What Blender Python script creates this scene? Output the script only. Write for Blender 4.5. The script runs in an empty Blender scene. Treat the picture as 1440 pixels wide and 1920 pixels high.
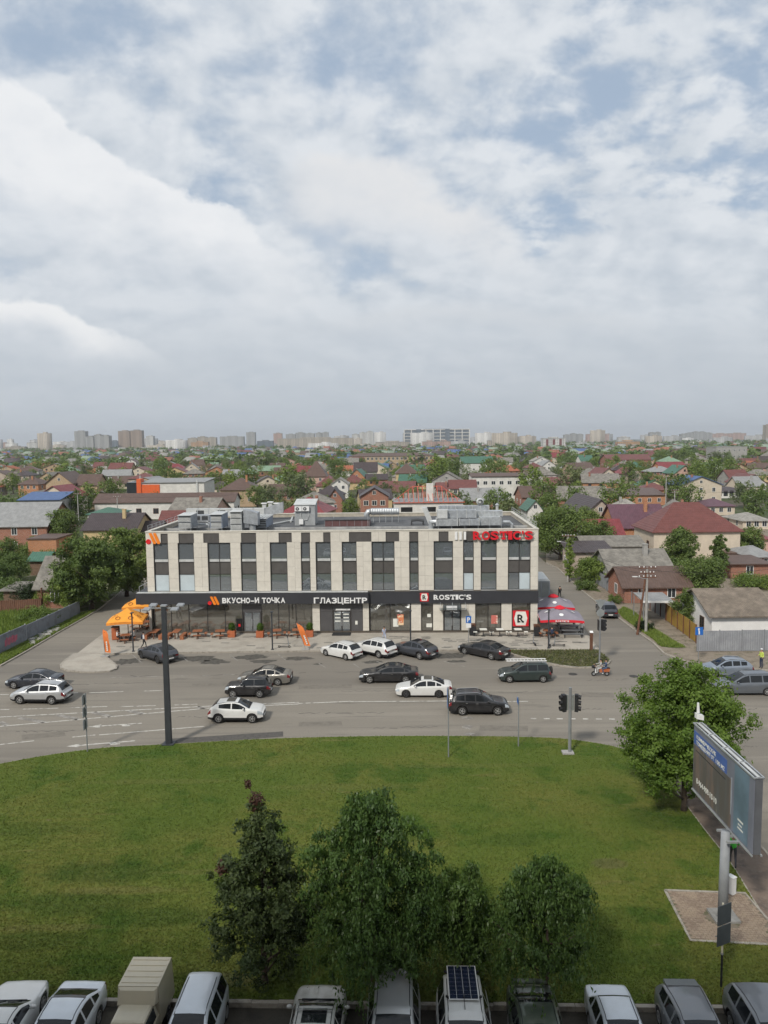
import bpy, math, random
import numpy as np
from mathutils import Vector, Matrix
rad = math.radians
random.seed(7); rng = np.random.default_rng(7)
scene = bpy.context.scene
col = scene.collection

# ------------------------------------------------------------------ camera
CAMH = 21.0
TH = math.atan((960 - 826) / 1440.0); RHO = 0.0115
AF = Vector((0, math.cos(TH), -math.sin(TH))); AU0 = Vector((0, math.sin(TH), math.cos(TH))); AR0 = Vector((1, 0, 0))
AR = AR0 * math.cos(RHO) - AU0 * math.sin(RHO); AU = AU0 * math.cos(RHO) + AR0 * math.sin(RHO)
CAM = Vector((0, 0, CAMH))
cd = bpy.data.cameras.new('camera'); co = bpy.data.objects.new('camera', cd); col.objects.link(co)
cd.sensor_fit = 'VERTICAL'; cd.sensor_height = 36.0; cd.sensor_width = 27.0; cd.lens = 27.0
cd.clip_start = 0.1; cd.clip_end = 60000
co.matrix_world = Matrix(((AR.x, AU.x, -AF.x, 0), (AR.y, AU.y, -AF.y, 0), (AR.z, AU.z, -AF.z, CAMH), (0, 0, 0, 1)))
scene.camera = co

def ray(u, v): return AF + AR * ((u - 720) / 1440.0) + AU * ((960 - v) / 1440.0)
def G(u, v, z=0.0):                      # the ground point seen at a place of the photograph
    d = ray(u, v); return CAM + d * ((z - CAMH) / d.z)
def PY(u, v, Y):                         # the point at distance Y
    d = ray(u, v); return CAM + d * (Y / d.y)
def proj(p):
    q = Vector(p) - CAM; w = q.dot(AF)
    return 720 + 1440 * q.dot(AR) / w, 960 - 1440 * q.dot(AU) / w

# ------------------------------------------------------------------ light
HAZE = 0.00012
SUN_EL = 42.0; SUN_AZ = (-0.50, -0.866)     # towards the sun: behind the viewer, from the left
sd = bpy.data.lights.new('sun', 'SUN'); sd.energy = 2.55; sd.angle = rad(7); sd.color = (1.0, 0.945, 0.86)
so = bpy.data.objects.new('sun', sd); col.objects.link(so)
sdir = Vector((SUN_AZ[0] * math.cos(rad(SUN_EL)), SUN_AZ[1] * math.cos(rad(SUN_EL)), math.sin(rad(SUN_EL))))
so.rotation_euler = sdir.to_track_quat('Z', 'Y').to_euler(); so.location = (-60, -100, 90)

class NV:                                  # little wrapper: arithmetic on node sockets
    tree = None
    def __init__(s, sock): s.s = sock
    @staticmethod
    def m(op, *a, clamp=False):
        n = NV.tree.nodes.new('ShaderNodeMath'); n.operation = op; n.use_clamp = clamp
        for i, x in enumerate(a):
            if isinstance(x, NV): NV.tree.links.new(x.s, n.inputs[i])
            else: n.inputs[i].default_value = x
        return NV(n.outputs[0])
    def __add__(s, o): return NV.m('ADD', s, o)
    __radd__ = __add__
    def __sub__(s, o): return NV.m('SUBTRACT', s, o)
    def __rsub__(s, o): return NV.m('SUBTRACT', o, s)
    def __mul__(s, o): return NV.m('MULTIPLY', s, o)
    __rmul__ = __mul__
    def __truediv__(s, o): return NV.m('DIVIDE', s, o)
    def sm(s, a, b, lo=0.0, hi=1.0):
        n = NV.tree.nodes.new('ShaderNodeMapRange'); n.interpolation_type = 'SMOOTHSTEP'
        NV.tree.links.new(s.s, n.inputs[0])
        for i, x in enumerate((a, b, lo, hi)): n.inputs[i + 1].default_value = x
        return NV(n.outputs[0])
def nmix(tree, fac, a, b, mode='MIX'):
    n = tree.nodes.new('ShaderNodeMix'); n.data_type = 'RGBA'; n.blend_type = mode
    for sock, x in ((n.inputs[0], fac), (n.inputs[6], a), (n.inputs[7], b)):
        if isinstance(x, NV): tree.links.new(x.s, sock)
        elif hasattr(x, 'is_linked'): tree.links.new(x, sock)
        elif isinstance(x, (int, float)): sock.default_value = x
        else: sock.default_value = (*x[:3], 1)
    return n.outputs[2]
def nnoise(tree, vec, scale, detail=6, rough=.55, dist=0.0, w=None):
    n = tree.nodes.new('ShaderNodeTexNoise')
    n.inputs['Scale'].default_value = scale; n.inputs['Detail'].default_value = detail
    n.inputs['Roughness'].default_value = rough; n.inputs['Distortion'].default_value = dist
    if vec is not None: tree.links.new(vec, n.inputs['Vector'])
    return NV(n.outputs['Fac'])
def ncomb(tree, x, y, z):
    n = tree.nodes.new('ShaderNodeCombineXYZ')
    for i, a in enumerate((x, y, z)):
        if isinstance(a, NV): tree.links.new(a.s, n.inputs[i])
        else: n.inputs[i].default_value = a
    return n.outputs[0]

world = bpy.data.worlds.new('World'); scene.world = world; world.use_nodes = True
wt = world.node_tree; wt.nodes.clear(); NV.tree = wt
SKY_STRENGTH = 0.10; SKY_GAIN = 0.80
bg = wt.nodes.new('ShaderNodeBackground'); bg.inputs[1].default_value = SKY_STRENGTH
wo = wt.nodes.new('ShaderNodeOutputWorld'); wt.links.new(bg.outputs[0], wo.inputs[0])
sky = wt.nodes.new('ShaderNodeTexSky'); sky.sky_type = 'NISHITA'; sky.sun_disc = False
sky.sun_elevation = rad(SUN_EL); sky.sun_rotation = math.atan2(SUN_AZ[0], SUN_AZ[1])
sky.air_density = 1.1; sky.dust_density = 1.6; sky.ozone_density = 1.0; sky.altitude = 40
tc = wt.nodes.new('ShaderNodeTexCoord'); sx = wt.nodes.new('ShaderNodeSeparateXYZ'); wt.links.new(tc.outputs['Generated'], sx.inputs[0])
dx, dy, dz = (NV(sx.outputs[i]) for i in range(3))
zz = NV.m('MAXIMUM', dz, 0.0)
# the cloud deck, flat and overhead, seen in perspective
q = zz + 0.42
cx = dx / q; cy = dy / q
vec = ncomb(wt, cx, cy, 0.0)
vec2 = ncomb(wt, cx + 0.028, cy - 0.04, 0.0)
big = nnoise(wt, ncomb(wt, cx + 2.1, cy + 4.7, 0.4), 2.1, 2, .5, 0.3)
n1 = nnoise(wt, vec, 5.4, 6, .55, 0.2); n1b = nnoise(wt, vec2, 5.4, 4, .55, 0.2)
n2 = nnoise(wt, ncomb(wt, cx + 9, cy * 1.2, 2.0), 17.0, 4, .55, 0.2)
rightside = dx.sm(-0.05, 0.30, 0.10, 0.30)
dens = n1 * 0.50 + big * 0.34 + n2 * rightside + (0.30 - rightside) * 0.5
cover = (dens + zz.sm(0.05, 0.42, 0.07, 0.0)).sm(0.455, 0.59)
shade = NV.m('ADD', (n1 - n1b) * 3.4 + (n2 - 0.5) * 1.1, 0.60, clamp=True)
K = SKY_GAIN / SKY_STRENGTH
ccol = nmix(wt, shade, (0.56 * K, 0.62 * K, 0.69 * K), (0.775 * K, 0.81 * K, 0.85 * K))
bluesky = nmix(wt, 0.85, sky.outputs[0], (0.41 * K, 0.505 * K, 0.635 * K))
c1 = nmix(wt, cover * 0.95, bluesky, ccol)
# heaped clouds: a crisp lit top, fading into the deck below; laid out by bearing and elevation
az = NV.m('ARCTAN2', dx, dy); el = NV.m('ARCSINE', dz)
wv = ncomb(wt, az, el * 1.4, 0.3)
wn = nnoise(wt, wv, 7.0, 6, .55) - 0.5; bn = nnoise(wt, wv, 15.0, 4, .6) - 0.5
def bank(prev, a0, e0, slope, curve, left, right, fade, amp, bright, crisp=.016, strength=1.0):
    da = az - a0
    t = (da * slope + e0) - da * da * curve + wn * amp - el
    msk = t.sm(0.0, crisp) * t.sm(fade, fade * 0.10) * da.sm(-left, -left * 0.4) * da.sm(right, right * 0.45) * strength
    body = t.sm(fade * .15, fade) + bn * 0.7
    colr = nmix(wt, NV.m('ADD', body, 0.0, clamp=True), tuple(b_ * K for b_ in bright), (0.63 * K, 0.68 * K, 0.745 * K))
    return nmix(wt, msk, prev, colr)
c1 = bank(c1, -0.36, 0.345, -0.30, 0.45, 0.9, 0.34, 0.21, 0.30, (0.88, 0.895, 0.915), .022, .95)
c1 = bank(c1, 0.00, 0.345, -0.10, 2.2, 0.15, 0.22, 0.15, 0.14, (0.80, 0.81, 0.825), .03)
c1 = bank(c1, 0.17, 0.178, -0.06, 0.5, 0.35, 0.20, 0.07, 0.06, (0.72, 0.745, 0.775), .02, .75)
# grey layer low down towards the horizon
vn = nnoise(wt, ncomb(wt, az * 1.3, el * 6.0, 0.0), 2.6, 4, .55) - 0.5
veil = (zz + vn * 0.14).sm(0.27, 0.03, 0.0, 0.86)
vcol = nmix(wt, (zz + vn * .1).sm(0.0, 0.24), (0.52 * K, 0.57 * K, 0.625 * K), (0.63 * K, 0.68 * K, 0.735 * K))
c2 = nmix(wt, veil, c1, vcol)
c2 = bank(c2, -0.47, 0.178, -0.10, 0.9, 0.6, 0.22, 0.085, 0.13, (0.90, 0.91, 0.92), .010, .95)
world.cycles.sampling_method = 'MANUAL'; world.cycles.sample_map_resolution = 256
wt.links.new(c2, bg.inputs[0])

vs = scene.view_settings; vs.view_transform = 'Standard'; vs.look = 'None'; vs.exposure = 0.30; vs.gamma = 1.0; vs.use_curve_mapping = False
scene.cycles.use_denoising = True
try: scene.cycles.denoiser = 'OPENIMAGEDENOISE'
except Exception: pass
scene.cycles.max_bounces = 6; scene.cycles.diffuse_bounces = 3; scene.cycles.glossy_bounces = 3
scene.cycles.transmission_bounces = 4; scene.cycles.transparent_max_bounces = 12; scene.cycles.volume_bounces = 0
scene.cycles.caustics_reflective = False; scene.cycles.caustics_refractive = False
scene.cycles.use_adaptive_sampling = True; scene.cycles.adaptive_threshold = 0.02

# ------------------------------------------------------------------ materials
MATS = {}
def newmat(name):
    m = bpy.data.materials.new(name); m.use_nodes = True
    return m, m.node_tree, m.node_tree.nodes['Principled BSDF']
def lin(c): return tuple(((x / 255.0) / 12.92 if x / 255.0 <= .04045 else ((x / 255.0 + .055) / 1.055) ** 2.4) for x in c)
def mat(name, c, rough=.75, metal=0.0, var=.14, scale=1.6, bump=0.0, spec=.35, coat=0.0, bscale=None, tint=None, obj_var=0.0):
    """plain paint / plaster / plastic with uneven tone"""
    if name in MATS: return MATS[name]
    m, t, b = newmat(name); NV.tree = t
    b.inputs['Roughness'].default_value = rough; b.inputs['Metallic'].default_value = metal
    b.inputs['Specular IOR Level'].default_value = spec; b.inputs['Coat Weight'].default_value = coat; b.inputs['Coat Roughness'].default_value = 0.05
    if var > 0:
        g = t.nodes.new('ShaderNodeNewGeometry')
        n = nnoise(t, g.outputs['Position'], scale, 6, .62)
        d = tuple(x * (1 - var) for x in c); u = tuple(min(1, x * (1 + var)) for x in (tint or c))
        cc = nmix(t, n.sm(.3, .7), d, u)
        if obj_var:
            oi = t.nodes.new('ShaderNodeObjectInfo'); r = NV(oi.outputs['Random'])
            cc = nmix(t, 1.0, cc, nmix(t, r, (1 - obj_var,) * 3, (1 + obj_var * .4,) * 3), 'MULTIPLY')
        t.links.new(cc, b.inputs['Base Color'])
    else: b.inputs['Base Color'].default_value = (*c, 1)
    if bump:
        g = t.nodes.new('ShaderNodeNewGeometry'); n = nnoise(t, g.outputs['Position'], bscale or scale * 12, 4, .6)
        bp = t.nodes.new('ShaderNodeBump'); bp.inputs['Strength'].default_value = bump; bp.inputs['Distance'].default_value = .03
        t.links.new(n.s, bp.inputs['Height']); t.links.new(bp.outputs[0], b.inputs['Normal'])
    MATS[name] = m; return m
def ribbed(name, c, pitch=.2, axis='X', rough=.55, metal=0.0, depth=.35, var=.15, dirt=.5, cross=None):
    """sheet metal, slate or roof tiles: ribs across one object axis"""
    if name in MATS: return MATS[name]
    m, t, b = newmat(name); NV.tree = t
    b.inputs['Roughness'].default_value = rough; b.inputs['Metallic'].default_value = metal; b.inputs['Specular IOR Level'].default_value = .3
    o = t.nodes.new('ShaderNodeTexCoord'); s = t.nodes.new('ShaderNodeSeparateXYZ'); t.links.new(o.outputs['Object'], s.inputs[0])
    ax = {'X': NV(s.outputs[0]), 'Y': NV(s.outputs[1]), 'Z': NV(s.outputs[2]), 'XY': NV(s.outputs[0]) + NV(s.outputs[1])}[axis]
    w = NV.m('SINE', ax * (2 * math.pi / pitch))
    g = t.nodes.new('ShaderNodeNewGeometry')
    n = nnoise(t, g.outputs['Position'], 1.1, 7, .65); n3 = nnoise(t, g.outputs['Position'], 9, 4, .6)
    cc = nmix(t, n.sm(.3, .72), tuple(x * (1 - var) for x in c), tuple(min(1, x * (1 + var)) for x in c))
    cc = nmix(t, (n3.sm(.55, .75)) * dirt * .35, cc, tuple(x * .55 for x in c))
    if cross:
        w2 = NV.m('SINE', NV(s.outputs[2]) * (2 * math.pi / cross)); w = w * .6 + w2 * .6
    t.links.new(cc, b.inputs['Base Color'])
    bp = t.nodes.new('ShaderNodeBump'); bp.inputs['Strength'].default_value = depth; bp.inputs['Distance'].default_value = .04
    t.links.new(w.s, bp.inputs['Height']); t.links.new(bp.outputs[0], b.inputs['Normal'])
    MATS[name] = m; return m
def brickmat(name, c, mortar, sc=1.0):
    if name in MATS: return MATS[name]
    m, t, b = newmat(name); NV.tree = t; b.inputs['Roughness'].default_value = .9; b.inputs['Specular IOR Level'].default_value = .2
    o = t.nodes.new('ShaderNodeTexCoord'); s = t.nodes.new('ShaderNodeSeparateXYZ'); t.links.new(o.outputs['Object'], s.inputs[0])
    v = ncomb(t, NV(s.outputs[0]) + NV(s.outputs[1]), NV(s.outputs[2]), 0.0)
    br = t.nodes.new('ShaderNodeTexBrick'); t.links.new(v, br.inputs['Vector'])
    br.inputs['Scale'].default_value = 1.0; br.inputs['Brick Width'].default_value = .26 * sc; br.inputs['Row Height'].default_value = .08 * sc
    br.inputs['Mortar Size'].default_value = .008 * sc
    br.inputs['Color1'].default_value = (*[x * .85 for x in c], 1); br.inputs['Color2'].default_value = (*[min(1, x * 1.18) for x in c], 1); br.inputs['Mortar'].default_value = (*mortar, 1)
    g = t.nodes.new('ShaderNodeNewGeometry'); n = nnoise(t, g.outputs['Position'], .9, 6, .6)
    t.links.new(nmix(t, 1.0, br.outputs[0], nmix(t, n, (.75,) * 3, (1.2,) * 3), 'MULTIPLY'), b.inputs['Base Color'])
    MATS[name] = m; return m
def glassmat(name, tint=(.5, .55, .55), refl=.35, rough=.02, film=0.0, lightc=(.26, .28, .29)):
    """window glass: mirror-like at a glance, tinted see-through beneath"""
    if name in MATS: return MATS[name]
    m = bpy.data.materials.new(name); m.use_nodes = True; t = m.node_tree; t.nodes.clear(); NV.tree = t
    out = t.nodes.new('ShaderNodeOutputMaterial'); mx = t.nodes.new('ShaderNodeMixShader')
    tr = t.nodes.new('ShaderNodeBsdfTransparent'); tr.inputs[0].default_value = (*tint, 1)
    gl = t.nodes.new('ShaderNodeBsdfGlossy'); gl.inputs['Roughness'].default_value = rough; gl.inputs[0].default_value = (.92, .95, .97, 1)
    fr = t.nodes.new('ShaderNodeFresnel'); fr.inputs[0].default_value = 1.5
    f = NV(fr.outputs[0]) * (1 - refl) + refl
    if film:  # film: flat colour standing in for reflected sky and indoor light
        df = t.nodes.new('ShaderNodeBsdfDiffuse'); df.inputs[0].default_value = (*lightc, 1); m2 = t.nodes.new('ShaderNodeMixShader'); m2.inputs[0].default_value = film
        t.links.new(tr.outputs[0], m2.inputs[1]); t.links.new(df.outputs[0], m2.inputs[2]); tr = m2
    t.links.new(f.s, mx.inputs[0]); t.links.new(tr.outputs[0], mx.inputs[1]); t.links.new(gl.outputs[0], mx.inputs[2]); t.links.new(mx.outputs[0], out.inputs[0])
    MATS[name] = m; return m
def darkglass(name, c=(.015, .018, .02), rough=.04, spec=.6):
    if name in MATS: return MATS[name]
    m, t, b = newmat(name); b.inputs['Base Color'].default_value = (*c, 1); b.inputs['Roughness'].default_value = rough; b.inputs['Specular IOR Level'].default_value = spec
    MATS[name] = m; return m
def paintmat(name, c, metal=.0, rough=.32, dirt=.12):
    """car paint: base, clear coat, a film of dust"""
    if name in MATS: return MATS[name]
    m, t, b = newmat(name); NV.tree = t
    b.inputs['Metallic'].default_value = metal; b.inputs['Coat Weight'].default_value = .6; b.inputs['Coat Roughness'].default_value = .06
    g = t.nodes.new('ShaderNodeNewGeometry'); n = nnoise(t, g.outputs['Position'], 2.2, 6, .65)
    t.links.new(nmix(t, n.sm(.35, .75) * dirt * (.4 if max(c) < .1 else 1.0), c, (.30, .27, .23)), b.inputs['Base Color'])
    t.links.new((n * .2 + (rough - .1)).s, b.inputs['Roughness'])
    MATS[name] = m; return m
def leafmat(name, dark, light, trans=.28, rough=.55):
    if name in MATS: return MATS[name]
    m = bpy.data.materials.new(name); m.use_nodes = True; t = m.node_tree; b = t.nodes['Principled BSDF']; NV.tree = t
    at = t.nodes.new('ShaderNodeAttribute'); at.attribute_name = 'tint'
    oi = t.nodes.new('ShaderNodeObjectInfo')
    cc = nmix(t, NV(at.outputs['Fac']), dark, light)
    cc = nmix(t, 1.0, cc, nmix(t, NV(oi.outputs['Random']), (.78, .82, .8), (1.15, 1.08, 1.0)), 'MULTIPLY')
    t.links.new(cc, b.inputs['Base Color']); b.inputs['Roughness'].default_value = rough; b.inputs['Specular IOR Level'].default_value = .25
    tl = t.nodes.new('ShaderNodeBsdfTranslucent'); t.links.new(nmix(t, 1.0, cc, (1.15, 1.2, .6), 'MULTIPLY'), tl.inputs[0])
    mx = t.nodes.new('ShaderNodeMixShader'); mx.inputs[0].default_value = trans
    out = [n for n in t.nodes if n.type == 'OUTPUT_MATERIAL'][0]
    t.links.new(b.outputs[0], mx.inputs[1]); t.links.new(tl.outputs[0], mx.inputs[2]); t.links.new(mx.outputs[0], out.inputs[0])
    MATS[name] = m; return m

# ------------------------------------------------------------------ mesh helpers
class MB:
    def __init__(s): s.v = []; s.f = []; s.mi = []; s.cur = 0
    def add(s, vs, fs):
        o = len(s.v); s.v += [tuple(v) for v in vs]
        for f in fs: s.f.append(tuple(o + i for i in f)); s.mi.append(s.cur)
        return s
    def m(s, i): s.cur = i; return s
    def box(s, x0, x1, y0, y1, z0, z1):
        return s.add([(x0, y0, z0), (x1, y0, z0), (x1, y1, z0), (x0, y1, z0), (x0, y0, z1), (x1, y0, z1), (x1, y1, z1), (x0, y1, z1)],
                     [(0, 3, 2, 1), (4, 5, 6, 7), (0, 1, 5, 4), (1, 2, 6, 5), (2, 3, 7, 6), (3, 0, 4, 7)])
    def hexa(s, p): return s.add(p, [(0, 3, 2, 1), (4, 5, 6, 7), (0, 1, 5, 4), (1, 2, 6, 5), (2, 3, 7, 6), (3, 0, 4, 7)])
    def bar(s, a, b, w, h=None, up=(0, 0, 1)):
        a, b = Vector(a), Vector(b); h = h or w; d = (b - a).normalized(); u = Vector(up)
        if abs(d.dot(u)) > .98: u = Vector((1, 0, 0))
        x = d.cross(u).normalized() * w / 2; y = x.cross(d).normalized() * h / 2
        return s.hexa([a - x - y, a + x - y, b + x - y, b - x - y, a - x + y, a + x + y, b + x + y, b - x + y])
    def tube(s, pts, r, n=8, cap=True):
        pts = [Vector(p) for p in pts]; rs = r if isinstance(r, (list, tuple)) else [r] * len(pts); o = len(s.v)
        u = None
        for i, p in enumerate(pts):
            d = (pts[min(i + 1, len(pts) - 1)] - pts[max(i - 1, 0)]).normalized()
            if u is None: u = d.orthogonal().normalized()
            u = (u - d * u.dot(d)).normalized(); w = d.cross(u)
            for k in range(n):
                a = 2 * math.pi * k / n; s.v.append(tuple(p + (u * math.cos(a) + w * math.sin(a)) * rs[i]))
        for i in range(len(pts) - 1):
            for k in range(n):
                k2 = (k + 1) % n; s.f.append((o + i * n + k, o + i * n + k2, o + (i + 1) * n + k2, o + (i + 1) * n + k)); s.mi.append(s.cur)
        if cap:
            s.f.append(tuple(o + k for k in reversed(range(n)))); s.f.append(tuple(o + (len(pts) - 1) * n + k for k in range(n))); s.mi += [s.cur] * 2
        return s
    def lathe(s, prof, n=16, c=(0, 0, 0), axis='Z'):
        o = len(s.v)
        for r, z in prof:
            for k in range(n):
                a = 2 * math.pi * k / n; x, y = r * math.cos(a), r * math.sin(a)
                p = (x, y, z) if axis == 'Z' else (x, z, y)
                s.v.append((p[0] + c[0], p[1] + c[1], p[2] + c[2]))
        for i in range(len(prof) - 1):
            for k in range(n):
                k2 = (k + 1) % n; f = (o + i * n + k, o + i * n + k2, o + (i + 1) * n + k2, o + (i + 1) * n + k)
                s.f.append(f if axis == 'Z' else f[::-1]); s.mi.append(s.cur)
        return s
    def prism(s, poly, z0, z1):              # polygon in xy, counter-clockwise
        n = len(poly); o = len(s.v)
        s.v += [(p[0], p[1], z0) for p in poly] + [(p[0], p[1], z1) for p in poly]
        s.f.append(tuple(o + n + i for i in range(n))); s.f.append(tuple(o + i for i in reversed(range(n))))
        for i in range(n): s.f.append((o + i, o + (i + 1) % n, o + n + (i + 1) % n, o + n + i))
        s.mi += [s.cur] * (n + 2); return s
    def plate(s, poly, y0, y1):              # polygon in xz, thickness along y
        n = len(poly); o = len(s.v)
        s.v += [(p[0], y0, p[1]) for p in poly] + [(p[0], y1, p[1]) for p in poly]
        s.f.append(tuple(o + i for i in range(n))); s.f.append(tuple(o + n + i for i in reversed(range(n))))
        for i in range(n): s.f.append((o + (i + 1) % n, o + i, o + n + i, o + n + (i + 1) % n))
        s.mi += [s.cur] * (n + 2); return s
    def ball(s, c, rx, ry=None, rz=None, nu=12, nv=7):
        ry = ry or rx; rz = rz or rx; o = len(s.v)
        for j in range(nv + 1):
            t = math.pi * j / nv
            for i in range(nu):
                a = 2 * math.pi * i / nu; s.v.append((c[0] + rx * math.sin(t) * math.cos(a), c[1] + ry * math.sin(t) * math.sin(a), c[2] - rz * math.cos(t)))
        for j in range(nv):
            for i in range(nu):
                i2 = (i + 1) % nu; s.f.append((o + j * nu + i, o + j * nu + i2, o + (j + 1) * nu + i2, o + (j + 1) * nu + i)); s.mi.append(s.cur)
        return s
    def mesh(s, name, mats, smooth=False, bevel=0):
        me = bpy.data.meshes.new(name); me.from_pydata(s.v, [], s.f)
        for m_ in (mats if isinstance(mats, (list, tuple)) else [mats]): me.materials.append(m_)
        if any(s.mi): me.polygons.foreach_set('material_index', s.mi)
        if smooth: me.polygons.foreach_set('use_smooth', [True] * len(s.f))
        me.update(); return me
    def build(s, name, mats, parent=None, smooth=False, loc=None, rotz=0, **k):
        return link(name, s.mesh(name, mats, smooth), parent, loc, rotz)
def link(name, data, parent=None, loc=None, rotz=0, scale=None):
    o = bpy.data.objects.new(name, data); col.objects.link(o)
    if parent: o.parent = parent
    if loc is not None: o.location = loc
    if rotz: o.rotation_euler = (0, 0, rotz)
    if scale is not None: o.scale = scale
    return o
def tag(o, label=None, cat=None, group=None, kind=None):
    for k, x in (('label', label), ('category', cat), ('group', group), ('kind', kind)):
        if x: o[k] = x
    return o
def thing(name, label, cat, loc=(0, 0, 0), rotz=0, group=None):
    return tag(link(name, None, None, loc, rotz), label, cat, group)
def struct(o): o['kind'] = 'structure'; return o
def copy_tree(o, parent=None):
    c = o.copy(); col.objects.link(c)
    if parent is not None: c.parent = parent
    for ch in o.children: copy_tree(ch, c)
    return c
def npmesh(name, V, Fq, mats, tint=None, smooth=False):
    """numpy quads / triangles to a mesh"""
    me = bpy.data.meshes.new(name); nv = len(V); nf = len(Fq); k = Fq.shape[1]
    me.vertices.add(nv); me.vertices.foreach_set('co', np.ascontiguousarray(V, dtype=np.float32).ravel())
    me.loops.add(nf * k); me.loops.foreach_set('vertex_index', np.ascontiguousarray(Fq, dtype=np.int32).ravel())
    me.polygons.add(nf); me.polygons.foreach_set('loop_start', np.arange(0, nf * k, k, dtype=np.int32))
    for m_ in (mats if isinstance(mats, (list, tuple)) else [mats]): me.materials.append(m_)
    if tint is not None:
        a = me.attributes.new('tint', 'FLOAT', 'POINT'); a.data.foreach_set('value', np.ascontiguousarray(tint, dtype=np.float32))
    if smooth: me.polygons.foreach_set('use_smooth', np.ones(nf, dtype=bool))
    me.update(calc_edges=True); return me
FONTC = {}
def glyph(ch, size, depth, mats, off=.0):
    key = (ch, size, depth, mats.name, off)
    if key not in FONTC:
        c = bpy.data.curves.new('glyph', 'FONT'); c.body = ch; c.size = size; c.extrude = depth / 2; c.offset = off * size; c.align_x = 'CENTER'
        o = bpy.data.objects.new('glyph', c); col.objects.link(o)
        bpy.context.view_layer.update()
        me = bpy.data.meshes.new_from_object(o.evaluated_get(bpy.context.evaluated_depsgraph_get()))
        me.materials.clear(); me.materials.append(mats)
        bpy.data.objects.remove(o); FONTC[key] = me
    return FONTC[key]
def lettering(text, x0, x1, z0, height, y, mats, parent, depth=.08, off=.02, name='letter', wx=None, slab=False):
    """each letter a raised piece of its own, facing -y, filling x0..x1"""
    ws = [(wx or {}).get(ch, {' ': .5, "'": .35, 'I': .5, '-': .5, '—': .9, 'Ц': 1.05, 'Ж': 1.2, 'М': 1.15, 'M': 1.15, 'Ш': 1.2}.get(ch, 1.0)) for ch in text]
    u = (x1 - x0) / sum(ws); x = x0; out = []
    text = text.translate(str.maketrans('ВКСНОТАЕРМЗХ', 'BKCHOTAEPM3X'))
    for ch, w in zip(text, ws):
        if ch != ' ':
            me = glyph(ch, 1.0, depth, mats, off)
            xs = [v.co.x for v in me.vertices]; ys = [v.co.y for v in me.vertices]
            gw = max(xs) - min(xs); sy = height / .73; sxx = (u * w * .90) / gw if ch not in "'-—1" else min((u * w * .8) / gw, sy)
            o = link(name, me, parent, (x + u * w / 2 - sxx * (max(xs) + min(xs)) / 2, y, z0)); o.rotation_euler = (math.pi / 2, 0, 0); o.scale = (sxx, sy, 1); out.append(o)
            if slab and ch in 'RTI':
                b = MB(); cxm = u * w / 2
                if ch == 'R': cols_ = ((-.36, -.05), (.10, .42))
                else: cols_ = ((-.24, .24),)
                for a0, a1 in cols_: b.box(a0 * u, a1 * u, -depth / 2 - .004, depth / 2 + .004, 0, height * .17)
                if ch == 'I': b.box(-.24 * u, .24 * u, -depth / 2 - .004, depth / 2 + .004, height * .83, height)
                if ch == 'R': b.box(-.36 * u, -.1 * u, -depth / 2 - .004, depth / 2 + .004, height * .83, height)
                if ch == 'T':
                    b.box(-.44 * u, -.32 * u, -depth / 2 - .004, depth / 2 + .004, height * .60, height); b.box(.32 * u, .44 * u, -depth / 2 - .004, depth / 2 + .004, height * .60, height)
                b.build('serif', mats, parent, loc=(x + cxm, y, z0))
        x += u * w
    return out
# ------------------------------------------------------------------ ground materials
def groundmat(name, layers, rough=.95, bump=.3, bscale=14, dist=.03, spots=()):
    """layers: (colour, noise scale, lo, hi, detail) painted one over another by uneven noise; the first is the base"""
    if name in MATS: return MATS[name]
    m, t, b = newmat(name); NV.tree = t; b.inputs['Roughness'].default_value = rough; b.inputs['Specular IOR Level'].default_value = .25
    g = t.nodes.new('ShaderNodeNewGeometry'); P = g.outputs['Position']; cur = layers[0][0]
    for i, (c, sc, lo, hi, det, *am) in enumerate(layers[1:]):
        mp = t.nodes.new('ShaderNodeMapping'); mp.inputs['Location'].default_value = (i * 17.3, i * 5.1, i * 3.0)
        if len(am) > 1: mp.inputs['Scale'].default_value = am[1]
        t.links.new(P, mp.inputs['Vector'])
        n = nnoise(t, mp.outputs[0], sc, det, .6, .2)
        cur = nmix(t, n.sm(lo, hi) * (am[0] if am else 1.0), cur, c)
    if spots:                            # patches of their own shape: longer grass, shade painted under the maple, trodden and dried spots
        sp_ = t.nodes.new('ShaderNodeSeparateXYZ'); t.links.new(P, sp_.inputs[0]); wob = nnoise(t, P, .9, 5, .6) - .5; wob2 = nnoise(t, P, 5.0, 3, .6) - .5
        for (x, y, rx, ry, c, am) in spots:
            ex = (NV(sp_.outputs[0]) - x) / rx; ey = (NV(sp_.outputs[1]) - y) / ry; r2 = ex * ex + ey * ey + wob * 1.6 + wob2 * .9
            cur = nmix(t, r2.sm(1.25, .35) * (am * .65), cur, c)
    if isinstance(cur, tuple): b.inputs['Base Color'].default_value = (*cur, 1)
    else: t.links.new(cur, b.inputs['Base Color'])
    if bump:
        n = nnoise(t, P, bscale, 6, .65); bp = t.nodes.new('ShaderNodeBump'); bp.inputs['Strength'].default_value = bump; bp.inputs['Distance'].default_value = dist
        t.links.new(n.s, bp.inputs['Height']); t.links.new(bp.outputs[0], b.inputs['Normal'])
    MATS[name] = m; return m
M_town = groundmat('town soil', [((.10, .085, .06),), ((.055, .075, .025), .035, .42, .58, 5), ((.17, .15, .12), .06, .6, .68, 4), ((.04, .06, .02), .3, .45, .7, 5, .6)], bump=.2, bscale=.5)
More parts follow.
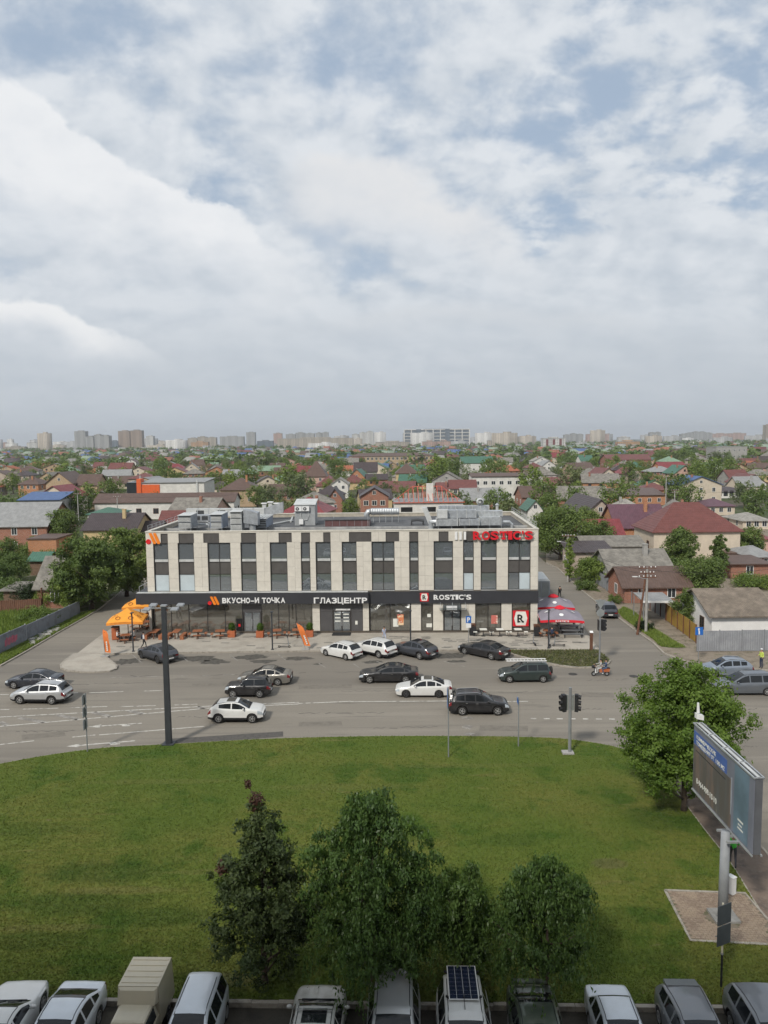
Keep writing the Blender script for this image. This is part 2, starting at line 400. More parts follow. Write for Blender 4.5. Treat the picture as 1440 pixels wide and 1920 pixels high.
M_road = groundmat('asphalt', [((.232, .209, .174),), ((.172, .155, .132), .05, .40, .62, 5, .9, (.25, 1.9, 1)), ((.285, .257, .215), .5, .5, .72, 6, .6, (.10, 1, 1)), ((.115, .105, .09), .9, .60, .74, 6, .55, (.2, 1, 1)), ((.165, .15, .128), 1.1, .52, .66, 5, .5, (.05, 1.4, 1)), ((.10, .09, .08), 2.5, .66, .72, 6, .6), ((.17, .155, .132), 9, .45, .7, 4, .45)], rough=.9, bump=.25, bscale=40, dist=.01)
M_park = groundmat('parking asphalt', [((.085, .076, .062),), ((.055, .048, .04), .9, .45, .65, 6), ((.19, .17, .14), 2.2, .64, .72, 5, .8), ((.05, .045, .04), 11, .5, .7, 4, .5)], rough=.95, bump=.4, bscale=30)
M_patch = groundmat('newer asphalt', [((.105, .098, .09),), ((.075, .071, .066), 4, .4, .7, 5)], bump=.3, bscale=50)
M_stain = groundmat('oil stain', [((.105, .098, .085),), ((.065, .06, .052), 3, .4, .65, 5)], bump=.1)
M_walk = groundmat('paving', [((.40, .365, .31),), ((.33, .30, .255), .5, .4, .65, 5), ((.42, .395, .345), 2.2, .5, .75, 4, .6), ((.25, .235, .205), 10, .55, .7, 4, .4)], bump=.15, bscale=25)
M_kerb = groundmat('kerb stone', [((.34, .31, .265),), ((.22, .20, .17), 3, .45, .65, 5), ((.40, .37, .32), 14, .5, .7, 4, .6)], bump=.3, bscale=30)
M_dirt = groundmat('trodden soil', [((.24, .20, .155),), ((.16, .135, .10), .8, .45, .65, 5), ((.30, .265, .21), 4, .5, .7, 5, .6), ((.07, .085, .03), 1.4, .58, .68, 6, .8)], bump=.4, bscale=12)
M_path = groundmat('brick path', [((.19, .145, .115),), ((.125, .10, .085), 1.1, .45, .65, 5), ((.23, .19, .155), 6, .5, .7, 5, .6)], bump=.3, bscale=25)
M_paint = groundmat('road paint', [((.56, .54, .49),), ((.25, .235, .21), 2.4, .48, .62, 6), ((.22, .205, .18), 13, .5, .62, 4, .7)], bump=0)
M_paintw = groundmat('worn road paint', [((.34, .32, .29),), ((.20, .185, .165), 2.0, .42, .56, 6), ((.2, .187, .165), 11, .46, .6, 4, .8)], bump=0)
LAWN = [((.085, .122, .018),), ((.124, .136, .027), .10, .40, .62, 4), ((.048, .092, .010), .30, .50, .66, 4, .9), ((.150, .142, .046), .7, .60, .74, 6, .7, (.3, 1.5, 1)), ((.054, .096, .011), 3.2, .5, .7, 4, .45), ((.17, .145, .075), 1.9, .66, .74, 5, .65), ((.086, .120, .017), 1.0, .5, .6, 3, .5, (.08, 2.2, 1))]
def gsp(u, v, rx, ry, c, am): p = G(u, v); return (p.x, p.y, rx, ry, c, am)
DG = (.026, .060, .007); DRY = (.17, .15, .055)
SPOTS = [gsp(190, 1640, 3.2, 1.1, DG, .75), gsp(150, 1700, 3.6, 1.0, DG, .7), gsp(300, 1725, 2.4, .8, DG, .65), gsp(60, 1770, 2.6, .7, DG, .6), gsp(230, 1675, 3.0, .35, DRY, .5), gsp(110, 1745, 2.5, .25, DRY, .5), gsp(1140, 1625, 1.0, .5, (.13, .10, .06), .6), gsp(1240, 1540, 2.2, 1.6, DG, .7), gsp(960, 1580, 2.0, .8, DG, .5), gsp(1180, 1720, 2.0, .7, DG, .5), gsp(640, 1480, 5.0, .5, DRY, .3), gsp(300, 1470, 5.0, .4, DRY, .3), gsp(900, 1440, 6.0, .35, DRY, .25), gsp(420, 1845, 1.2, .4, (.15, .13, .08), .6), gsp(1200, 1800, 2.5, .5, DG, .5), gsp(620, 1600, 3.0, .8, DG, .4), gsp(40, 1560, 4.0, .8, DG, .4)]  # the dark spot at the maple's foot is tree shade put into the colour
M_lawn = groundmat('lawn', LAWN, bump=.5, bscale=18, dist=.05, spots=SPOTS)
M_verge = groundmat('verge', [((.075, .095, .025),), ((.19, .165, .115), .45, .5, .62, 6), ((.05, .075, .017), 1.6, .45, .65, 5, .8), ((.11, .115, .035), 6, .5, .7, 5, .6)], bump=.6, bscale=9, dist=.06)
M_bed = groundmat('bed soil', [((.125, .105, .075),), ((.065, .08, .03), 1.4, .42, .6, 6), ((.14, .12, .09), 5, .6, .7, 5, .7)], bump=.7, bscale=8, dist=.08)

YAW = rad(-1.8)
E1 = Vector((math.cos(YAW), math.sin(YAW), 0)); E2 = Vector((-math.sin(YAW), math.cos(YAW), 0))
def sheet(name, poly, z, m, label=None, thick=.0, parent=None, kind='structure'):
    b = MB(); pts = [(p[0], p[1]) for p in poly]
    ar = sum(pts[i][0] * pts[(i + 1) % len(pts)][1] - pts[(i + 1) % len(pts)][0] * pts[i][1] for i in range(len(pts)))
    if ar < 0: pts = pts[::-1]
    if thick: b.prism(pts, z - thick, z)
    else: b.add([(x, y, z) for x, y in pts], [tuple(range(len(pts)))])
    o = b.build(name, m, parent)
    if parent is None: o['kind'] = kind
    if label: o['label'] = label
    return o
def PX(*pts, z=0.0): return [G(u, v, z) for u, v in pts]
def smoothline(pts, n=6):
    P = [Vector(p) for p in pts]; out = []
    for i in range(len(P) - 1):
        p0, p1, p2, p3 = P[max(i - 1, 0)], P[i], P[i + 1], P[min(i + 2, len(P) - 1)]
        for k in range(n):
            t = k / n; out.append(.5 * ((2 * p1) + (p2 - p0) * t + (2 * p0 - 5 * p1 + 4 * p2 - p3) * t * t + (3 * p1 - p0 - 3 * p2 + p3) * t ** 3))
    return out + [P[-1]]
def kerb(name, pts, w, z1, m, label, parent=None, z0=-.05, closed=False):
    P = [Vector((p[0], p[1], 0)) for p in pts]; n = len(P); b = MB(); L = []
    for i in range(n):
        if closed: d = (P[(i + 1) % n] - P[i - 1])
        else: d = P[min(i + 1, n - 1)] - P[max(i - 1, 0)]
        d = Vector((d.x, d.y, 0)).normalized(); s = Vector((-d.y, d.x, 0)) * w / 2
        L.append((P[i] - s, P[i] + s))
    for i in range(n if closed else n - 1):
        a, c = L[i], L[(i + 1) % n]
        o = len(b.v)
        for p, z in ((a[0], z0), (a[1], z0), (c[1], z0), (c[0], z0), (a[0], z1), (a[1], z1), (c[1], z1), (c[0], z1)): b.v.append((p.x, p.y, z))
        fs = [(4, 7, 6, 5), (0, 4, 5, 1) if (i == 0 and not closed) else None, (1, 5, 6, 2), (3, 7, 4, 0), (2, 6, 7, 3) if (i == n - 2 and not closed) else None]
        for f in fs:
            if f: b.f.append(tuple(o + k for k in f)); b.mi.append(0)
    o = b.build(name, m, parent)
    if parent is None: o['kind'] = 'structure'; o['label'] = label
    return o

# ------------------------------------------------------------------ ground, roads, pavements
S = 6500
sheet('ground', [(-S, -300), (S, -300), (S, 9500), (-S, 9500)], -.08, M_town, 'brown and green ground beneath the low houses of the town')
def site(x, y): return Vector((0, 0, 0)) + E1 * x + E2 * y
road = sheet('road', [site(-170, 33), site(170, 33), site(170, 76.2), site(-170, 76.2)], 0, M_road, 'wide grey asphalt road with white lane lines crossing the view')
lk = PX((0, 1250), (45, 1225), (112, 1185.5), (164.5, 1156), (187.5, 1141.7)); lk = [Vector((-40, 70, 0))] + lk + [Vector((-38.5, 118, 0)), Vector((-40, 160, 0))]
sheet('side_road', lk + [Vector((-33, 160, 0)), Vector((-28, 100, 0)), Vector((-27, 76, 0)), Vector((-27, 70, 0))], .003, M_road, 'narrow asphalt lane going back left of the shop building')
rk_px = [(1329, 1254), (1297, 1245), (1271, 1236.5), (1244.6, 1226), (1224, 1206), (1192, 1184), (1163, 1162), (1116, 1128), (1093, 1109.6), (1063.7, 1083), (1046, 1066), (1024, 1056)]
rk = PX(*rk_px)
sheet('side_road', [Vector((17, 72, 0)), Vector((20, 66.5, 0)), Vector((33, 66, 0))] + rk + [Vector((30, 190, 0)), Vector((23, 190, 0)), Vector((19, 110, 0)), Vector((17, 84, 0))], .003, M_road, 'asphalt side street running back right of the shop building')
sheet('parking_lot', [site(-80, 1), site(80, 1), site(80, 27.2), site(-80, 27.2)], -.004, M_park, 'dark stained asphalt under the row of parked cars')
# newer patch along the lawn
sheet('asphalt_patch', PX((296, 1397), (323, 1385), (531, 1371.5), (531, 1381), (420, 1390), (330, 1397.5)), .006, M_patch, parent=road)
def line(u0, v0, u1, v1, w=.14, m=None, parent=road, z=.005):
    a, b_ = G(u0, v0), G(u1, v1); d = (b_ - a).normalized(); s = Vector((-d.y, d.x, 0)) * w / 2
    mb = MB(); mb.add([(p.x, p.y, z) for p in (a - s, b_ - s, b_ + s, a + s)], [(0, 1, 2, 3)]); return mb.build('lane_marking', m or M_paint, parent)
for seg in [(0, 1302.5, 17, 1302), (112, 1300, 146, 1299), (167, 1299, 232, 1296.6), (270, 1295.8, 303, 1294.7), (0, 1330.5, 17.5, 1330.3), (43, 1329.7, 110, 1327.7), (132, 1327, 201, 1324.6), (224, 1325, 292, 1323), (327, 1322, 370, 1320.3)]: line(*seg)
for seg in [(0, 1344.5, 200, 1334), (200, 1334, 393, 1324), (393, 1324, 560, 1317), (560, 1319, 658, 1315), (658, 1315.6, 842, 1314.4), (950, 1315.2, 990, 1315), (0, 1362, 165, 1347.5), (165, 1347.5, 323, 1333.6), (323, 1333.6, 393, 1327.7), (393, 1327.7, 560, 1320)]: line(*seg, w=.15)
for seg in [(0, 1354, 14, 1360), (36, 1346, 84, 1354), (107, 1340.5, 147, 1348.5), (175, 1336, 208, 1343), (241, 1333, 268, 1338), (369, 1326, 385, 1328)]: line(*seg, w=.45, m=M_paintw)
for seg in [(0, 1396, 64, 1389), (136, 1382, 179, 1378), (186, 1378, 383, 1362)]: line(*seg)
for k in range(9): line(995 + k * 24.5, 1347.3 + k * .15, 1006 + k * 24.5, 1347.5 + k * .15, w=.2)
for seg in [(206, 1270.2, 228, 1269.8), (245, 1269.6, 262, 1269.2), (275, 1268.9, 300, 1268.4), (330, 1267.6, 352, 1267.2), (380, 1266.4, 396, 1266), (418, 1265.4, 440, 1265)]: line(*seg, w=.12, m=M_paintw, z=.0055)
def arrow(u0, v0, u1, v1):
    a, b_ = G(u0, v0), G(u1, v1); d = (b_ - a).normalized(); s = Vector((-d.y, d.x, 0)); L = (b_ - a).length
    pts = []
    for t, w in ((0, 0), (.9, -.34), (.9, -.10), (L * .62, -.08), (L * .66, -.42), (L * .8, -.42), (L * .76, -.1), (L, -.08), (L, .08), (.9, .10), (.9, .34)):
        p = a + d * t + s * w; pts.append((p.x, p.y, .006))
    mb = MB(); mb.add(pts, [tuple(range(len(pts)))]); return mb.build('lane_arrow', M_paint, road)
arrow(124, 1399.7, 253, 1389); arrow(165, 1363, 266, 1356)
def blot(name, u, v, rx, ry, m, z, parent, seed):
    r = random.Random(seed); c = G(u, v); pts = []
    for k in range(22):
        a = 2 * math.pi * k / 22; f = .62 + .5 * r.random(); pts.append((c.x + rx * f * math.cos(a), c.y + ry * f * math.sin(a), z))
    mb = MB(); mb.add([(c.x, c.y, z)] + pts, [(0, 1 + k, 1 + (k + 1) % 22) for k in range(22)]); return mb.build(name, m, parent)
for k, (u, v, rx, ry) in enumerate([(876, 1346, .5, .35), (877, 1363, .45, .45), (879, 1376, .4, .25)]): blot('worn_marking', u, v, rx, ry, M_paintw, .005, road, k)
# parking bays in front of the shops: white lines and oil-dark patches
for seg in [(250, 1229, 266, 1243), (338, 1228, 352, 1240), (430, 1227, 446, 1239), (520, 1226, 536, 1238), (598, 1244, 612, 1253), (662, 1244, 674, 1252), (706, 1240, 728, 1248), (832, 1240, 872, 1250)]: line(*seg, w=.11, m=M_paintw)
for k, (u, v, rx, ry) in enumerate([(240, 1240, 1.5, 1.1), (372, 1235, 2.2, 1.1), (400, 1241, 1.8, .9), (472, 1232, 2.0, 1.0), (495, 1240, 1.4, .8), (560, 1234, 1.6, .8), (596, 1245, .5, .3), (700, 1241, 1.1, .6), (845, 1230, 1.9, 1.2), (858, 1240, 1.1, .5), (1086, 1257, .0, .0)][:-1]): blot('oil_stain', u, v, rx, ry, M_stain, .0045, road, 40 + k)
# cracks and repairs
rc = random.Random(9)
M_tar = mat('tar seam', (.055, .05, .045), .8, 0, .2, 4)
for (u, v, du, w_) in [(30, 1372, 110, .05), (330, 1345, 90, .05), (560, 1338, 160, .06), (700, 1365, 120, .05), (120, 1283, 150, .05), (560, 1262, 220, .06), (900, 1298, 180, .05), (1080, 1330, 60, .05), (1100, 1275, 80, .05), (1180, 1380, 60, .05), (230, 1268, 230, .07), (640, 1296, 100, .04), (1330, 1330, 90, .06), (1360, 1400, 60, .06)]:
    n_ = 16; pts = [G(u + du * k / n_, v + rc.uniform(-1.6, 1.6) - du * k / n_ * .012) for k in range(n_ + 1)]; mb = MB()
    for k in range(n_):
        if rc.random() < .85:
            a, c = pts[k], pts[k + 1]; q0 = Vector((0, 1, 0)) * w_ * rc.uniform(.3, .8); mb.add([(a.x, a.y - q0.y, .0035), (c.x, c.y - q0.y, .0035), (c.x, c.y + q0.y, .0035), (a.x, a.y + q0.y, .0035)], [(0, 1, 2, 3)])
    o = mb.build('crack', M_tar, road); o['kind'] = 'stuff'
M_oldp = groundmat('old asphalt repair', [((.195, .176, .148),), ((.155, .14, .118), 2, .4, .7, 6)], bump=.2, bscale=40)
for q_ in [((40, 1378), (120, 1371), (124, 1380), (42, 1387)), ((560, 1354), (640, 1352), (642, 1360), (560, 1362)), ((900, 1360), (990, 1361), (990, 1371), (898, 1370)), ((1090, 1298), (1150, 1299), (1152, 1308), (1090, 1307)), ((360, 1282), (440, 1280), (440, 1286), (360, 1288)), ((1180, 1300), (1260, 1302), (1264, 1316), (1182, 1313)), ((560, 1285), (660, 1283), (660, 1290), (560, 1292))]:
    sheet('asphalt_patch', PX(*q_), .0025, M_oldp, parent=road)
M_iron = mat('cast iron', (.06, .055, .05), .7, .3)
for (u, v) in [(1074, 1264), (1188, 1268)]:
    c = G(u, v); MB().lathe([(0, .012), (.36, .012), (.40, .006)], 20, (c.x, c.y, 0)).build('manhole_cover', M_iron, road)

# pavement in front of the shops
plz = PX((146, 1226.5), (191, 1227.3), (330, 1224.6), (600, 1221.4), (945, 1219), (1122, 1219.5), (1104, 1196), (1084, 1168), (1062, 1137)) + [Vector((18.6, 105, 0)), Vector((-27.5, 106, 0))] + PX((258, 1135), (206, 1182), (180, 1200))
plaza = sheet('pavement', plz, .13, M_walk, 'light grey paved forecourt along the front of the shops', thick=.3)
kerb('kerb', PX((191, 1227.6), (330, 1225), (600, 1221.9), (945, 1219.5)), .16, .142, M_kerb, 'long pale kerb between the forecourt and the parking bays')
kerb('kerb', PX((1122, 1219.5), (1104, 1196), (1084, 1168), (1062, 1137)), .16, .142, M_kerb, 'pale kerb of the forecourt along the side street')
M_slab = groundmat('dark slab', [((.20, .19, .17),), ((.16, .15, .135), 3, .4, .7, 4)], bump=.1)
slab_me = MB().box(-.45, .45, -.15, .15, 0, .006).mesh('paving_slab', M_slab)
r_ = random.Random(3)
for k in range(78):
    u = r_.uniform(215, 1085) if k < 50 else r_.uniform(790, 1100); v = r_.uniform(1193, 1216)
    c = G(u, v, .13); link('paving_slab', slab_me, plaza, (c.x, c.y, .129), YAW)
# traffic island left, planted bed right
isl = PX((138.5, 1227), (191.7, 1227.6), (207, 1240), (219.5, 1250.5), (217, 1256), (206, 1259.6), (180, 1261.6), (154, 1261.3), (126, 1258.6), (115, 1254), (114, 1248), (123, 1239))
sheet('traffic_island', isl, .125, M_walk, 'pale paved island with rounded corners at the lane mouth', thick=.2)
kerb('kerb', isl, .17, .137, M_kerb, 'worn kerb ringing the pale paved island', closed=True)
bed = PX((946, 1220.8), (1121, 1220.4), (1144, 1240), (1138, 1247.5), (1118, 1252), (1085, 1253), (1052, 1249.5), (1029, 1245), (985, 1234.5), (960, 1227.5))
sheet('planting_bed', bed, .11, M_bed, 'weedy planting bed between forecourt and road at the corner', thick=.2)
kerb('kerb', smoothline(bed[2:] + [bed[0]], 3), .16, .14, M_kerb, 'curved pale kerb around the weedy corner bed')
# verges
lv = lk[:-1] + [Vector((-40, 160, 0)), Vector((-160, 160, 0)), Vector((-160, 76, 0))]
sheet('verge', lv, .09, M_verge, 'rough grass and soil verge left of the lane', thick=.3)
kerb('kerb', lk[1:-1], .18, .13, M_kerb, 'low kerb along the left side of the lane')
rv = rk + [Vector((40, 190, 0)), Vector((160, 190, 0)), Vector((160, 66, 0))] + [G(1440, 1258)]
sheet('verge', rv, .09, M_dirt, 'bare trodden verge and footpath beside the side street', thick=.3)
kerb('kerb', [G(1440, 1258), G(1380, 1256)] + rk, .18, .13, M_kerb, 'pale kerb curving from the main road into the side street')
sheet('grass_strip', smoothline(PX((1166, 1158), (1192, 1178), (1224, 1200), (1240, 1214), (1285, 1216), (1262, 1203), (1225, 1180), (1190, 1150), (1170, 1140), (1158, 1148)), 3), .094, M_verge, 'sunny grass strip beside the side street')
sheet('grass_strip', PX((1085, 1093), (1100, 1106), (1128, 1112), (1108, 1094), (1090, 1078)), .094, M_verge, 'weedy patch near the narrow cypress')

# lawn
lawn_top = smoothline(PX((-60, 1448), (0, 1436), (100, 1418), (200, 1405.5), (316, 1399), (500, 1389), (700, 1384), (900, 1384), (1000, 1386), (1060, 1389), (1130, 1399), (1180, 1412), (1220, 1434), (1250, 1464), (1284, 1511), (1324, 1565), (1367, 1620), (1410, 1690), (1450, 1757), (1500, 1850)), 5)
kl = [site(12.9, 26.75), site(-17.5, 26.75)]
lawn_poly = lawn_top + [site(16, 26.9), site(-32, 26.9), Vector((-32, 47, 0))]
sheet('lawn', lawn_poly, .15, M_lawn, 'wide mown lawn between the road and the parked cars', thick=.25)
kerb('kerb', lawn_top, .16, .13, M_kerb, 'kerb edging the lawn along the road and path')
pk = thing('parking_kerb', 'row of weathered kerb stones between lawn and parked cars', 'kerb', site(0, 26.72), YAW)
ks = MB().hexa([(-.492, -.1, -.1), (.492, -.1, -.1), (.492, .1, -.1), (-.492, .1, -.1), (-.492, -.085, .19), (.492, -.085, .19), (.492, .095, .19), (-.492, .095, .19)]).mesh('kerb_stone', M_kerb)
for k in range(-20, 19):
    o = link('kerb_stone', ks, pk, (k + .5, r_.uniform(-.012, .012), r_.uniform(-.015, .012))); o.rotation_euler = (0, r_.uniform(-.008, .008), r_.uniform(-.01, .01))
# path right of the lawn, and the paved square under the billboard
li = [p for p in lawn_top if p.x > 15.2 and p.y < 47]
pth = [Vector((p.x + .1, p.y, 0)) for p in li] + [Vector((p.x + 2.2, p.y + .5, 0)) for p in reversed(li)]
sheet('footpath', pth, .06, M_path, 'reddish brown footpath passing under the billboard', thick=.15)
kerb('kerb', [Vector((p.x + 2.28, p.y + .5, 0)) for p in li], .12, .08, M_kerb, 'thin kerb on the far side of the brown footpath')
pad_px = [(1247, 1669.6), (1397, 1675), (1442, 1727), (1448, 1771.5), (1295, 1763.6)]
pad = PX(*pad_px, z=.15)
M_paver = groundmat('paver', [((.29, .225, .165),), ((.22, .165, .125), 1.3, .42, .6, 4), ((.34, .275, .21), 8, .45, .7, 4, .7)], bump=.2, bscale=30)
padt = thing('paved_square', 'paved square of small brick pavers around the billboard foot', 'paving')
sheet('joint_bed', pad, .155, groundmat('joint sand', [((.19, .16, .12),), ((.12, .115, .07), 3, .5, .6, 4)]), parent=padt)
kerb('edging', pad[:3], .12, .185, M_kerb, '', parent=padt); kerb('edging', [pad[3], pad[4], pad[0]], .12, .185, M_kerb, '', parent=padt)
# pavers: clipped grid, laid as one piece
import itertools
def inside(p, poly):
    c = False; n = len(poly)
    for i in range(n):
        a, b_ = poly[i], poly[(i + 1) % n]
        if (a[1] > p[1]) != (b_[1] > p[1]) and p[0] < (b_[0] - a[0]) * (p[1] - a[1]) / (b_[1] - a[1]) + a[0]: c = not c
    return c
b = MB(); ax = (pad[1] - pad[0]).normalized(); ay = Vector((-ax.y, ax.x, 0)); foot = G(1355, 1722, .15)
for i, j in itertools.product(range(0, 42), range(-30, 4)):
    p = pad[0] + ax * ((i + .5 * (j % 2)) * .205 + .1) + ay * (j * .135)
    if not all(inside(p + ax * sx_ * .1 + ay * sy_ * .07, pad) for sx_ in (-1, 1) for sy_ in (-1, 1)): continue
    if (p - foot).length < .72: continue
    z = .168 + r_.uniform(-.004, .006); x2, y2 = ax * .094, ay * .06
    q = [p - x2 - y2, p + x2 - y2, p + x2 + y2, p - x2 + y2]
    b.hexa([(v.x, v.y, .15) for v in q] + [(v.x, v.y, z) for v in q])
o = b.build('pavers', M_paver, padt); o['kind'] = 'stuff'

# grass blades over the lawn
def scatter_in(poly, n, weight=None, seed=1):
    g = np.random.default_rng(seed); P = np.array([(p[0], p[1]) for p in poly]); lo, hi = P.min(0), P.max(0); out = []
    tot = 0
    while tot < n:
        q = g.uniform(lo, hi, (n, 2)); c = np.zeros(n, bool)
        for i in range(len(P)):
            a, b_ = P[i], P[(i + 1) % len(P)]
            cond = (a[1] > q[:, 1]) != (b_[1] > q[:, 1])
            with np.errstate(divide='ignore', invalid='ignore'):
                xi = (b_[0] - a[0]) * (q[:, 1] - a[1]) / (b_[1] - a[1]) + a[0]
            c ^= cond & (q[:, 0] < xi)
        q = q[c]
        if weight is not None: q = q[g.random(len(q)) < weight(q)]
        out.append(q); tot += len(q)
    return np.concatenate(out)[:n]
def blades(name, poly, n, z, m, h=(.05, .11), w=.028, seed=1, parent=None, weight=None, lean=.06):
    g = np.random.default_rng(seed); q = scatter_in(poly, n, weight, seed); a = g.uniform(0, 2 * np.pi, n); hh = g.uniform(*h, n); ww = w * g.uniform(.6, 1.5, n)
    V = np.zeros((n, 3, 3)); V[:, 0, :2] = q + np.stack([np.cos(a), np.sin(a)], 1) * ww[:, None]; V[:, 1, :2] = q - np.stack([np.cos(a), np.sin(a)], 1) * ww[:, None]
    V[:, :2, 2] = z - .01; V[:, 2, :2] = q + g.normal(0, lean, (n, 2)); V[:, 2, 2] = z + hh
    o = link(name, npmesh(name, V.reshape(-1, 3), np.arange(n * 3).reshape(-1, 3), m, np.repeat(g.random(n), 3)), parent); o['kind'] = 'stuff'; return o
gr_ = np.array([(foot.x, foot.y)])
padxy = [(p.x, p.y) for p in pad]
def lw(q):
    m_ = np.array([not inside(p, padxy) for p in q]) if len(q) < 1 else np.ones(len(q), bool)
    P = np.array(padxy); c = np.zeros(len(q), bool)
    for i in range(len(P)):
        a, b_ = P[i], P[(i + 1) % len(P)]; cond = (a[1] > q[:, 1]) != (b_[1] > q[:, 1])
        with np.errstate(divide='ignore', invalid='ignore'): xi = (b_[0] - a[0]) * (q[:, 1] - a[1]) / (b_[1] - a[1]) + a[0]
        c ^= cond & (q[:, 0] < xi)
    vis = np.abs(q[:, 0]) < q[:, 1] * .53 + 1.0
    return np.where(c | ~vis, 0.0, np.clip((46.0 / np.maximum(q[:, 1], 20)) ** 2 * .42, 0, 1))
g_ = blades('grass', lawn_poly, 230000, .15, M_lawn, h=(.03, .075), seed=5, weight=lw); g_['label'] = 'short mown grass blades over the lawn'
g_ = blades('weeds', bed, 4200, .11, leafmat('weed', (.06, .075, .025), (.20, .20, .09)), (.04, .20), .05, 6, lean=.12); g_['label'] = 'low weeds and clover in the corner bed'
# ------------------------------------------------------------------ the shop building
A0 = Vector((-25.95, 83.05, 0)); BW = 42.45; BD = 20.0; ZP = 11.45
def FX(u, v, off=0.0):                    # place of the photograph -> x along the facade, height
    d = ray(u, v); n = E2; p = CAM + d * (((A0 + E2 * off) - CAM).dot(n) / d.dot(n)); return (p - A0).dot(E1), p.z
def fx(u, v=1065): return FX(u, v)[0]
M_clad = mat('limestone cladding', (.60, .565, .495), .8, 0, .05, 2.2, bump=.1, bscale=30, obj_var=.06)
M_back = mat('cladding backing', (.17, .15, .12), .9)
M_frame = mat('anthracite frame', (.055, .05, .048), .5, .2, .1)
M_span = mat('dark spandrel glass', (.098, .092, .088), .18, 0, .08, spec=.5)
M_fasc = mat('anthracite fascia', (.045, .046, .052), .42, .1, .08, .7)
M_glassU = glassmat('upper glass', (.42, .46, .48), .20, film=.42, lightc=(.30, .335, .36))  # grey-blue sky reflection mixed into the pane colour
M_glassG = glassmat('shop glass', (.80, .80, .76), .13, film=.20, lightc=(.40, .37, .31))  # warm tone in the pane stands in for the brightness of the shops inside
M_film = mat('frosted film', (.50, .57, .60), .12, 0, .06, .8, spec=.6)
M_strip = mat('white blind box', (.46, .47, .46), .5)
M_in = mat('interior wall', (.62, .56, .46), .9, 0, .25, .9)
M_inD = mat('interior dark', (.34, .34, .33), .9, 0, .3, .9)
M_floorI = mat('interior floor', (.45, .42, .36), .4)
M_white = mat('white plastic', (.74, .74, .73), .4, 0, .03)
M_red = mat('sign red', (.62, .02, .03), .35, 0, .05)
M_orange = mat('sign orange', (.80, .22, .02), .4, 0, .05)
M_crim = mat('sign crimson', (.60, .02, .025), .4, 0, .05)
M_black = mat('black print', (.012, .012, .012), .5, 0, 0)
M_cream = mat('cream print', (.72, .72, .66), .5, 0, .03)
M_steel = mat('galvanised steel', (.50, .52, .53), .42, .55, .18, 3)
M_steelD = mat('dull duct steel', (.36, .38, .40), .5, .4, .2, 2.5)
M_unit = mat('unit casing', (.52, .53, .52), .5, .1, .12)
M_blueunit = mat('blue-grey casing', (.24, .28, .35), .5, .15, .15)
M_grill = mat('dark grille', (.05, .052, .055), .6)
M_roof = groundmat('roof felt', [((.115, .118, .122),), ((.085, .088, .092), .35, .45, .6, 5), ((.17, .175, .18), .5, .55, .7, 6, .7), ((.07, .07, .072), 2, .6, .7, 5, .5)], rough=.8, bump=.15, bscale=8)
M_maroon = mat('maroon sheet', (.12, .06, .06), .6)

bld = thing('shop_building', 'three storey shop building with pale stone piers and dark glass strips', 'building', A0, YAW)
ZB, ZM, ZT = 4.80, 10.15, 11.20
wins = []   # main x0,x1 ; top x0,x1 ; kind
def z1(x): return x / 3.4286 + 230
def z2(x): return x / 3.2727 + 630
for m0, m1, t0, t1, kd in [(z1(203), z1(298), z1(245), z1(290), 'film'), (z1(360), z1(462), z1(360), z1(458), 'film'), (z1(550), z1(697), z1(519), z1(620), '2'), (z1(762), z1(862), z1(762), z1(858), ''),
                           (z1(950), z1(1060), z1(1003), z1(1087), ''), (z1(1148), z1(1207), z1(1148), z1(1205), ''), (z1(1243), z1(1340), z1(1290), z1(1336), ''),
                           (z2(38), z2(128), z2(80), z2(217), ''), (z2(220), z2(360), z2(305), z2(387), '2'), (z2(450), z2(507), z2(450), z2(505), ''), (z2(600), z2(718), z2(630), z2(690), ''),
                           (z2(780), z2(845), z2(780), z2(845), 'film'), (z2(888), z2(985), 916, 932, ''), (z2(1055), z2(1193), 951, 973, '2h')]:
    wins.append((fx(m0, 1070), fx(m1, 1070), fx(t0, 1008), fx(t1, 1008), kd))
# solid wall behind the cladding: boxes that leave the openings free
def gaps(iv, a, b_):
    out = []; x = a
    for p, q_ in sorted(iv):
        if p > x + .01: out.append((x, p))
        x = max(x, q_)
    if b_ > x + .01: out.append((x, b_))
    return out
core = MB(); panels = []
gm = gaps([(w[0], w[1]) for w in wins], 0, BW); gt = gaps([(w[2], w[3]) for w in wins], 0, BW)
for a, c in gm: core.box(a, c, .0, .32, ZB, ZM)
for a, c in gt: core.box(a, c, .0, .32, ZM, ZT)
core.box(0, BW, .0, .32, ZT, ZP - .1); core.box(0, BW, .0, .32, 4.45, ZB)
core.build('wall', M_back, bld)
sides = MB(); sides.box(0, .3, .32, BD, 0, ZP - .1); sides.box(BW - .3, BW, .32, BD, 0, ZP - .1); sides.box(.3, BW - .3, BD - .3, BD, 0, ZP - .1)
sides.build('side_wall', mat('rear plaster', (.42, .38, .31), .85), bld)
def panel(x0, x1, z0, z1_, y=-.045):
    g = .008
    me = MB().box(x0 + g, x1 - g, y, -.004, z0 + g, z1_ - g).mesh('cladding_panel', M_clad); link('cladding_panel', me, bld)
rp = random.Random(11); zh = (ZM - ZB) / 5
for gi, (a, c) in enumerate(gm):
    n = max(1, round((c - a) / .92)); e = [a + (c - a) * k / n for k in range(n + 1)]
    if n > 1:
        for k in range(1, n): e[k] += rp.uniform(-.14, .14)
    for k in range(n):
        st = rp.choice([0, .5, .35]); zs = [ZB] + [ZB + (r + st) * zh for r in range(0 if st else 1, 5)] + [ZM]
        zs = sorted(set(zs)); 
        for q0, q1 in zip(zs, zs[1:]): panel(e[k], e[k + 1], q0, q1)
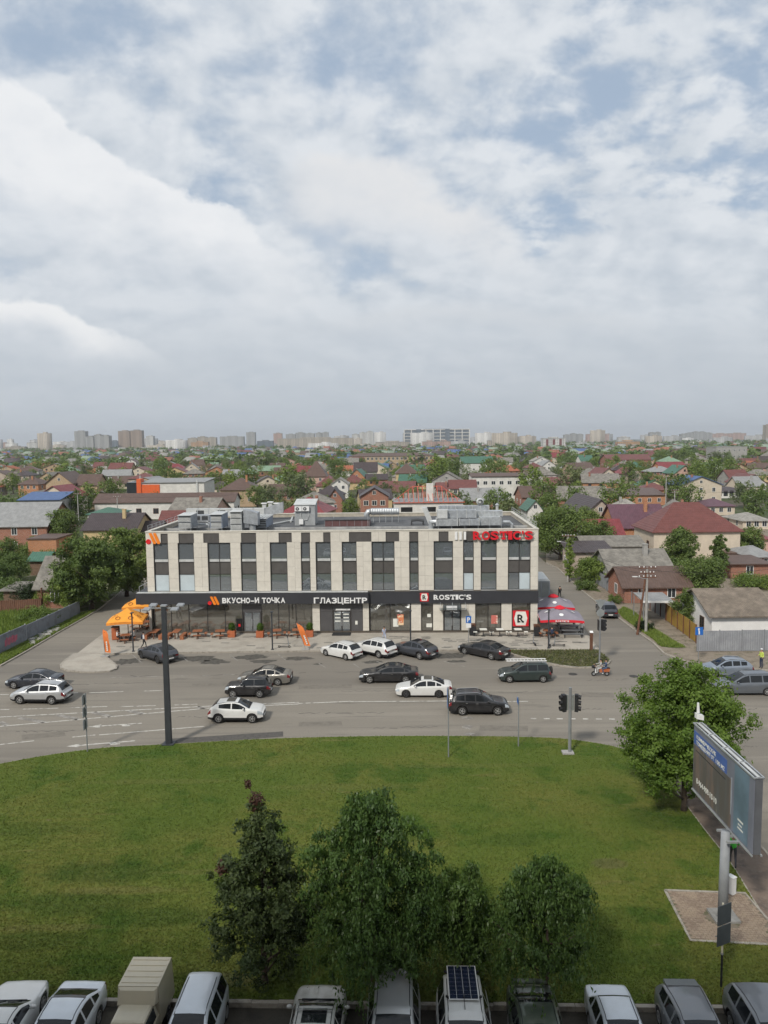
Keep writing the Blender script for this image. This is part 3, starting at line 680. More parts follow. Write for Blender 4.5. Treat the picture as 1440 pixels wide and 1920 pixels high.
for a, c in gt:
    n = max(1, round((c - a) / 1.0)); e = [a + (c - a) * k / n for k in range(n + 1)]
    for k in range(n): panel(e[k], e[k + 1], ZM, ZT)
n = 34
for k in range(n): panel(BW * k / n, BW * (k + 1) / n, ZT, ZP - .12)
MB().box(-.08, BW + .08, -.09, .36, ZP - .1, ZP).box(-.08, .36, .37, BD, ZP - .1, ZP).box(BW - .36, BW + .08, .37, BD, ZP - .1, ZP).box(.37, BW - .37, BD - .36, BD, ZP - .1, ZP).build('coping', mat('pale coping', (.58, .55, .48), .6), bld)
# side cladding seen edge-on
for sx_, x0, x1 in ((0, -.045, -.004), (1, BW + .004, BW + .045)):
    b = MB()
    for k in range(10):
        for r in range(6): b.box(x0, x1, k * 2.0 + .008, (k + 1) * 2.0 - .008, ZB + r * 1.09 + .008, ZB + (r + 1) * 1.09 - .008)
    o = b.build('side_cladding', M_clad, bld); o['kind'] = 'stuff'
# windows
def pane(parent, x0, x1, z0, z1_, m, y=.16, name='pane'): return MB().box(x0, x1, y, y + .02, z0, z1_).build(name, m, parent)
for i, (m0, m1, t0, t1, kd) in enumerate(wins):
    b = MB(); f = .05; top = ZM if not (abs(m0 - t0) < .12 and abs(m1 - t1) < .25) else ZM
    for x in [m0, m1 - f]: b.box(x, x + f, .02, .26, ZB, ZM)
    b.box(m0 + f, m1 - f, .02, .26, ZB, ZB + f); b.box(m0 + f, m1 - f, .02, .26, ZM - f, ZM)
    mids = [(m0 + m1) / 2] if '2' in kd else []
    for x in mids: b.box(x - .025, x + .025, .10, .25, ZB + f, ZM - f)
    for z in (8.02, 6.68): b.box(m0 + f, m1 - f, .105, .245, z - .03, z + .03)
    w = b.build('window', M_frame, bld)
    xs = [m0 + f] + [q_ for x in mids for q_ in (x - .025, x + .025)] + [m1 - f]
    for a, c in zip(xs[::2], xs[1::2]):
        pane(w, a, c, 8.05, ZM - f, M_glassU)
        pane(w, a, c, 6.71, 7.99, M_span, name='spandrel')
        lower = M_film if kd == 'film' or (kd == '2h' and a > m0 + .3) else M_glassU
        pane(w, a, c, ZB + f, 6.65, lower)
        a2 = a + rp.uniform(.0, .35) * (c - a) * .6
        MB().box(a2, c - .02, .085, .15, 8.06, 8.33).build('blind_box', M_strip, w)
    MB().box(m0 + .02, m1 - .02, -.06, .05, ZB - .05, ZB + .012).build('sill', M_strip, w)
    # dark panel above
    p = MB().box(t0, t1, .06, .10, ZM + .003, ZT).box(t0, t0 + .04, .0, .059, ZM + .003, ZT).box(t1 - .04, t1, .0, .059, ZM + .003, ZT).build('spandrel_panel', M_span, bld)
# rooms behind
b = MB(); b.box(.3, BW - .3, 5.5, 5.7, 4.75, ZP - .3); rooms = b.build('room_wall', M_inD, bld)
MB().box(.3, BW - .3, .33, 5.5, 4.4, 4.72).box(.3, BW - .3, .33, 5.5, 7.55, 7.95).box(.3, BW - .3, .33, 5.5, 10.45, 10.75).build('floor_slab', M_inD, bld)
MB().box(.3, BW - .3, 6.0, 6.2, .0, 4.4).box(12.0, 12.2, .4, 6, 0, 4.4).box(24.6, 24.8, .4, 6, 0, 4.4).build('shop_wall', M_in, bld)
MB().box(.3, BW - .3, .1, 6.0, .10, .145).build('shop_floor', M_floorI, bld)
MB().box(.3, BW - .3, .35, BD - .3, 10.78, 10.92).build('roof_deck', M_roof, bld)
# ground floor: piers, glazing, doors
ZG0, ZG1 = .13, 4.45
def gx(u): return fx(u, 1160)
piers = [(gx(586), gx(600)), (gx(680.5), gx(692)), (gx(771), gx(789.5)), (gx(812), gx(831)), (gx(865), gx(891)), (gx(940), gx(959.5)), (gx(994.5), BW)]
b = MB()
for a, c in piers: b.box(a, c, .0, .5, ZG0, ZG1)
b.box(0, .28, .0, .5, ZG0, ZG1)
b.build('pier', M_back, bld)
for a, c in piers + [(0, .28)]:
    n = max(1, round((c - a) / .75)); 
    for k in range(n):
        st = rp.choice([0, .35]); zs = sorted(set([.36] + [.36 + (r + st) * 1.02 for r in range(0 if st else 1, 4)] + [ZG1 - .9]))
        for q0, q1 in zip(zs, zs[1:]): panel(a + (c - a) * k / n, a + (c - a) * (k + 1) / n, q0, q1)
MB().box(-.02, BW + .02, -.07, -.046, .10, .35).build('plinth', mat('plinth', (.09, .075, .06), .7), bld)
def bay(us, poster=None, glass=None):
    xs = [gx(u) for u in us]; b = MB(); f = .06
    for k, x in enumerate(xs):
        o_ = f / 2 if 0 < k < len(xs) - 1 else f
        x0 = x - f / 2 if 0 < k < len(xs) - 1 else (x if k == 0 else x - f); b.box(x0, x0 + f, .05, .2, .36, 3.6)
    b.box(xs[0], xs[-1], .04, .21, .22, .36); b.box(xs[0] + f, xs[-1] - f, .055, .195, 3.54, 3.6); b.box(xs[0], xs[-1], .06, .2, 3.6, 4.45)
    w = b.build('shop_window', M_frame, bld)
    for x0, x1 in zip(xs, xs[1:]): pane(w, x0 + f / 2 + .002, x1 - f / 2 - .002, .36, 3.54, glass or M_glassG, .12)
    return w
w1 = bay([289, 321, 354, 389, 422, 455]); w2 = bay([490, 522, 542, 555, 586])
w3 = bay([694, 731.5, 771]); w4 = bay([790, 811.5]); w5 = bay([891.5, 915, 939.5]); w6 = bay([960, 994])
M_panelD = mat('charcoal panel', (.085, .083, .085), .3, 0, .08, spec=.5)
def door(x0, x1, zt, m, glass, parent=bld, lines=0, bar=True):
    b = MB(); f = .07; b.box(x0, x0 + f, .0, .16, ZG0, zt).box(x1 - f, x1, .0, .16, ZG0, zt).box(x0 + f, x1 - f, .0, .16, zt - f, zt); xm = (x0 + x1) / 2
    d = b.build('entrance', m, bld)
    for a, c, s in ((x0 + f, xm - .006, 1), (xm + .006, x1 - f, 0)):
        l = MB(); g = .07; l.box(a, a + g, .03, .09, ZG0 + .02, zt - f).box(c - g, c, .03, .09, ZG0 + .02, zt - f).box(a + g, c - g, .03, .09, zt - f - g, zt - f).box(a + g, c - g, .03, .09, ZG0 + .02, ZG0 + .25)
        l.box(a + g, c - g, .055, .065, ZG0 + .25, zt - f - g) if glass is None else None
        leaf = l.build('door_leaf', m, d)
        if glass is not None: MB().box(a + g, c - g, .05, .07, ZG0 + .25, zt - f - g).build('door_glass', glass, d)
        hx = c - .05 if s else a + .05
        MB().bar((hx, -.03, .9), (hx, -.03, 1.7), .035).build('handle', M_steel, d)
        for k in range(lines): MB().box(a + .16, c - .16, .044, .05, 1.35 + k * .38, 1.48 + k * .38).build('door_notice', M_cream, d)
    return d
MB().box(gx(455), gx(490), .05, .2, 2.55, 4.45).build('door_panel', M_panelD, bld)
door(gx(457), gx(489), 2.55, M_panelD, M_glassU)
MB().box(gx(600.5), gx(623.5), .05, .2, ZG0, 2.45).box(gx(600.5), gx(623.5), .052, .2, 2.47, 3.75).box(gx(658.5), gx(680), .05, .2, ZG0, 2.45).box(gx(658.5), gx(680), .052, .2, 2.47, 3.75).box(gx(624), gx(658), .05, .2, 2.62, 3.75).box(gx(600), gx(681), .06, .2, 3.76, 4.45).build('entrance_panel', M_panelD, bld)
door(gx(624), gx(658), 2.6, M_frame, M_glassU, lines=4)
MB().box(gx(624), gx(658), -1.3, -.08, .13, .2).build('door_mat', mat('black mat', (.03, .03, .03), .9), bld)
MB().box(gx(630), gx(657), -.05, .03, 2.63, 2.8).build('door_notice', M_white, bld)
MB().box(gx(831), gx(865), .05, .2, 2.65, 4.45).build('door_panel', M_glassU, bld)
door(gx(831.5), gx(864.5), 2.6, M_frame, M_glassU)
cn = MB().box(gx(824), gx(874), -1.1, -.05, 2.80, 2.84).build('door_canopy', glassmat('canopy glass', (.6, .75, .72), .3), bld)
MB().bar((gx(826), -.05, 3.6), (gx(826), -1.0, 2.85), .03).bar((gx(848), -.05, 3.6), (gx(848), -1.0, 2.85), .03).bar((gx(872), -.05, 3.6), (gx(872), -1.0, 2.85), .03).bar((gx(824), -.1, 3.6), (gx(874), -.1, 3.6), .04).build('canopy_rod', M_steel, cn)
MB().box(gx(837), gx(857), -.2, -.06, 2.86, 3.08).build('door_notice', M_white, bld)
# fascia bands
xs_ = fx(691, 1120)
MB().box(-1.15, xs_, -.72, -.05, 3.52, 4.74).box(-1.15, -.05, -.049, 8.5, 3.52, 4.74).build('fascia', M_fasc, bld)
MB().box(xs_ + .01, BW + .06, -.22, -.05, 3.38, 4.62).box(xs_ + .01, BW + .06, -.22, -.002, 4.62, 4.68).build('fascia', M_fasc, bld)
MB().box(-1.1, xs_ - .05, -.70, -.06, 4.745, 4.77).build('fascia_cap', M_strip, bld)
rl = MB()
for k in range(6): rl.bar((-1.05, .2 + k * 1.6, 4.74), (-1.05, .2 + k * 1.6, 5.3), .04)
rl.bar((-1.05, .2, 5.3), (-1.05, 8.2, 5.3), .05); rl.build('ledge_rail', M_steel, bld)
# soffit over the left glazing
MB().box(-.04, xs_, -.04, .06, 3.52, 4.44).build('soffit', M_frame, bld)

def sign(label): 
    s = link('sign', None, bld); s['label'] = label; return s
def logo_m(parent, u0, u1, v0, v1, y):       # two slanted strokes and a dot
    x0, zt = FX(u0, v0, y); x1, zb = FX(u1, v1, y); w = x1 - x0; h = zt - zb
    def q(px, pz): return (x0 + px * w, zb + pz * h)
    MB().plate([q(.22, .97), q(.30, 1.0), q(.42, .99), q(.72, .12), q(.68, 0), q(.52, .02)], y - .06, y).build('stroke', M_orange, parent)
    MB().plate([q(.52, .97), q(.60, 1.0), q(.72, .99), q(1.0, .14), q(.96, 0), q(.80, .02)], y - .06, y).build('stroke', M_orange, parent)
    c = q(.18, .22); r = h * .23
    MB().plate([(c[0] + r * math.cos(-a), c[1] + r * math.sin(-a)) for a in [2 * math.pi * k / 20 for k in range(20)]][::-1], y - .06, y).build('dot', M_crim, parent)
s = sign('orange slanted strokes and red dot at the upper corner'); logo_m(s, 273, 300.5, 999.5, 1020, -.055)
s = sign('white lettering with the orange and red emblem'); logo_m(s, 389, 411.5, 1118.5, 1134, -.73)
xa, za = FX(416.5, 1130.6, -.75); xb, zb_ = FX(535, 1119.6, -.75); lettering('ВКУСНО—И ТОЧКА', xa, xb, za, .57, -.77, M_white, s, .07, .03)
s = sign('white lettering over the middle entrance'); xa, za = FX(588, 1131, -.75); xb, zb_ = FX(689, 1119, -.75); lettering('ГЛАЗЦЕНТР', xa, xb, za, .60, -.77, M_white, s, .07, .022)
s = sign('white slab lettering with a square red and white emblem'); xa, za = FX(812.5, 1124, -.22); xb, zb_ = FX(884, 1114, -.22); lettering("ROSTIC'S", xa, xb, za, .52, -.27, M_white, s, .07, .028, slab=True)
def emblem(parent, u0, u1, v0, v1, y, mono):
    x0, zt = FX(u0, v0, y); x1, zb = FX(u1, v1, y); w = x1 - x0; h = zt - zb; xm = (x0 + x1) / 2
    MB().box(x0, x1, y - .04, y, zb, zt).build('board', M_cream, parent)
    for sg in (-1, 1):
        e = xm + sg * w / 2
        pts = [(e, zb + .03 * h), (e, zt - .03 * h), (e - sg * .20 * w, zt - .03 * h), (e - sg * .08 * w, (zt + zb) / 2), (e - sg * .20 * w, zb + .03 * h)]
        MB().plate(pts if sg < 0 else pts, y - .055, y - .042).build('side_mark', M_red, parent)
    MB().box(x0, x1, y - .06, y - .001, zt - .04 * h, zt + .02).box(x0, x1, y - .06, y - .001, zb - .02, zb + .04 * h).build('border', M_red, parent)
    lettering('R', xm - .24 * w, xm + .24 * w, zb + .24 * h, h * .52, y - .055, mono, parent, .02, .02, slab=True)
emblem(s, 787.5, 803.5, 1112, 1127, -.23, M_black)
s = sign('square emblem with a black letter between red side marks'); emblem(s, 961.5, 991, 1145, 1173.5, -.06, M_black)
s = sign('big red slab lettering standing at the roof edge'); xa, za = FX(886, 1011.5, -.3); xb, zb_ = FX(999.8, 997, -.3); lettering("ROSTIC'S", xa, xb, za, .88, -.32, M_red, s, .14, .03, slab=True)
xa, za = FX(852, 1012, -.15)
for k in range(3):
    x = FX(853 + k * 8.2, 1005, -.15)[0]; MB().box(x, x + .26, -.2, -.06, za, za + .86).build('white_bar', M_white, s)
rl = MB()
for z in (.2, .7): rl.bar((FX(884, 1005)[0], -.2, za + z), (FX(1001, 1005)[0], -.2, za + z), .05)
rl.build('sign_rail', M_frame, s)
# posters and things in the windows
def poster(u0, u1, v0, v1, c, nm, parent, y=.105):
    x0, zt = FX(u0, v0, y); x1, zb = FX(u1, v1, y); return MB().box(x0, x1, y, y + .008, zb, zt).build(nm, c, parent)
M_post = groundmat('poster print', [((.62, .22, .10),), ((.75, .55, .35), 1.6, .5, .56, 2), ((.45, .03, .03), 2.6, .55, .6, 2), ((.8, .75, .6), 4, .62, .66, 2)], rough=.4, bump=0)
M_post2 = groundmat('poster red', [((.55, .16, .13),), ((.75, .6, .5), 2.6, .55, .58, 2)], rough=.4, bump=0)
poster(744.5, 757, 1152, 1172, M_post, 'poster', w3); poster(921, 933, 1153.5, 1169.5, M_post2, 'poster', w5)
poster(737, 747, 1160, 1175, M_cream, 'poster', w3); poster(801, 808, 1151, 1157, M_cream, 'notice', w4); poster(799.5, 810, 1169, 1176, M_cream, 'notice', w4)
poster(666, 670.5, 1164, 1171, M_cream, 'notice', bld, .03)
poster(891.8, 899, 1140, 1186, mat('menu board', (.42, .38, .24), .5), 'menu_board', w5, .22)
poster(443, 455, 1160, 1187, M_black, 'notice_board', w1, .09); poster(447, 451, 1170, 1175, M_crim, 'notice', w1, .08)
# shop fittings that show through the glass
for k, (u, d_) in enumerate([(300, 2.2), (335, 1.8), (365, 1.2), (404, 1.2), (440, 2.4), (508, 1.6), (532, 2.6), (566, 1.2), (712, 2.0), (748, 1.8), (800, 2.2), (905, 1.4), (928, 2.2), (975, 1.5)]):
    x = gx(u); t = MB().box(x - .4, x + .4, d_ - .4, d_ + .4, .86, .9).bar((x, d_, .145), (x, d_, .86), .07).box(x - .25, x + .25, d_ - .25, d_ + .25, .146, .17); t.build('cafe_table', [M_in, M_white, M_inD][k % 3], bld)
for k, u in enumerate([310, 345, 380, 415, 512, 560, 705, 750, 910, 970]):
    x = gx(u); MB().lathe([(.02, 2.9), (.16, 2.75), (.18, 2.55)], 12, (x, 2.4, 0)).bar((x, 2.4, 2.9), (x, 2.4, 4.4), .015).build('pendant_lamp', M_frame if k % 2 else M_white, bld)

# ------------------------------------------------------------------ roof plant
ZR = 10.92
def RL(u, v, z=ZR): return G(u, v, z)
def rthing(name, label, cat, u, v, group=None, z=ZR): 
    p = RL(u, v, z); return thing(name, label, cat, (p.x, p.y, z), YAW, group)
def pxm(u, v): return 1440.0 / max(1, (RL(u, v) - CAM).dot(AF))
def louvre(b, x0, x1, y, z0, z1_, n):
    for k in range(n):
        z = z0 + (z1_ - z0) * (k + .5) / n; b.hexa([(x0, y - .05, z - .05), (x1, y - .05, z - .05), (x1, y, z), (x0, y, z), (x0, y - .05, z - .035), (x1, y - .05, z - .035), (x1, y, z + .015), (x0, y, z + .015)])
def ahu(label, u, v, w, d, h, levels, m, group='air handling units on the flat roof', legs=.5):
    t = rthing('air_handling_unit', label, 'ventilation unit', u, v, group)
    b = MB(); 
    for sx_ in (-1, 1):
        for yy in (0, d): b.bar((sx_ * w * .46, yy, 0), (sx_ * w * .46, yy, legs), .06)
    b.bar((-w * .46, 0, legs * .5), (w * .46, 0, legs * .5), .05); b.build('stand', M_steel, t)
    c = MB().box(-w / 2, w / 2, 0, d, legs, h); c.build('casing', m, t)
    MB().hexa([(-w / 2 - .06, -.25, h + .001), (w / 2 + .06, -.25, h + .001), (w / 2 + .06, d + .05, h + .001), (-w / 2 - .06, d + .05, h + .001), (-w / 2 - .06, -.25, h + .03), (w / 2 + .06, -.25, h + .03), (w / 2 + .06, d + .05, h + .12), (-w / 2 - .06, d + .05, h + .12)]).build('rain_cover', M_unit, t)
    hh = (h - legs) / levels
    for k in range(levels):
        z0 = legs + k * hh + .08; z1_ = legs + (k + 1) * hh - .08
        MB().box(-w * .44, w * .44, -.012, -.001, z0, z1_).build('grille', M_grill, t)
        l = MB(); louvre(l, -w * .44, w * .44, -.013, z0 + .02, z1_ - .02, 4); l.build('louvre', M_unit, t)
        MB().box(-w / 2 - .02, w / 2 + .02, -.09, -.002, z0 - .07, z0 - .03).build('flange', M_unit, t)
    return t
ahu('louvred roof unit at the left end nearest the parapet', 347, 999, 1.45, 2.6, 1.95, 2, M_steelD)
ahu('louvred roof unit with a blue grey side panel', 406, 999, 1.35, 2.8, 2.05, 2, M_blueunit)
t = ahu('pale louvred roof unit with a stepped intake', 443, 999, 1.25, 1.6, 2.35, 3, M_unit, legs=.3)
MB().tube([(.7, .8, 1.9), (1.3, .8, 1.85), (1.65, .8, 1.4), (1.7, .8, .1)], .36, 12).build('bent_duct', M_steel, t)
MB().hexa([(.8, .2, 1.1), (2.4, .2, .8), (2.4, 1.6, .8), (.8, 1.6, 1.1), (.8, .2, 2.6), (2.4, .2, 2.2), (2.4, 1.6, 2.2), (.8, 1.6, 2.6)]).build('plenum_box', M_steelD, t)
t = ahu('long roof unit with sloping ribbed lid', 488, 995, 1.5, 4.2, 1.35, 1, M_blueunit, legs=.35)
for k in range(5): MB().box(-.8 + k * .36, -.76 + k * .36, -.2, 4.2, 1.42, 1.5).build('lid_rib', M_unit, t)
# long duct run behind
t = rthing('roof_duct', 'long pale rectangular duct run behind the left roof units', 'duct', 350, 976)
L = 10.2
MB().box(0, L, 0, 1.0, .5, 1.5).build('duct', M_unit, t)
for k in range(8): MB().box(k * L / 7 - .04, k * L / 7 + .04, -.03, 1.03, .47, 1.53).build('flange', M_steel, t)
for k in (1, 3): MB().box(k * 1.4 - .1, k * 1.4 + .9, -.02, -.003, .7, 1.3).build('grille', M_grill, t)
MB().hexa([(L, .05, .5), (L + 2.4, .05, .9), (L + 2.4, .95, .9), (L, .95, .5), (L, .05, 1.5), (L + 2.4, .05, 2.3), (L + 2.4, .95, 2.3), (L, .95, 1.5)]).build('transition', M_steel, t)
for k in range(5): MB().bar((k * 2.5 + .1, .2, 0), (k * 2.5 + .1, .2, .5), .06).bar((k * 2.5 + .1, .8, 0), (k * 2.5 + .1, .8, .5), .06).build('leg', M_steel, t)
t = rthing('roof_duct', 'looping silver pipes between the two left louvred units', 'duct', 375, 992)
for k in range(4): MB().tube([(-.7, k * .35, .35 + .25 * k), (-.5, k * .35, .55 + .25 * k), (.9, k * .35, .55 + .25 * k), (1.05, k * .35, .4 + .25 * k), (1.05, k * .35, .05)], .11, 10).build('pipe', M_steel, t)
MB().box(-.9, 1.1, .2, 1.5, .9, 1.6).build('casing', M_steelD, t); MB().box(-.7, .0, .18, .199, 1.05, 1.5).box(.2, .9, .18, .199, 1.05, 1.5).build('grille', M_grill, t)
for k, (u, lab) in enumerate([(496, 'left'), (507.5, 'middle'), (519, 'right')]):
    t = rthing('roof_vent', 'capped square vent stack, %s one of the three behind the ribbed unit' % lab, 'vent', u, 962, 'three capped vent stacks')
    h = 1.25 + (.18 if k == 1 else 0); MB().box(-.26, .26, -.26, .26, 0, h).build('shaft', M_unit, t); MB().box(-.4, .4, -.4, .4, h + .08, h + .2).build('cap', M_white, t); MB().bar((-.2, -.2, h), (-.2, -.2, h + .08), .05).bar((.2, .2, h), (.2, .2, h + .08), .05).bar((.2, -.2, h), (.2, -.2, h + .08), .05).build('cap_leg', M_steel, t)
# stair house with condensers
t = rthing('stair_house', 'tall grey metal roof access box with sloped top', 'roof hut', 570, 985)
M_ribw = ribbed('grey ribbed sheet', (.37, .385, .39), .12, 'XY', .5, .2, .25)
MB().hexa([(-1.1, 0, 0), (1.35, 0, 0), (1.35, 2.6, 0), (-1.1, 2.6, 0), (-1.1, 0, 2.45), (1.35, 0, 2.45), (1.35, 2.6, 2.9), (-1.1, 2.6, 2.9)]).build('wall', M_ribw, t)
MB().hexa([(-1.2, -.12, 2.46), (1.45, -.12, 2.46), (1.45, 2.7, 2.95), (-1.2, 2.7, 2.95), (-1.2, -.12, 2.53), (1.45, -.12, 2.53), (1.45, 2.7, 3.02), (-1.2, 2.7, 3.02)]).build('roof', M_unit, t)
def condenser(t, x, y, z):
    c = MB().box(x - .42, x + .42, y - .32, y - .02, z, z + .56).build('condenser', M_white, t)
    MB().lathe([(.0, -.012), (.21, -.012), (.21, .0)], 18, (x - .1, y - .33, z + .28), 'Y').build('fan_guard', M_grill, c); MB().lathe([(.0, -.025), (.07, -.025), (.07, .0)], 10, (x - .1, y - .345, z + .28), 'Y').build('fan_hub', M_white, c)
condenser(t, -.62, 0, 1.75); condenser(t, .28, 0, 1.75)
MB().box(-.55, -.05, -.3, -.02, .15, .75).build('control_box', M_white, t)
MB().tube([(.5, -.06, 1.75), (.62, -.07, 1.2), (.45, -.07, .7), (-.2, -.06, .6)], .035, 6).tube([(-.3, -.06, 1.75), (-.35, -.06, 1.2), (-.3, -.05, .75)], .05, 6).build('pipe', M_unit, t)
# low maroon upstands, spiral duct, pipework
t = rthing('skylight_upstand', 'long low maroon clad upstand on the roof', 'roof upstand', 650, 987)
MB().box(-2.6, 2.7, 0, 3.0, 0, .75).build('side', M_maroon, t); MB().box(-2.7, 2.8, -.1, 3.1, .752, .85).build('top', M_roof, t)
for k in range(7): MB().box(-2.6 + k * .88, -2.57 + k * .88, -.02, -.001, .03, .72).build('seam', M_steelD, t)
t = rthing('spiral_duct', 'thick round silver duct lying on frames', 'duct', 722, 981)
pr = []
for k in range(25): pr += [(.40 + (.03 if k % 2 else 0), -1.75 + k * .145)]
b = MB(); 
o_ = len(b.v); b.lathe(pr, 16, (0, 1.2, 1.35)); b.v = [(v[2] - 1.35, v[1], 1.35 + v[0]) for v in b.v]; b.build('duct', M_steel, t, smooth=False)
MB().tube([(-1.75, 1.2, 1.35), (-2.1, 1.2, 1.3), (-2.3, 1.2, 1.0), (-2.3, 1.2, 0)], .36, 14).build('elbow', M_steel, t, smooth=True)
for k in range(5): MB().bar((-1.5 + k * .78, .9, 0), (-1.5 + k * .78, .9, 1.0), .045).bar((-1.5 + k * .78, 1.5, 0), (-1.5 + k * .78, 1.5, 1.0), .045).bar((-1.5 + k * .78, .9, .95), (-1.5 + k * .78, 1.5, .95), .045).build('frame', M_steel, t)
t = rthing('duct_cluster', 'big cluster of stacked silver ducts and plenums at the right of the roof', 'duct', 862, 993)
for x0, x1, y0, y1, z0, z1_, mm in [(-2.6, -.2, .3, 1.6, .4, 1.2, M_steel), (-2.5, -1.4, .2, 1.4, 1.25, 2.2, M_unit), (-1.3, 1.9, .8, 2.4, 1.25, 2.1, M_steelD), (0, 2.2, .2, 1.5, .45, 1.15, M_steelD), (2.3, 4.6, .6, 2.0, .4, 1.3, M_steel), (2.0, 5.0, 1.8, 3.2, 1.3, 1.9, M_steel), (-2.2, 3.6, 3.0, 4.2, 1.5, 2.4, M_steelD)]:
    d_ = MB().box(x0, x1, y0, y1, z0, z1_).build('duct', mm, t)
    n_ = max(1, int((x1 - x0) / .9))
    for k in range(n_ + 1):
        x = x0 + (x1 - x0) * k / n_; MB().box(x - .03, x + .03, y0 - .03, y1 + .03, z0 - .03, z1_ + .03).build('flange', M_unit, d_)
for x in (-2.4, -.9, .6, 2.1, 3.4, 4.7): MB().bar((x, .3, 0), (x, .3, 1.3), .05).bar((x, 1.9, 0), (x, 1.9, 1.3), .05).build('leg', M_steel, t)
MB().tube([(5.0, 1.2, .7), (5.7, 1.2, .7), (6.0, 1.2, .4), (6.0, 1.2, 0)], .18, 10).tube([(-2.6, .9, .8), (-3.2, .9, .8), (-3.2, .9, 0)], .3, 12).build('elbow', M_steel, t)
MB().hexa([(-3.3, 2.6, 0), (-2.7, 2.6, 0), (-2.7, 3.6, 0), (-3.3, 3.6, 0), (-4.2, 2.6, 2.3), (-3.6, 2.6, 2.3), (-3.6, 3.6, 2.3), (-4.2, 3.6, 2.3)]).build('riser', M_unit, t)
MB().lathe([(.30, -.3), (.42, -.1), (.42, .3), (.2, .35)], 16, (2.6, 3.4, 2.85), 'Y').build('fan', M_unit, t)
t = rthing('pipe_nest', 'dark looping pipes on low feet in the middle of the roof', 'pipes', 786, 985)
for k in range(3): MB().tube([(-.9, k * .6, .05), (-.9, k * .6, .5), (-.2, k * .6, .6), (.5, k * .6, .5), (.5, k * .6, .05)], .1, 8).build('pipe', M_grill, t)
for u, v, h, lab, r0 in [(900, 958, 1.5, 'plain round flue standing near the back roof edge', .28), (932, 958, .75, 'small conical roof vent near the back right corner', .2)]:
    t = rthing('roof_flue', lab, 'flue', u, v); MB().lathe([(r0, 0), (r0, h)], 14).build('shaft', M_unit, t); MB().lathe([(r0 * 1.7, h + .08), (r0 * 1.2, h + .2), (0.01, h + .4)], 14).build('cap', M_steelD, t)
    MB().bar((r0 * .7, 0, h - .02), (r0 * .7, 0, h + .12), .03).bar((-r0 * .7, 0, h - .02), (-r0 * .7, 0, h + .12), .03).build('cap_leg', M_steel, t)
# long low pipes on the deck and edge railings
for (u0, v0, u1, v1, lab) in [(545, 978, 552, 962, 'white pipe running back beside the grey roof hut'), (505, 984, 548, 976, 'white pipe bending across the roof beside the ribbed unit'), (740, 962, 820, 962, 'thin pipe along the back of the roof')]:
    a, b_ = RL(u0, v0, ZR + .1), RL(u1, v1, ZR + .1)
    tag(MB().tube([a, (a + b_) / 2 + Vector((0, 0, .01)), b_], .12, 8).build('roof_pipe', M_unit), lab, 'pipe')
def railing(label, x, y0, y1, n):
    t = thing('roof_railing', label, 'railing', A0 + E1 * x + Vector((0, 0, ZP)), YAW, 'railings along the roof ends')
    for k in range(n + 1):
        y = y0 + (y1 - y0) * k / n; MB().bar((0, y, -.01), (0, y, .62), .035).build('post', M_steel, t)
    for z in (.3, .6): MB().bar((0, y0, z), (0, y1, z), .03).build('rail', M_steel, t)
railing('thin steel railing along the left edge of the roof', .15, .3, 19.6, 14); railing('thin steel railing along the right edge of the roof', BW - .15, .3, 19.6, 14)
for u, v, h, lab in [(626, 985, 1.1, 'short lightning rod in front of the maroon upstand'), (690, 990, 1.6, 'lightning rod beside the round silver duct'), (934, 960, 2.6, 'tall thin mast at the back right roof corner')]:
    p = RL(u, v, ZR); tag(MB().tube([(p.x, p.y, ZR), (p.x, p.y, ZR + h)], .025, 6).lathe([(.15, 0), (.15, .06), (.03, .1)], 8, (p.x, p.y, ZR)).build('lightning_rod', M_steel), lab, 'rod')
# the tower block the photograph is taken from: behind the viewer, it shades the near lawn
blk = thing('apartment_tower', 'tall apartment block behind the viewer shading the parked cars', 'building', (0, -.9, 0), YAW)
MB().box(-62, 34, -16, 0, 0, 30.5).build('wall', mat('block plaster', (.45, .40, .34), .85), blk)
MB().box(-62.3, 34.3, -16.3, .2, 30.5, 31.1).build('roof', M_roof, blk)
wm = MB().m(0).box(-.8, .8, -.02, .06, 0, 1.5).m(1).box(-.7, .7, .06, .07, .08, 1.42).mesh('window', [M_white, darkglass('dark window')])
for r in range(9):
    for k in range(16): 
        if (r, k) != (6, 10): link('window', wm, blk, (-59 + k * 6, .0, 1.2 + r * 3.05))
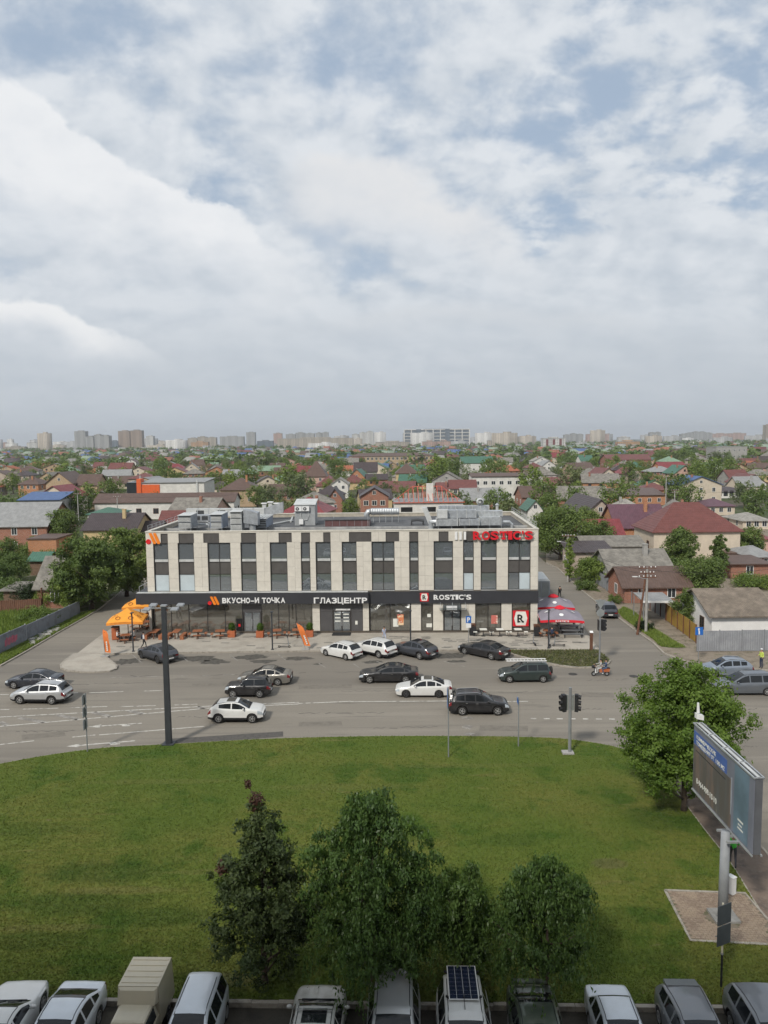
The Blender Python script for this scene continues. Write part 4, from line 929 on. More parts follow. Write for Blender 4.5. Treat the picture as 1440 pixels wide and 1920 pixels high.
# ------------------------------------------------------------------ vehicles
M_cglass = darkglass('car glass', (.012, .014, .016), .06, .45)
M_tyre = mat('tyre', (.022, .021, .02), .85, 0, .2, 6)
M_rim = mat('alloy rim', (.48, .48, .48), .35, .7, .1)
M_rimD = mat('dark rim', (.10, .10, .105), .4, .6, .1)
M_trim = mat('black trim', (.022, .022, .024), .55, 0, .15)
M_chrome = mat('bright trim', (.62, .62, .62), .2, .9, .05)
M_head = mat('headlamp', (.45, .49, .52), .08, .2, .05, spec=.8)
M_tail = mat('tail lamp', (.16, .010, .012), .15, 0, .1, spec=.7)
M_plate = mat('number plate', (.70, .70, .68), .5, 0, .04)
P = dict(black=paintmat('black paint', (.012, .012, .014)), white=paintmat('white paint', (.62, .62, .60), 0, .35, .10), silver=paintmat('silver paint', (.47, .48, .485), .55, .36),
         charcoal=paintmat('charcoal paint', (.055, .06, .072), .35, .34), navy=paintmat('blue black paint', (.022, .026, .036), .2), green=paintmat('dark green paint', (.028, .042, .04), .3, .35), moss=paintmat('moss green paint', (.085, .11, .08), .35, .33, .2),
         sand=paintmat('grey beige paint', (.20, .19, .17), .4, .36), steel=paintmat('steel blue paint', (.25, .29, .345), .45, .34), slate=paintmat('slate paint', (.14, .155, .175), .45, .34), beige=paintmat('beige paint', (.46, .41, .30), 0, .5, .2),
         dusty=paintmat('dusty white paint', (.52, .52, .49), 0, .5, .45), grey=paintmat('mid grey paint', (.20, .21, .225), .4, .36), pale=paintmat('pale blue white paint', (.60, .64, .68), .2, .35))
SPEC = {
 'sedan': dict(L=4.6, W=1.80, top=[(0, .60), (.08, .70), (.35, .78), (1.15, .93), (1.25, .97), (2.0, 1.36), (2.35, 1.44), (2.9, 1.44), (3.3, 1.36), (3.95, 1.08), (4.1, 1.06), (4.45, 1.03), (4.57, .95), (4.6, .86)],
        belt=[(0, .58), (.1, .67), (.4, .75), (1.2, .90), (2.4, .93), (3.6, .98), (4.2, 1.0), (4.5, .97), (4.6, .84)], ws=(1.2, 2.1), rw=(3.1, 4.0), dlo=(1.5, 3.75), pil=(2.55, 3.3), wb=(.86, 3.55), wr=.325, gc=.17),
 'longsedan': dict(L=5.15, W=1.92, top=[(0, .62), (.08, .74), (.4, .82), (1.35, .96), (1.45, 1.0), (2.25, 1.38), (2.7, 1.47), (3.3, 1.47), (3.8, 1.38), (4.5, 1.12), (4.65, 1.09), (5.0, 1.06), (5.12, .98), (5.15, .88)],
        belt=[(0, .60), (.1, .70), (.4, .79), (1.35, .93), (2.7, .96), (4.0, 1.0), (4.7, 1.02), (5.05, 1.0), (5.15, .86)], ws=(1.42, 2.4), rw=(3.6, 4.55), dlo=(1.75, 4.3), pil=(2.95, 3.95), wb=(.92, 4.05), wr=.36, gc=.16),
 'coupe': dict(L=4.65, W=1.85, top=[(0, .58), (.08, .68), (.4, .77), (1.4, .91), (1.5, .94), (2.2, 1.28), (2.55, 1.34), (2.95, 1.33), (3.5, 1.18), (4.05, .98), (4.45, .96), (4.6, .9), (4.65, .8)],
        belt=[(0, .56), (.1, .65), (.4, .74), (1.4, .88), (2.5, .92), (3.6, .94), (4.4, .93), (4.65, .78)], ws=(1.45, 2.3), rw=(3.05, 4.0), dlo=(1.8, 3.6), pil=(2.9,), wb=(.85, 3.6), wr=.34, gc=.14),
 'hatch': dict(L=4.25, W=1.76, top=[(0, .60), (.08, .74), (.3, .82), (.95, .98), (1.05, 1.02), (1.75, 1.42), (2.1, 1.52), (2.9, 1.52), (3.6, 1.44), (3.85, 1.30), (4.1, 1.02), (4.2, .86), (4.25, .72)],
        belt=[(0, .58), (.1, .70), (.4, .80), (1.0, .94), (2.2, .98), (3.5, 1.05), (3.95, 1.05), (4.15, .92), (4.25, .7)], ws=(1.0, 1.9), rw=(3.6, 4.08), dlo=(1.3, 3.6), pil=(2.35, 3.05), wb=(.82, 3.42), wr=.32, gc=.17),
 'suv': dict(L=4.6, W=1.86, top=[(0, .68), (.07, .84), (.3, .95), (1.1, 1.09), (1.2, 1.12), (1.95, 1.55), (2.35, 1.66), (3.3, 1.66), (4.0, 1.58), (4.2, 1.44), (4.42, 1.14), (4.55, .98), (4.6, .80)],
        belt=[(0, .66), (.1, .80), (.4, .93), (1.15, 1.04), (2.3, 1.07), (3.7, 1.14), (4.2, 1.16), (4.5, 1.0), (4.6, .78)], ws=(1.15, 2.1), rw=(4.02, 4.42), dlo=(1.5, 4.0), pil=(2.55, 3.35), wb=(.88, 3.58), wr=.36, gc=.21, clad=True),
 'coupesuv': dict(L=4.7, W=1.90, top=[(0, .66), (.07, .82), (.3, .93), (1.2, 1.06), (1.3, 1.09), (2.05, 1.50), (2.45, 1.60), (3.0, 1.60), (3.6, 1.50), (4.2, 1.24), (4.45, 1.16), (4.6, 1.06), (4.7, .80)],
        belt=[(0, .64), (.1, .78), (.4, .90), (1.25, 1.02), (2.4, 1.05), (3.7, 1.12), (4.3, 1.13), (4.6, 1.0), (4.7, .78)], ws=(1.25, 2.2), rw=(3.5, 4.3), dlo=(1.6, 3.9), pil=(2.65, 3.4), wb=(.9, 3.68), wr=.37, gc=.2, clad=True),
 'boxy': dict(L=3.75, W=1.68, top=[(0, .72), (.05, .92), (.2, .98), (1.15, 1.04), (1.22, 1.08), (1.62, 1.54), (1.85, 1.62), (3.2, 1.62), (3.38, 1.56), (3.62, 1.08), (3.7, .98), (3.75, .80)],
        belt=[(0, .70), (.06, .88), (.2, .95), (1.2, 1.01), (3.5, 1.02), (3.68, .96), (3.75, .78)], ws=(1.2, 1.72), rw=(3.34, 3.62), dlo=(1.32, 3.4), pil=(2.45,), wb=(.68, 2.9), wr=.35, gc=.24, doors=1),
 'wagon': dict(L=4.45, W=1.75, top=[(0, .62), (.07, .80), (.3, .90), (1.05, 1.02), (1.15, 1.06), (1.9, 1.52), (2.2, 1.62), (3.9, 1.64), (4.15, 1.56), (4.35, 1.12), (4.42, .95), (4.45, .74)],
        belt=[(0, .60), (.1, .76), (.4, .87), (1.1, .97), (2.2, 1.0), (4.1, 1.04), (4.38, .96), (4.45, .72)], ws=(1.1, 2.05), rw=(4.12, 4.35), dlo=(1.4, 4.15), pil=(2.4, 3.25), wb=(.82, 3.72), wr=.32, gc=.19),
 'minivan': dict(L=4.85, W=1.88, top=[(0, .62), (.07, .80), (.35, .92), (1.1, 1.06), (1.2, 1.10), (2.1, 1.60), (2.5, 1.72), (4.2, 1.74), (4.55, 1.62), (4.75, 1.18), (4.82, .98), (4.85, .74)],
        belt=[(0, .60), (.1, .76), (.4, .89), (1.15, 1.02), (2.4, 1.06), (4.5, 1.08), (4.78, 1.0), (4.85, .72)], ws=(1.15, 2.25), rw=(4.5, 4.75), dlo=(1.5, 4.5), pil=(2.6, 3.6), wb=(.9, 3.95), wr=.33, gc=.18),
 'juke': dict(L=4.15, W=1.78, top=[(0, .70), (.06, .88), (.25, .98), (.95, 1.08), (1.05, 1.11), (1.75, 1.48), (2.1, 1.57), (2.8, 1.56), (3.5, 1.45), (3.85, 1.22), (4.03, 1.02), (4.15, .76)],
        belt=[(0, .68), (.08, .83), (.3, .94), (1.0, 1.04), (2.1, 1.05), (3.0, 1.12), (3.7, 1.2), (4.0, 1.0), (4.15, .74)], ws=(1.0, 1.9), rw=(3.45, 3.9), dlo=(1.3, 3.3), pil=(2.35,), wb=(.8, 3.33), wr=.35, gc=.2, clad=True),
 'oldsedan': dict(L=4.3, W=1.68, top=[(0, .66), (.04, .86), (.2, .90), (1.25, .96), (1.3, .99), (1.85, 1.36), (2.1, 1.42), (2.95, 1.42), (3.15, 1.36), (3.5, 1.02), (3.6, .99), (4.2, .96), (4.27, .90), (4.3, .74)],
        belt=[(0, .64), (.05, .84), (.2, .88), (1.3, .93), (3.5, .95), (4.2, .93), (4.3, .72)], ws=(1.28, 1.95), rw=(3.0, 3.55), dlo=(1.45, 3.4), pil=(2.35, 3.05), wb=(.75, 3.2), wr=.31, gc=.18),
}
def smooth_prof(pts, xs, w=.07):
    g = np.linspace(-.3, 6, 1600); p = np.array(pts); z = np.interp(g, p[:, 0], p[:, 1]); k = max(1, int(w / (g[1] - g[0])))
    ker = np.hanning(2 * k + 1); ker /= ker.sum(); z = np.convolve(np.pad(z, k, 'edge'), ker, 'valid'); return np.interp(xs, g, z)
WHEEL = {}
def wheel_meshes(r, w, rim):
    key = (r, w, rim.name)
    if key not in WHEEL:
        t = MB().lathe([(r * .62, -w / 2), (r * .93, -w / 2), (r, -w * .36), (r, w * .36), (r * .93, w / 2), (r * .62, w / 2)], 22, axis='Y').mesh('wheel', M_tyre, True)
        b = MB(); b.lathe([(r * .64, -.02), (r * .64, -w / 2 - .003), (r * .56, -w / 2 - .008), (r * .54, -.03)], 22, axis='Y'); b.m(1).lathe([(r * .55, -.02), (.01, -.02)], 22, axis='Y'); b.m(0)
        b.lathe([(.07, -w / 2 + .01), (.05, -w / 2 - .004), (.005, -w / 2 - .004)], 10, axis='Y')
        for k in range(5):
            a = 2 * math.pi * k / 5; d = Vector((math.cos(a), 0, math.sin(a))); b.bar(d * .04 + Vector((0, -w / 2 + .012, 0)), d * r * .6 + Vector((0, -w / 2 + .008, 0)), .06, .02, up=(0, 1, 0))
        WHEEL[key] = (t, b.mesh('rim', [rim, M_trim]))
    return WHEEL[key]
CARM = {}
def car_meshes(kind, paint):
    key = (kind, paint.name)
    if key in CARM: return CARM[key]
    s = SPEC[kind]; L, W = s['L'], s['W']; wr = s['wr']; gc = s['gc']
    crit = [0, L, s['ws'][0], s['ws'][1], s['rw'][0], s['rw'][1], s['dlo'][0], s['dlo'][1]] + [p + d for p in s['pil'] for d in (-.045, .045)]
    for xw in s['wb']:
        crit += list(xw + wr * 1.17 * np.cos(np.linspace(0, np.pi, 13)))
    xs = np.array(sorted(set(np.round(list(np.linspace(0, L, 44)) + crit, 3)))); xs = xs[(xs >= 0) & (xs <= L)]
    keep = [0]
    for i in range(1, len(xs)):
        if xs[i] - xs[keep[-1]] > .012: keep.append(i)
    xs = xs[keep]
    T = smooth_prof(s['top'], xs); B = smooth_prof(s['belt'], xs); B = np.minimum(B, T - .012)
    hw = W / 2 * smooth_prof([(-.3, .72), (0, .80), (.12, .89), (.4, .965), (.9, 1), (L - 1.0, 1), (L - .4, .97), (L - .1, .91), (L, .83), (L + .3, .8)], xs, .1)
    zb = smooth_prof([(-.3, gc + .16), (0, gc + .10), (.25, gc), (L - .3, gc + .02), (L, gc + .14), (L + .3, gc + .2)], xs, .05)
    arch = np.zeros(len(xs))
    for xw in s['wb']:
        q_ = (wr * 1.16) ** 2 - (xs - xw) ** 2; arch = np.maximum(arch, np.where(q_ > 0, wr + np.sqrt(np.maximum(q_, 0)), 0))
    zb = np.maximum(zb, arch)
    n = len(xs); NP = 13; V = []
    for i in range(n):
        w, z0, b_, t = hw[i], zb[i], B[i], T[i]; z0 = min(z0, b_ - .12)
        gh = max(t - b_, .012); wr_ = (w - .045) - .34 * gh - (.02 if gh > .2 else 0); sd_ = t - min(.05, gh * .45)
        fl = .012 if arch[i] > 0 else 0
        z2 = min(z0 + .07, b_ - .09); h = b_ - z2
        pts = [(0, z0), (w - .14, z0), (w - .015 + fl, z0 if arch[i] else z0 + .05), (w + fl, z2 + h * .22 if not arch[i] else z0 + .03 + h * .1), (w + fl * .5, z2 + h * .60), (w - .012, b_ - .045), (w - .045, b_),
               (w - .045 + (wr_ - w + .045) * .08, b_ + (sd_ - b_) * .08), (w - .045 + (wr_ - w + .045) * .90, b_ + (sd_ - b_) * .90), (wr_, sd_), (wr_ - .10, t - .012 if gh > .1 else t - .004), (wr_ * .5, t), (0, t + (.012 if gh < .1 else .01))]
        V.append(pts)
    X = L / 2 - xs
    groups = {}
    def addf(g, quad): groups.setdefault(g, []).append(quad)
    dl = s['dlo']; pil = s['pil']; dn = s.get('doors', 2)
    ex = [dl[0] + .02] + list(pil[:dn]) if len(pil) >= dn else [dl[0] + .02] + list(pil) + [dl[1]]
    for i in range(n - 1):
        xm = (xs[i] + xs[i + 1]) / 2; gh = (T[i] + T[i + 1] - B[i] - B[i + 1]) / 2
        for k in range(NP - 1):
            g = 'body'
            if k in (7,) and dl[0] <= xm <= dl[1] and gh > .1 and not any(abs(xm - p) < .045 for p in pil): g = 'win%d' % sum(xm > p for p in pil)
            elif k in (10, 11) and s['ws'][0] <= xm <= s['ws'][1] - .02: g = 'windscreen'
            elif k in (10, 11) and s['rw'][0] + .02 <= xm <= s['rw'][1]: g = 'rear_window'
            elif k == 9 and (s['ws'][0] + .05 <= xm <= s['ws'][1] - .08 or s['rw'][0] + .08 <= xm <= s['rw'][1] - .05): g = 'body'
            elif k == 0: g = 'under'
            elif k in (1, 2) and s.get('clad'): g = 'cladding'
            elif k in (1,) : g = 'cladding'
            elif k in (4, 5) and xm < .34 and gh < .1: g = 'headlight'
            elif k in (4, 5) and xm > L - .24: g = 'tail_light'
            elif k in (3, 4, 5) and len(ex) > 1 and ex[0] <= xm <= ex[1]: g = 'door0'
            elif k in (3, 4, 5) and len(ex) > 2 and ex[1] < xm <= ex[2]: g = 'door1'
            for sg in (1, -1): addf(g if g[:3] not in ('win', 'doo', 'hea', 'tai') or g == 'windscreen' else g + ('L' if sg > 0 else 'R'), (i, k, sg))
    out = {}
    for g, fl_ in groups.items():
        idx = {}; vs = []; fs = []
        def vid(i, k, sg):
            if k in (0, NP - 1): sg = 1
            if (i, k, sg) not in idx:
                y, z = V[i][k]; idx[(i, k, sg)] = len(vs); vs.append((X[i], y * sg, z))
            return idx[(i, k, sg)]
        for i, k, sg in fl_:
            q_ = [vid(i, k, sg), vid(i + 1, k, sg), vid(i + 1, k + 1, sg), vid(i, k + 1, sg)]
            q_ = q_[::-1] if sg < 0 else q_
            fs.append(q_[::-1])
        if g == 'body':
            for i in (0, n - 1):
                rg = [vid(i, k, 1) for k in range(1, NP)] + [vid(i, k, -1) for k in range(NP - 2, 0, -1)]
                fs.append(rg if i == 0 else rg[::-1])
        b = MB(); b.add(vs, fs)
        mm = {'hea': M_head, 'tai': M_tail, 'body': paint, 'doo': paint, 'win': M_cglass, 'rear_window': M_cglass, 'under': M_trim, 'cladding': M_trim if s.get('clad') else paint}
        b_m = M_cglass if g == 'windscreen' else mm.get(g, mm.get(g[:3], paint))
        nm = 'windscreen' if g == 'windscreen' else 'headlight' if g[:3] == 'hea' else 'tail_light' if g[:3] == 'tai' else 'side_window' if g[:3] == 'win' else 'door' if g[:4] == 'door' else {'under': 'underbody', 'cladding': 'sill'}.get(g, g)
        me = b.mesh(nm, b_m, True); out[g] = (nm, me)
    info = dict(xs=xs, T=T, B=B, hw=hw, L=L, W=W, s=s)
    CARM[key] = (out, info); return CARM[key]
def car(kind, label, loc, yaw, paint, rim=None, group='cars on the road', rails=False, sunroof=False, bars=False, cat='car', plate_front=True, name='car'):
    paint = P[paint] if isinstance(paint, str) else paint; rim = rim or M_rim
    ms, inf = car_meshes(kind, paint); s = inf['s']; L, W = inf['L'], inf['W']
    t = thing(name, label, cat, (loc[0], loc[1], loc[2] if len(loc) > 2 else 0.0), yaw, group)
    fT = lambda x: float(np.interp(x, inf['xs'], inf['T'])); fB = lambda x: float(np.interp(x, inf['xs'], inf['B'])); fW = lambda x: float(np.interp(x, inf['xs'], inf['hw']))
    for g, (nm, me) in ms.items():
        o = link(nm, me, t)
        if nm == 'door':
            x = (min(v.co.x for v in me.vertices)) + .14; sg = 1 if g[-1] == 'L' else -1; xx = L / 2 - x; z = fB(xx) - .13
            MB().box(x - .08, x + .08, sg * (fW(xx) - .01) - .018, sg * (fW(xx) - .01) + .018, z - .015, z + .015).build('handle', M_chrome if paint in (P['black'], P['navy']) else paint, o)
    MB().box(-L / 2 + .35, L / 2 - .35, -W / 2 + .28, W / 2 - .28, s['gc'] + .02, s['gc'] + .42).build('underbody', M_trim, t)
    tm, rm = wheel_meshes(s['wr'], .21, rim)
    for xw in s['wb']:
        for sg in (1, -1):
            w = link('wheel', tm, t, (L / 2 - xw, sg * (W / 2 - .125), s['wr'])); w.rotation_euler = (0, 0, math.pi if sg > 0 else 0); link('rim', rm, w)
    nz = fB(.0); tz = fB(L); w0 = fW(0); w1 = fW(L)
    for sg in (1, -1):
        MB().box(L / 2 - .05, L / 2 + .008, min(sg * w0 * .52, sg * w0 * .97), max(sg * w0 * .52, sg * w0 * .97), nz - .13, nz - .03).build('headlight', M_head, t)
        MB().box(-L / 2 - .008, -L / 2 + .05, min(sg * w1 * .58, sg * w1 * .985), max(sg * w1 * .58, sg * w1 * .985), tz - .15, tz - .02).build('tail_light', M_tail, t)
    MB().box(L / 2 - .03, L / 2 + .012, -W * .22, W * .22, s['gc'] + .22, nz - .10).build('grille', M_trim, t)
    MB().box(L / 2 - .06, L / 2 + .014, -W * .36, W * .36, s['gc'] + .09, s['gc'] + .19).build('air_intake', M_trim, t)
    MB().box(L / 2 + .013, L / 2 + .03, -.26, .26, s['gc'] + .20, s['gc'] + .31).build('number_plate', M_plate, t)
    MB().box(-L / 2 - .02, -L / 2 + .0, -.26, .26, tz - .33, tz - .22).build('number_plate', M_plate, t)
    MB().box(-L / 2 - .012, -L / 2 + .1, -W * .38, W * .38, s['gc'] + .10, s['gc'] + .26).build('rear_bumper', M_trim, t)
    mx = s['ws'][0] + .42
    for sg in (1, -1):
        yy = fW(mx) - .03
        MB().ball((L / 2 - mx, sg * (yy + .12), fB(mx) + .09), .075, .11, .075, 8, 5).bar((L / 2 - mx, sg * (yy - .02), fB(mx) + .03), (L / 2 - mx, sg * (yy + .1), fB(mx) + .07), .05).build('mirror', paint, t, smooth=True)
    xr0, xr1 = s['ws'][1] + .12, s['rw'][0] - .12
    if sunroof: MB().box(L / 2 - xr0 - .75, L / 2 - xr0 - .1, -.42, .42, fT(xr0 + .4) - .01, fT(xr0 + .4) + .022).build('sunroof', M_cglass, t)
    if rails:
        for sg in (1, -1):
            y = sg * (W / 2 - .045 - .34 * .55 - .10); MB().tube([(L / 2 - xr0, y, fT(xr0) - .02), (L / 2 - xr0 - .1, y, fT(xr0 + .1) + .05), (L / 2 - xr1 + .1, y, fT(xr1 - .1) + .05), (L / 2 - xr1, y, fT(xr1) - .02)], .022, 6).build('roof_rail', M_chrome, t)
    if bars:
        for x in (xr0 + .25, xr1 - .3): MB().bar((L / 2 - x, -.62, fT(x) + .08), (L / 2 - x, .62, fT(x) + .08), .05).build('roof_bar', M_chrome, t)
    for sg in (1, -1):
        pts = [(L / 2 - x, sg * (fW(x) - .045 - .34 * max(.012, fT(x) - fB(x)) - .105), fT(x) - .004) for x in np.linspace(s['ws'][1] - .05, s['rw'][0] + .05, 6)]
        MB().tube(pts, .013, 5).build('roof_gutter', M_trim, t)
    xw_ = s['ws'][0] + .03
    MB().bar((L / 2 - xw_, -.62, fT(xw_) + .012), (L / 2 - xw_, .62, fT(xw_) + .012), .05, .02).build('cowl', M_trim, t)
    for yy in (-.45, .12): MB().bar((L / 2 - xw_ - .02, yy, fT(xw_) + .035), (L / 2 - xw_ - .22, yy + .42, fT(xw_ + .22) + .03), .02).build('wiper', M_trim, t)
    return t, inf
HL = math.pi + YAW; HR = YAW       # heading to the left / to the right of the picture
def at_road(u, v): p = G(u, v); return (p.x, p.y, 0)
def midlane(u0, u1, vb, W=1.8):      # car seen side-on: base line of its near wheels at vb
    p = G((u0 + u1) / 2, vb); return (p.x + .0, p.y + W / 2, 0)
car('sedan', 'dark navy saloon leading at the far left of the road', midlane(10, 104, 1293), HL - rad(3), 'navy')
t, inf = car('suv', 'silver off-road wagon with roof rails beside the navy saloon', midlane(20, 120, 1321.5), HL - rad(3), 'silver', rails=True)
car('sedan', 'grey beige saloon half hidden behind the black boxy off-roader', midlane(450, 540, 1286), HL - rad(2), 'sand')
car('boxy', 'small boxy black off-roader in the middle of the road', midlane(424, 504, 1309.5, 1.7), HL, P['black'])
car('juke', 'white rounded crossover with dark roof glass heading right', midlane(391, 491, 1357), HR + rad(1), 'white', sunroof=True)
car('longsedan', 'long black limousine-like saloon with bright window trim', midlane(674, 785, 1282, 1.9), HL, 'black', sunroof=True)
car('sedan', 'white saloon with sunroof behind the black off-road wagon', midlane(743, 848, 1309), HL - rad(1), 'white', rim=M_rimD, sunroof=True)
t, inf = car('suv', 'black off-road wagon with roof rails heading right', midlane(845, 953, 1342.5, 1.88), HR, 'black', rails=True)
t, inf = car('wagon', 'dark green estate with a ladder on its roof and rear spare wheel', midlane(938, 1035, 1281), HL + rad(1), 'green', bars=True)
b = MB()
for y in (-.32, .32): b.bar((-1.9, y, 1.80), (1.6, y, 1.80), .05, .07)
for k in range(12): b.bar((-1.8 + k * .3, -.32, 1.80), (-1.8 + k * .3, .32, 1.80), .03)
b.build('ladder', M_white, t)
w = link('spare_wheel', wheel_meshes(.32, .21, M_rim)[0], t, (-2.3, .1, .92)); w.rotation_euler = (0, 0, math.pi / 2)
car('hatch', 'silver blue hatchback at the right waiting by the policeman', midlane(1325, 1415, 1271), HL, 'steel', rails=True)
p = G(1348, 1306); L = 4.85; car('minivan', 'grey people carrier cut by the right picture edge', (p.x + L / 2, p.y + .95, 0), HL, 'slate')
# angled parking in front of the shops
def parked(kind, label, u, v, yaw, paint, **k):
    p = G(u, v); return car(kind, label, (p.x, p.y, 0), yaw, paint, group='cars parked nose-in at the shops', **k)
parked('coupesuv', 'charcoal sloping-roof crossover parked behind the lamp mast', 296, 1236, rad(139), 'charcoal', rim=M_rimD)
parked('hatch', 'white hatchback parked nose-in, leftmost of the white pair', 640, 1230.5, rad(141), 'white')
parked('suv', 'white crossover parked nose-in beside the white hatchback', 702, 1226.5, rad(140), 'white')
parked('coupesuv', 'dark grey coupe-like crossover parked under the lamp post', 777, 1229, rad(139), 'charcoal', sunroof=True)
parked('longsedan', 'black saloon parked nose-in next to the corner bed', 907, 1229, rad(138), 'black')
p = G(1137, 1153); car('suv', 'dark people carrier parked on the side street seen from behind', (p.x, p.y, 0), rad(86), P['charcoal'], group='cars on the side street', rails=True)
# the near row, along the lawn
def near(kind, label, u, paint, nose_in, yend=27.15, yaw=0, **k):
    L = SPEC[kind]['L']; p = G(u, 1890, 1.0); y = yend - .75 - L / 2; x = p.x * (y + L * .35) / p.y if False else p.x
    return car(kind, label, (x, y - x * math.sin(rad(1.8)), 0), (rad(90) if nose_in else rad(-90)) + YAW + rad(yaw), paint, group='cars parked in the near row', **k)
near('coupe', 'white sports coupe nose to the lawn, leftmost of the near row', 8, 'white', True, 27.9, 3)
near('sedan', 'pale blue white saloon backed to the lawn with dark rear window', 128, 'pale', False, 27.5, 0)
near('wagon', 'white estate car backed to the lawn beside the beige van', 370, 'pale', False, 27.5)
t, inf = near('suv', 'dusty white car with roof bars and sunroof, nose to the lawn', 596, 'dusty', True, 27.6, 0, sunroof=True, bars=True)
t, inf = near('minivan', 'silver van with black roof edges under the weeping tree', 737, 'silver', False, 27.7)
t, inf = near('minivan', 'white van with a solar panel on its roof', 866, 'white', False, 27.45)
M_pv = mat('solar cell', (.015, .022, .05), .15, .2, .15, 4, spec=.7)
sp = MB().box(-2.25, -.55, -.52, .52, 1.80, 1.83).build('solar_panel', M_plate, t)
for i in range(8):
    for j in range(4): MB().box(-2.22 + i * .206, -2.22 + i * .206 + .196, -.49 + j * .247, -.49 + j * .247 + .235, 1.831, 1.836).build('solar_cell', M_pv, sp)
for x in (-2.0, -.75):
    for sg in (1, -1): MB().bar((x, sg * .5, 1.73), (x, sg * .62, 1.80), .06).build('mount', M_trim, sp)
MB().bar((-.2, 0, 1.74), (-.75, 0, 1.9), .02).build('aerial', M_trim, t)
t, inf = near('sedan', 'dark green saloon with a boot spoiler', 1000, 'moss', False, 27.55)
MB().hexa([(-2.28, -.62, 1.08), (-2.1, -.62, 1.08), (-2.1, .62, 1.08), (-2.28, .62, 1.08), (-2.3, -.64, 1.16), (-2.1, -.64, 1.13), (-2.1, .64, 1.13), (-2.3, .64, 1.16)]).build('spoiler', P['moss'], t)
near('oldsedan', 'white angular old saloon backed to the lawn', 1150, 'pale', False, 27.65)
t, inf = near('hatch', 'dark grey hatchback with a big roof spoiler', 1288, 'grey', False, 27.6)
MB().hexa([(-1.76, -.58, 1.33), (-1.36, -.58, 1.42), (-1.36, .58, 1.42), (-1.76, .58, 1.33), (-1.80, -.56, 1.41), (-1.36, -.58, 1.485), (-1.36, .58, 1.485), (-1.80, .56, 1.41)]).build('spoiler', P['grey'], t)
near('suv', 'mid grey crossover at the right end of the near row', 1420, 'grey', False, 27.5)
# beige pick-up van with a ribbed box
p = G(262, 1890, 1.0); t = thing('box_van', 'beige pick-up van with a tall ribbed cargo box', 'van', (p.x, 24.72 - p.x * .0314, 0), rad(-90) + YAW, 'cars parked in the near row')
ms, inf = car_meshes('boxy', P['beige']); bx = P['beige']
MB().hexa([(-2.05, -.78, .5), (-.42, -.78, .5), (-.42, .78, .5), (-2.05, .78, .5), (-2.0, -.72, 1.92), (-.46, -.72, 1.92), (-.46, .72, 1.92), (-2.0, .72, 1.92)]).build('cargo_box', bx, t)
for k in range(5): MB().box(-1.9 + k * .3, -1.82 + k * .3, -.66, .66, 1.915, 1.938).build('roof_rib', bx, t)
MB().hexa([(-.41, -.74, 1.40), (-.16, -.66, 1.42), (-.16, .66, 1.42), (-.41, .74, 1.40), (-.45, -.70, 1.90), (-.34, -.60, 1.84), (-.34, .60, 1.84), (-.45, .70, 1.90)]).build('box_front', bx, t)
MB().hexa([(-.41, -.76, .45), (2.05, -.74, .45), (2.05, .74, .45), (-.41, .76, .45), (-.41, -.74, .93), (2.02, -.70, .84), (2.02, .70, .84), (-.41, .74, .93)]).build('body', bx, t)
MB().hexa([(-.40, -.71, .931), (1.12, -.69, .90), (1.12, .69, .90), (-.40, .71, .931), (-.36, -.58, 1.41), (.62, -.57, 1.41), (.62, .57, 1.41), (-.36, .58, 1.41)]).build('cab', bx, t)
MB().hexa([(-.34, -.56, 1.411), (.60, -.55, 1.411), (.60, .55, 1.411), (-.34, .56, 1.411), (-.30, -.50, 1.445), (.54, -.49, 1.44), (.54, .49, 1.44), (-.30, .50, 1.445)]).build('cab_roof', bx, t)
MB().hexa([(1.118, -.60, .945), (1.126, -.60, .945), (1.126, .60, .945), (1.118, .60, .945), (.655, -.52, 1.37), (.663, -.52, 1.37), (.663, .52, 1.37), (.655, .52, 1.37)]).build('windscreen', M_cglass, t)
for sg in (1, -1): MB().hexa([(-.2, sg * .705 - .004, .98), (.95, sg * .688 - .004, .98), (.95, sg * .688 + .004, .98), (-.2, sg * .705 + .004, .98), (-.18, sg * .612 - .004, 1.34), (.62, sg * .602 - .004, 1.34), (.62, sg * .602 + .004, 1.34), (-.18, sg * .612 + .004, 1.34)]).build('side_window', M_cglass, t); MB().ball((.95, sg * .84, 1.02), .05, .08, .07, 8, 5).build('mirror', M_trim, t)
for x in (1.4, -1.2):
    for sg in (1, -1):
        w = link('wheel', wheel_meshes(.3, .18, M_rimD)[0], t, (x, sg * .70, .3)); w.rotation_euler = (0, 0, math.pi if sg > 0 else 0); link('rim', wheel_meshes(.3, .18, M_rimD)[1], w)
for sg in (1, -1): MB().box(2.02, 2.07, sg * .55 - .12, sg * .6 + .12, .62, .8).build('headlight', M_head, t)
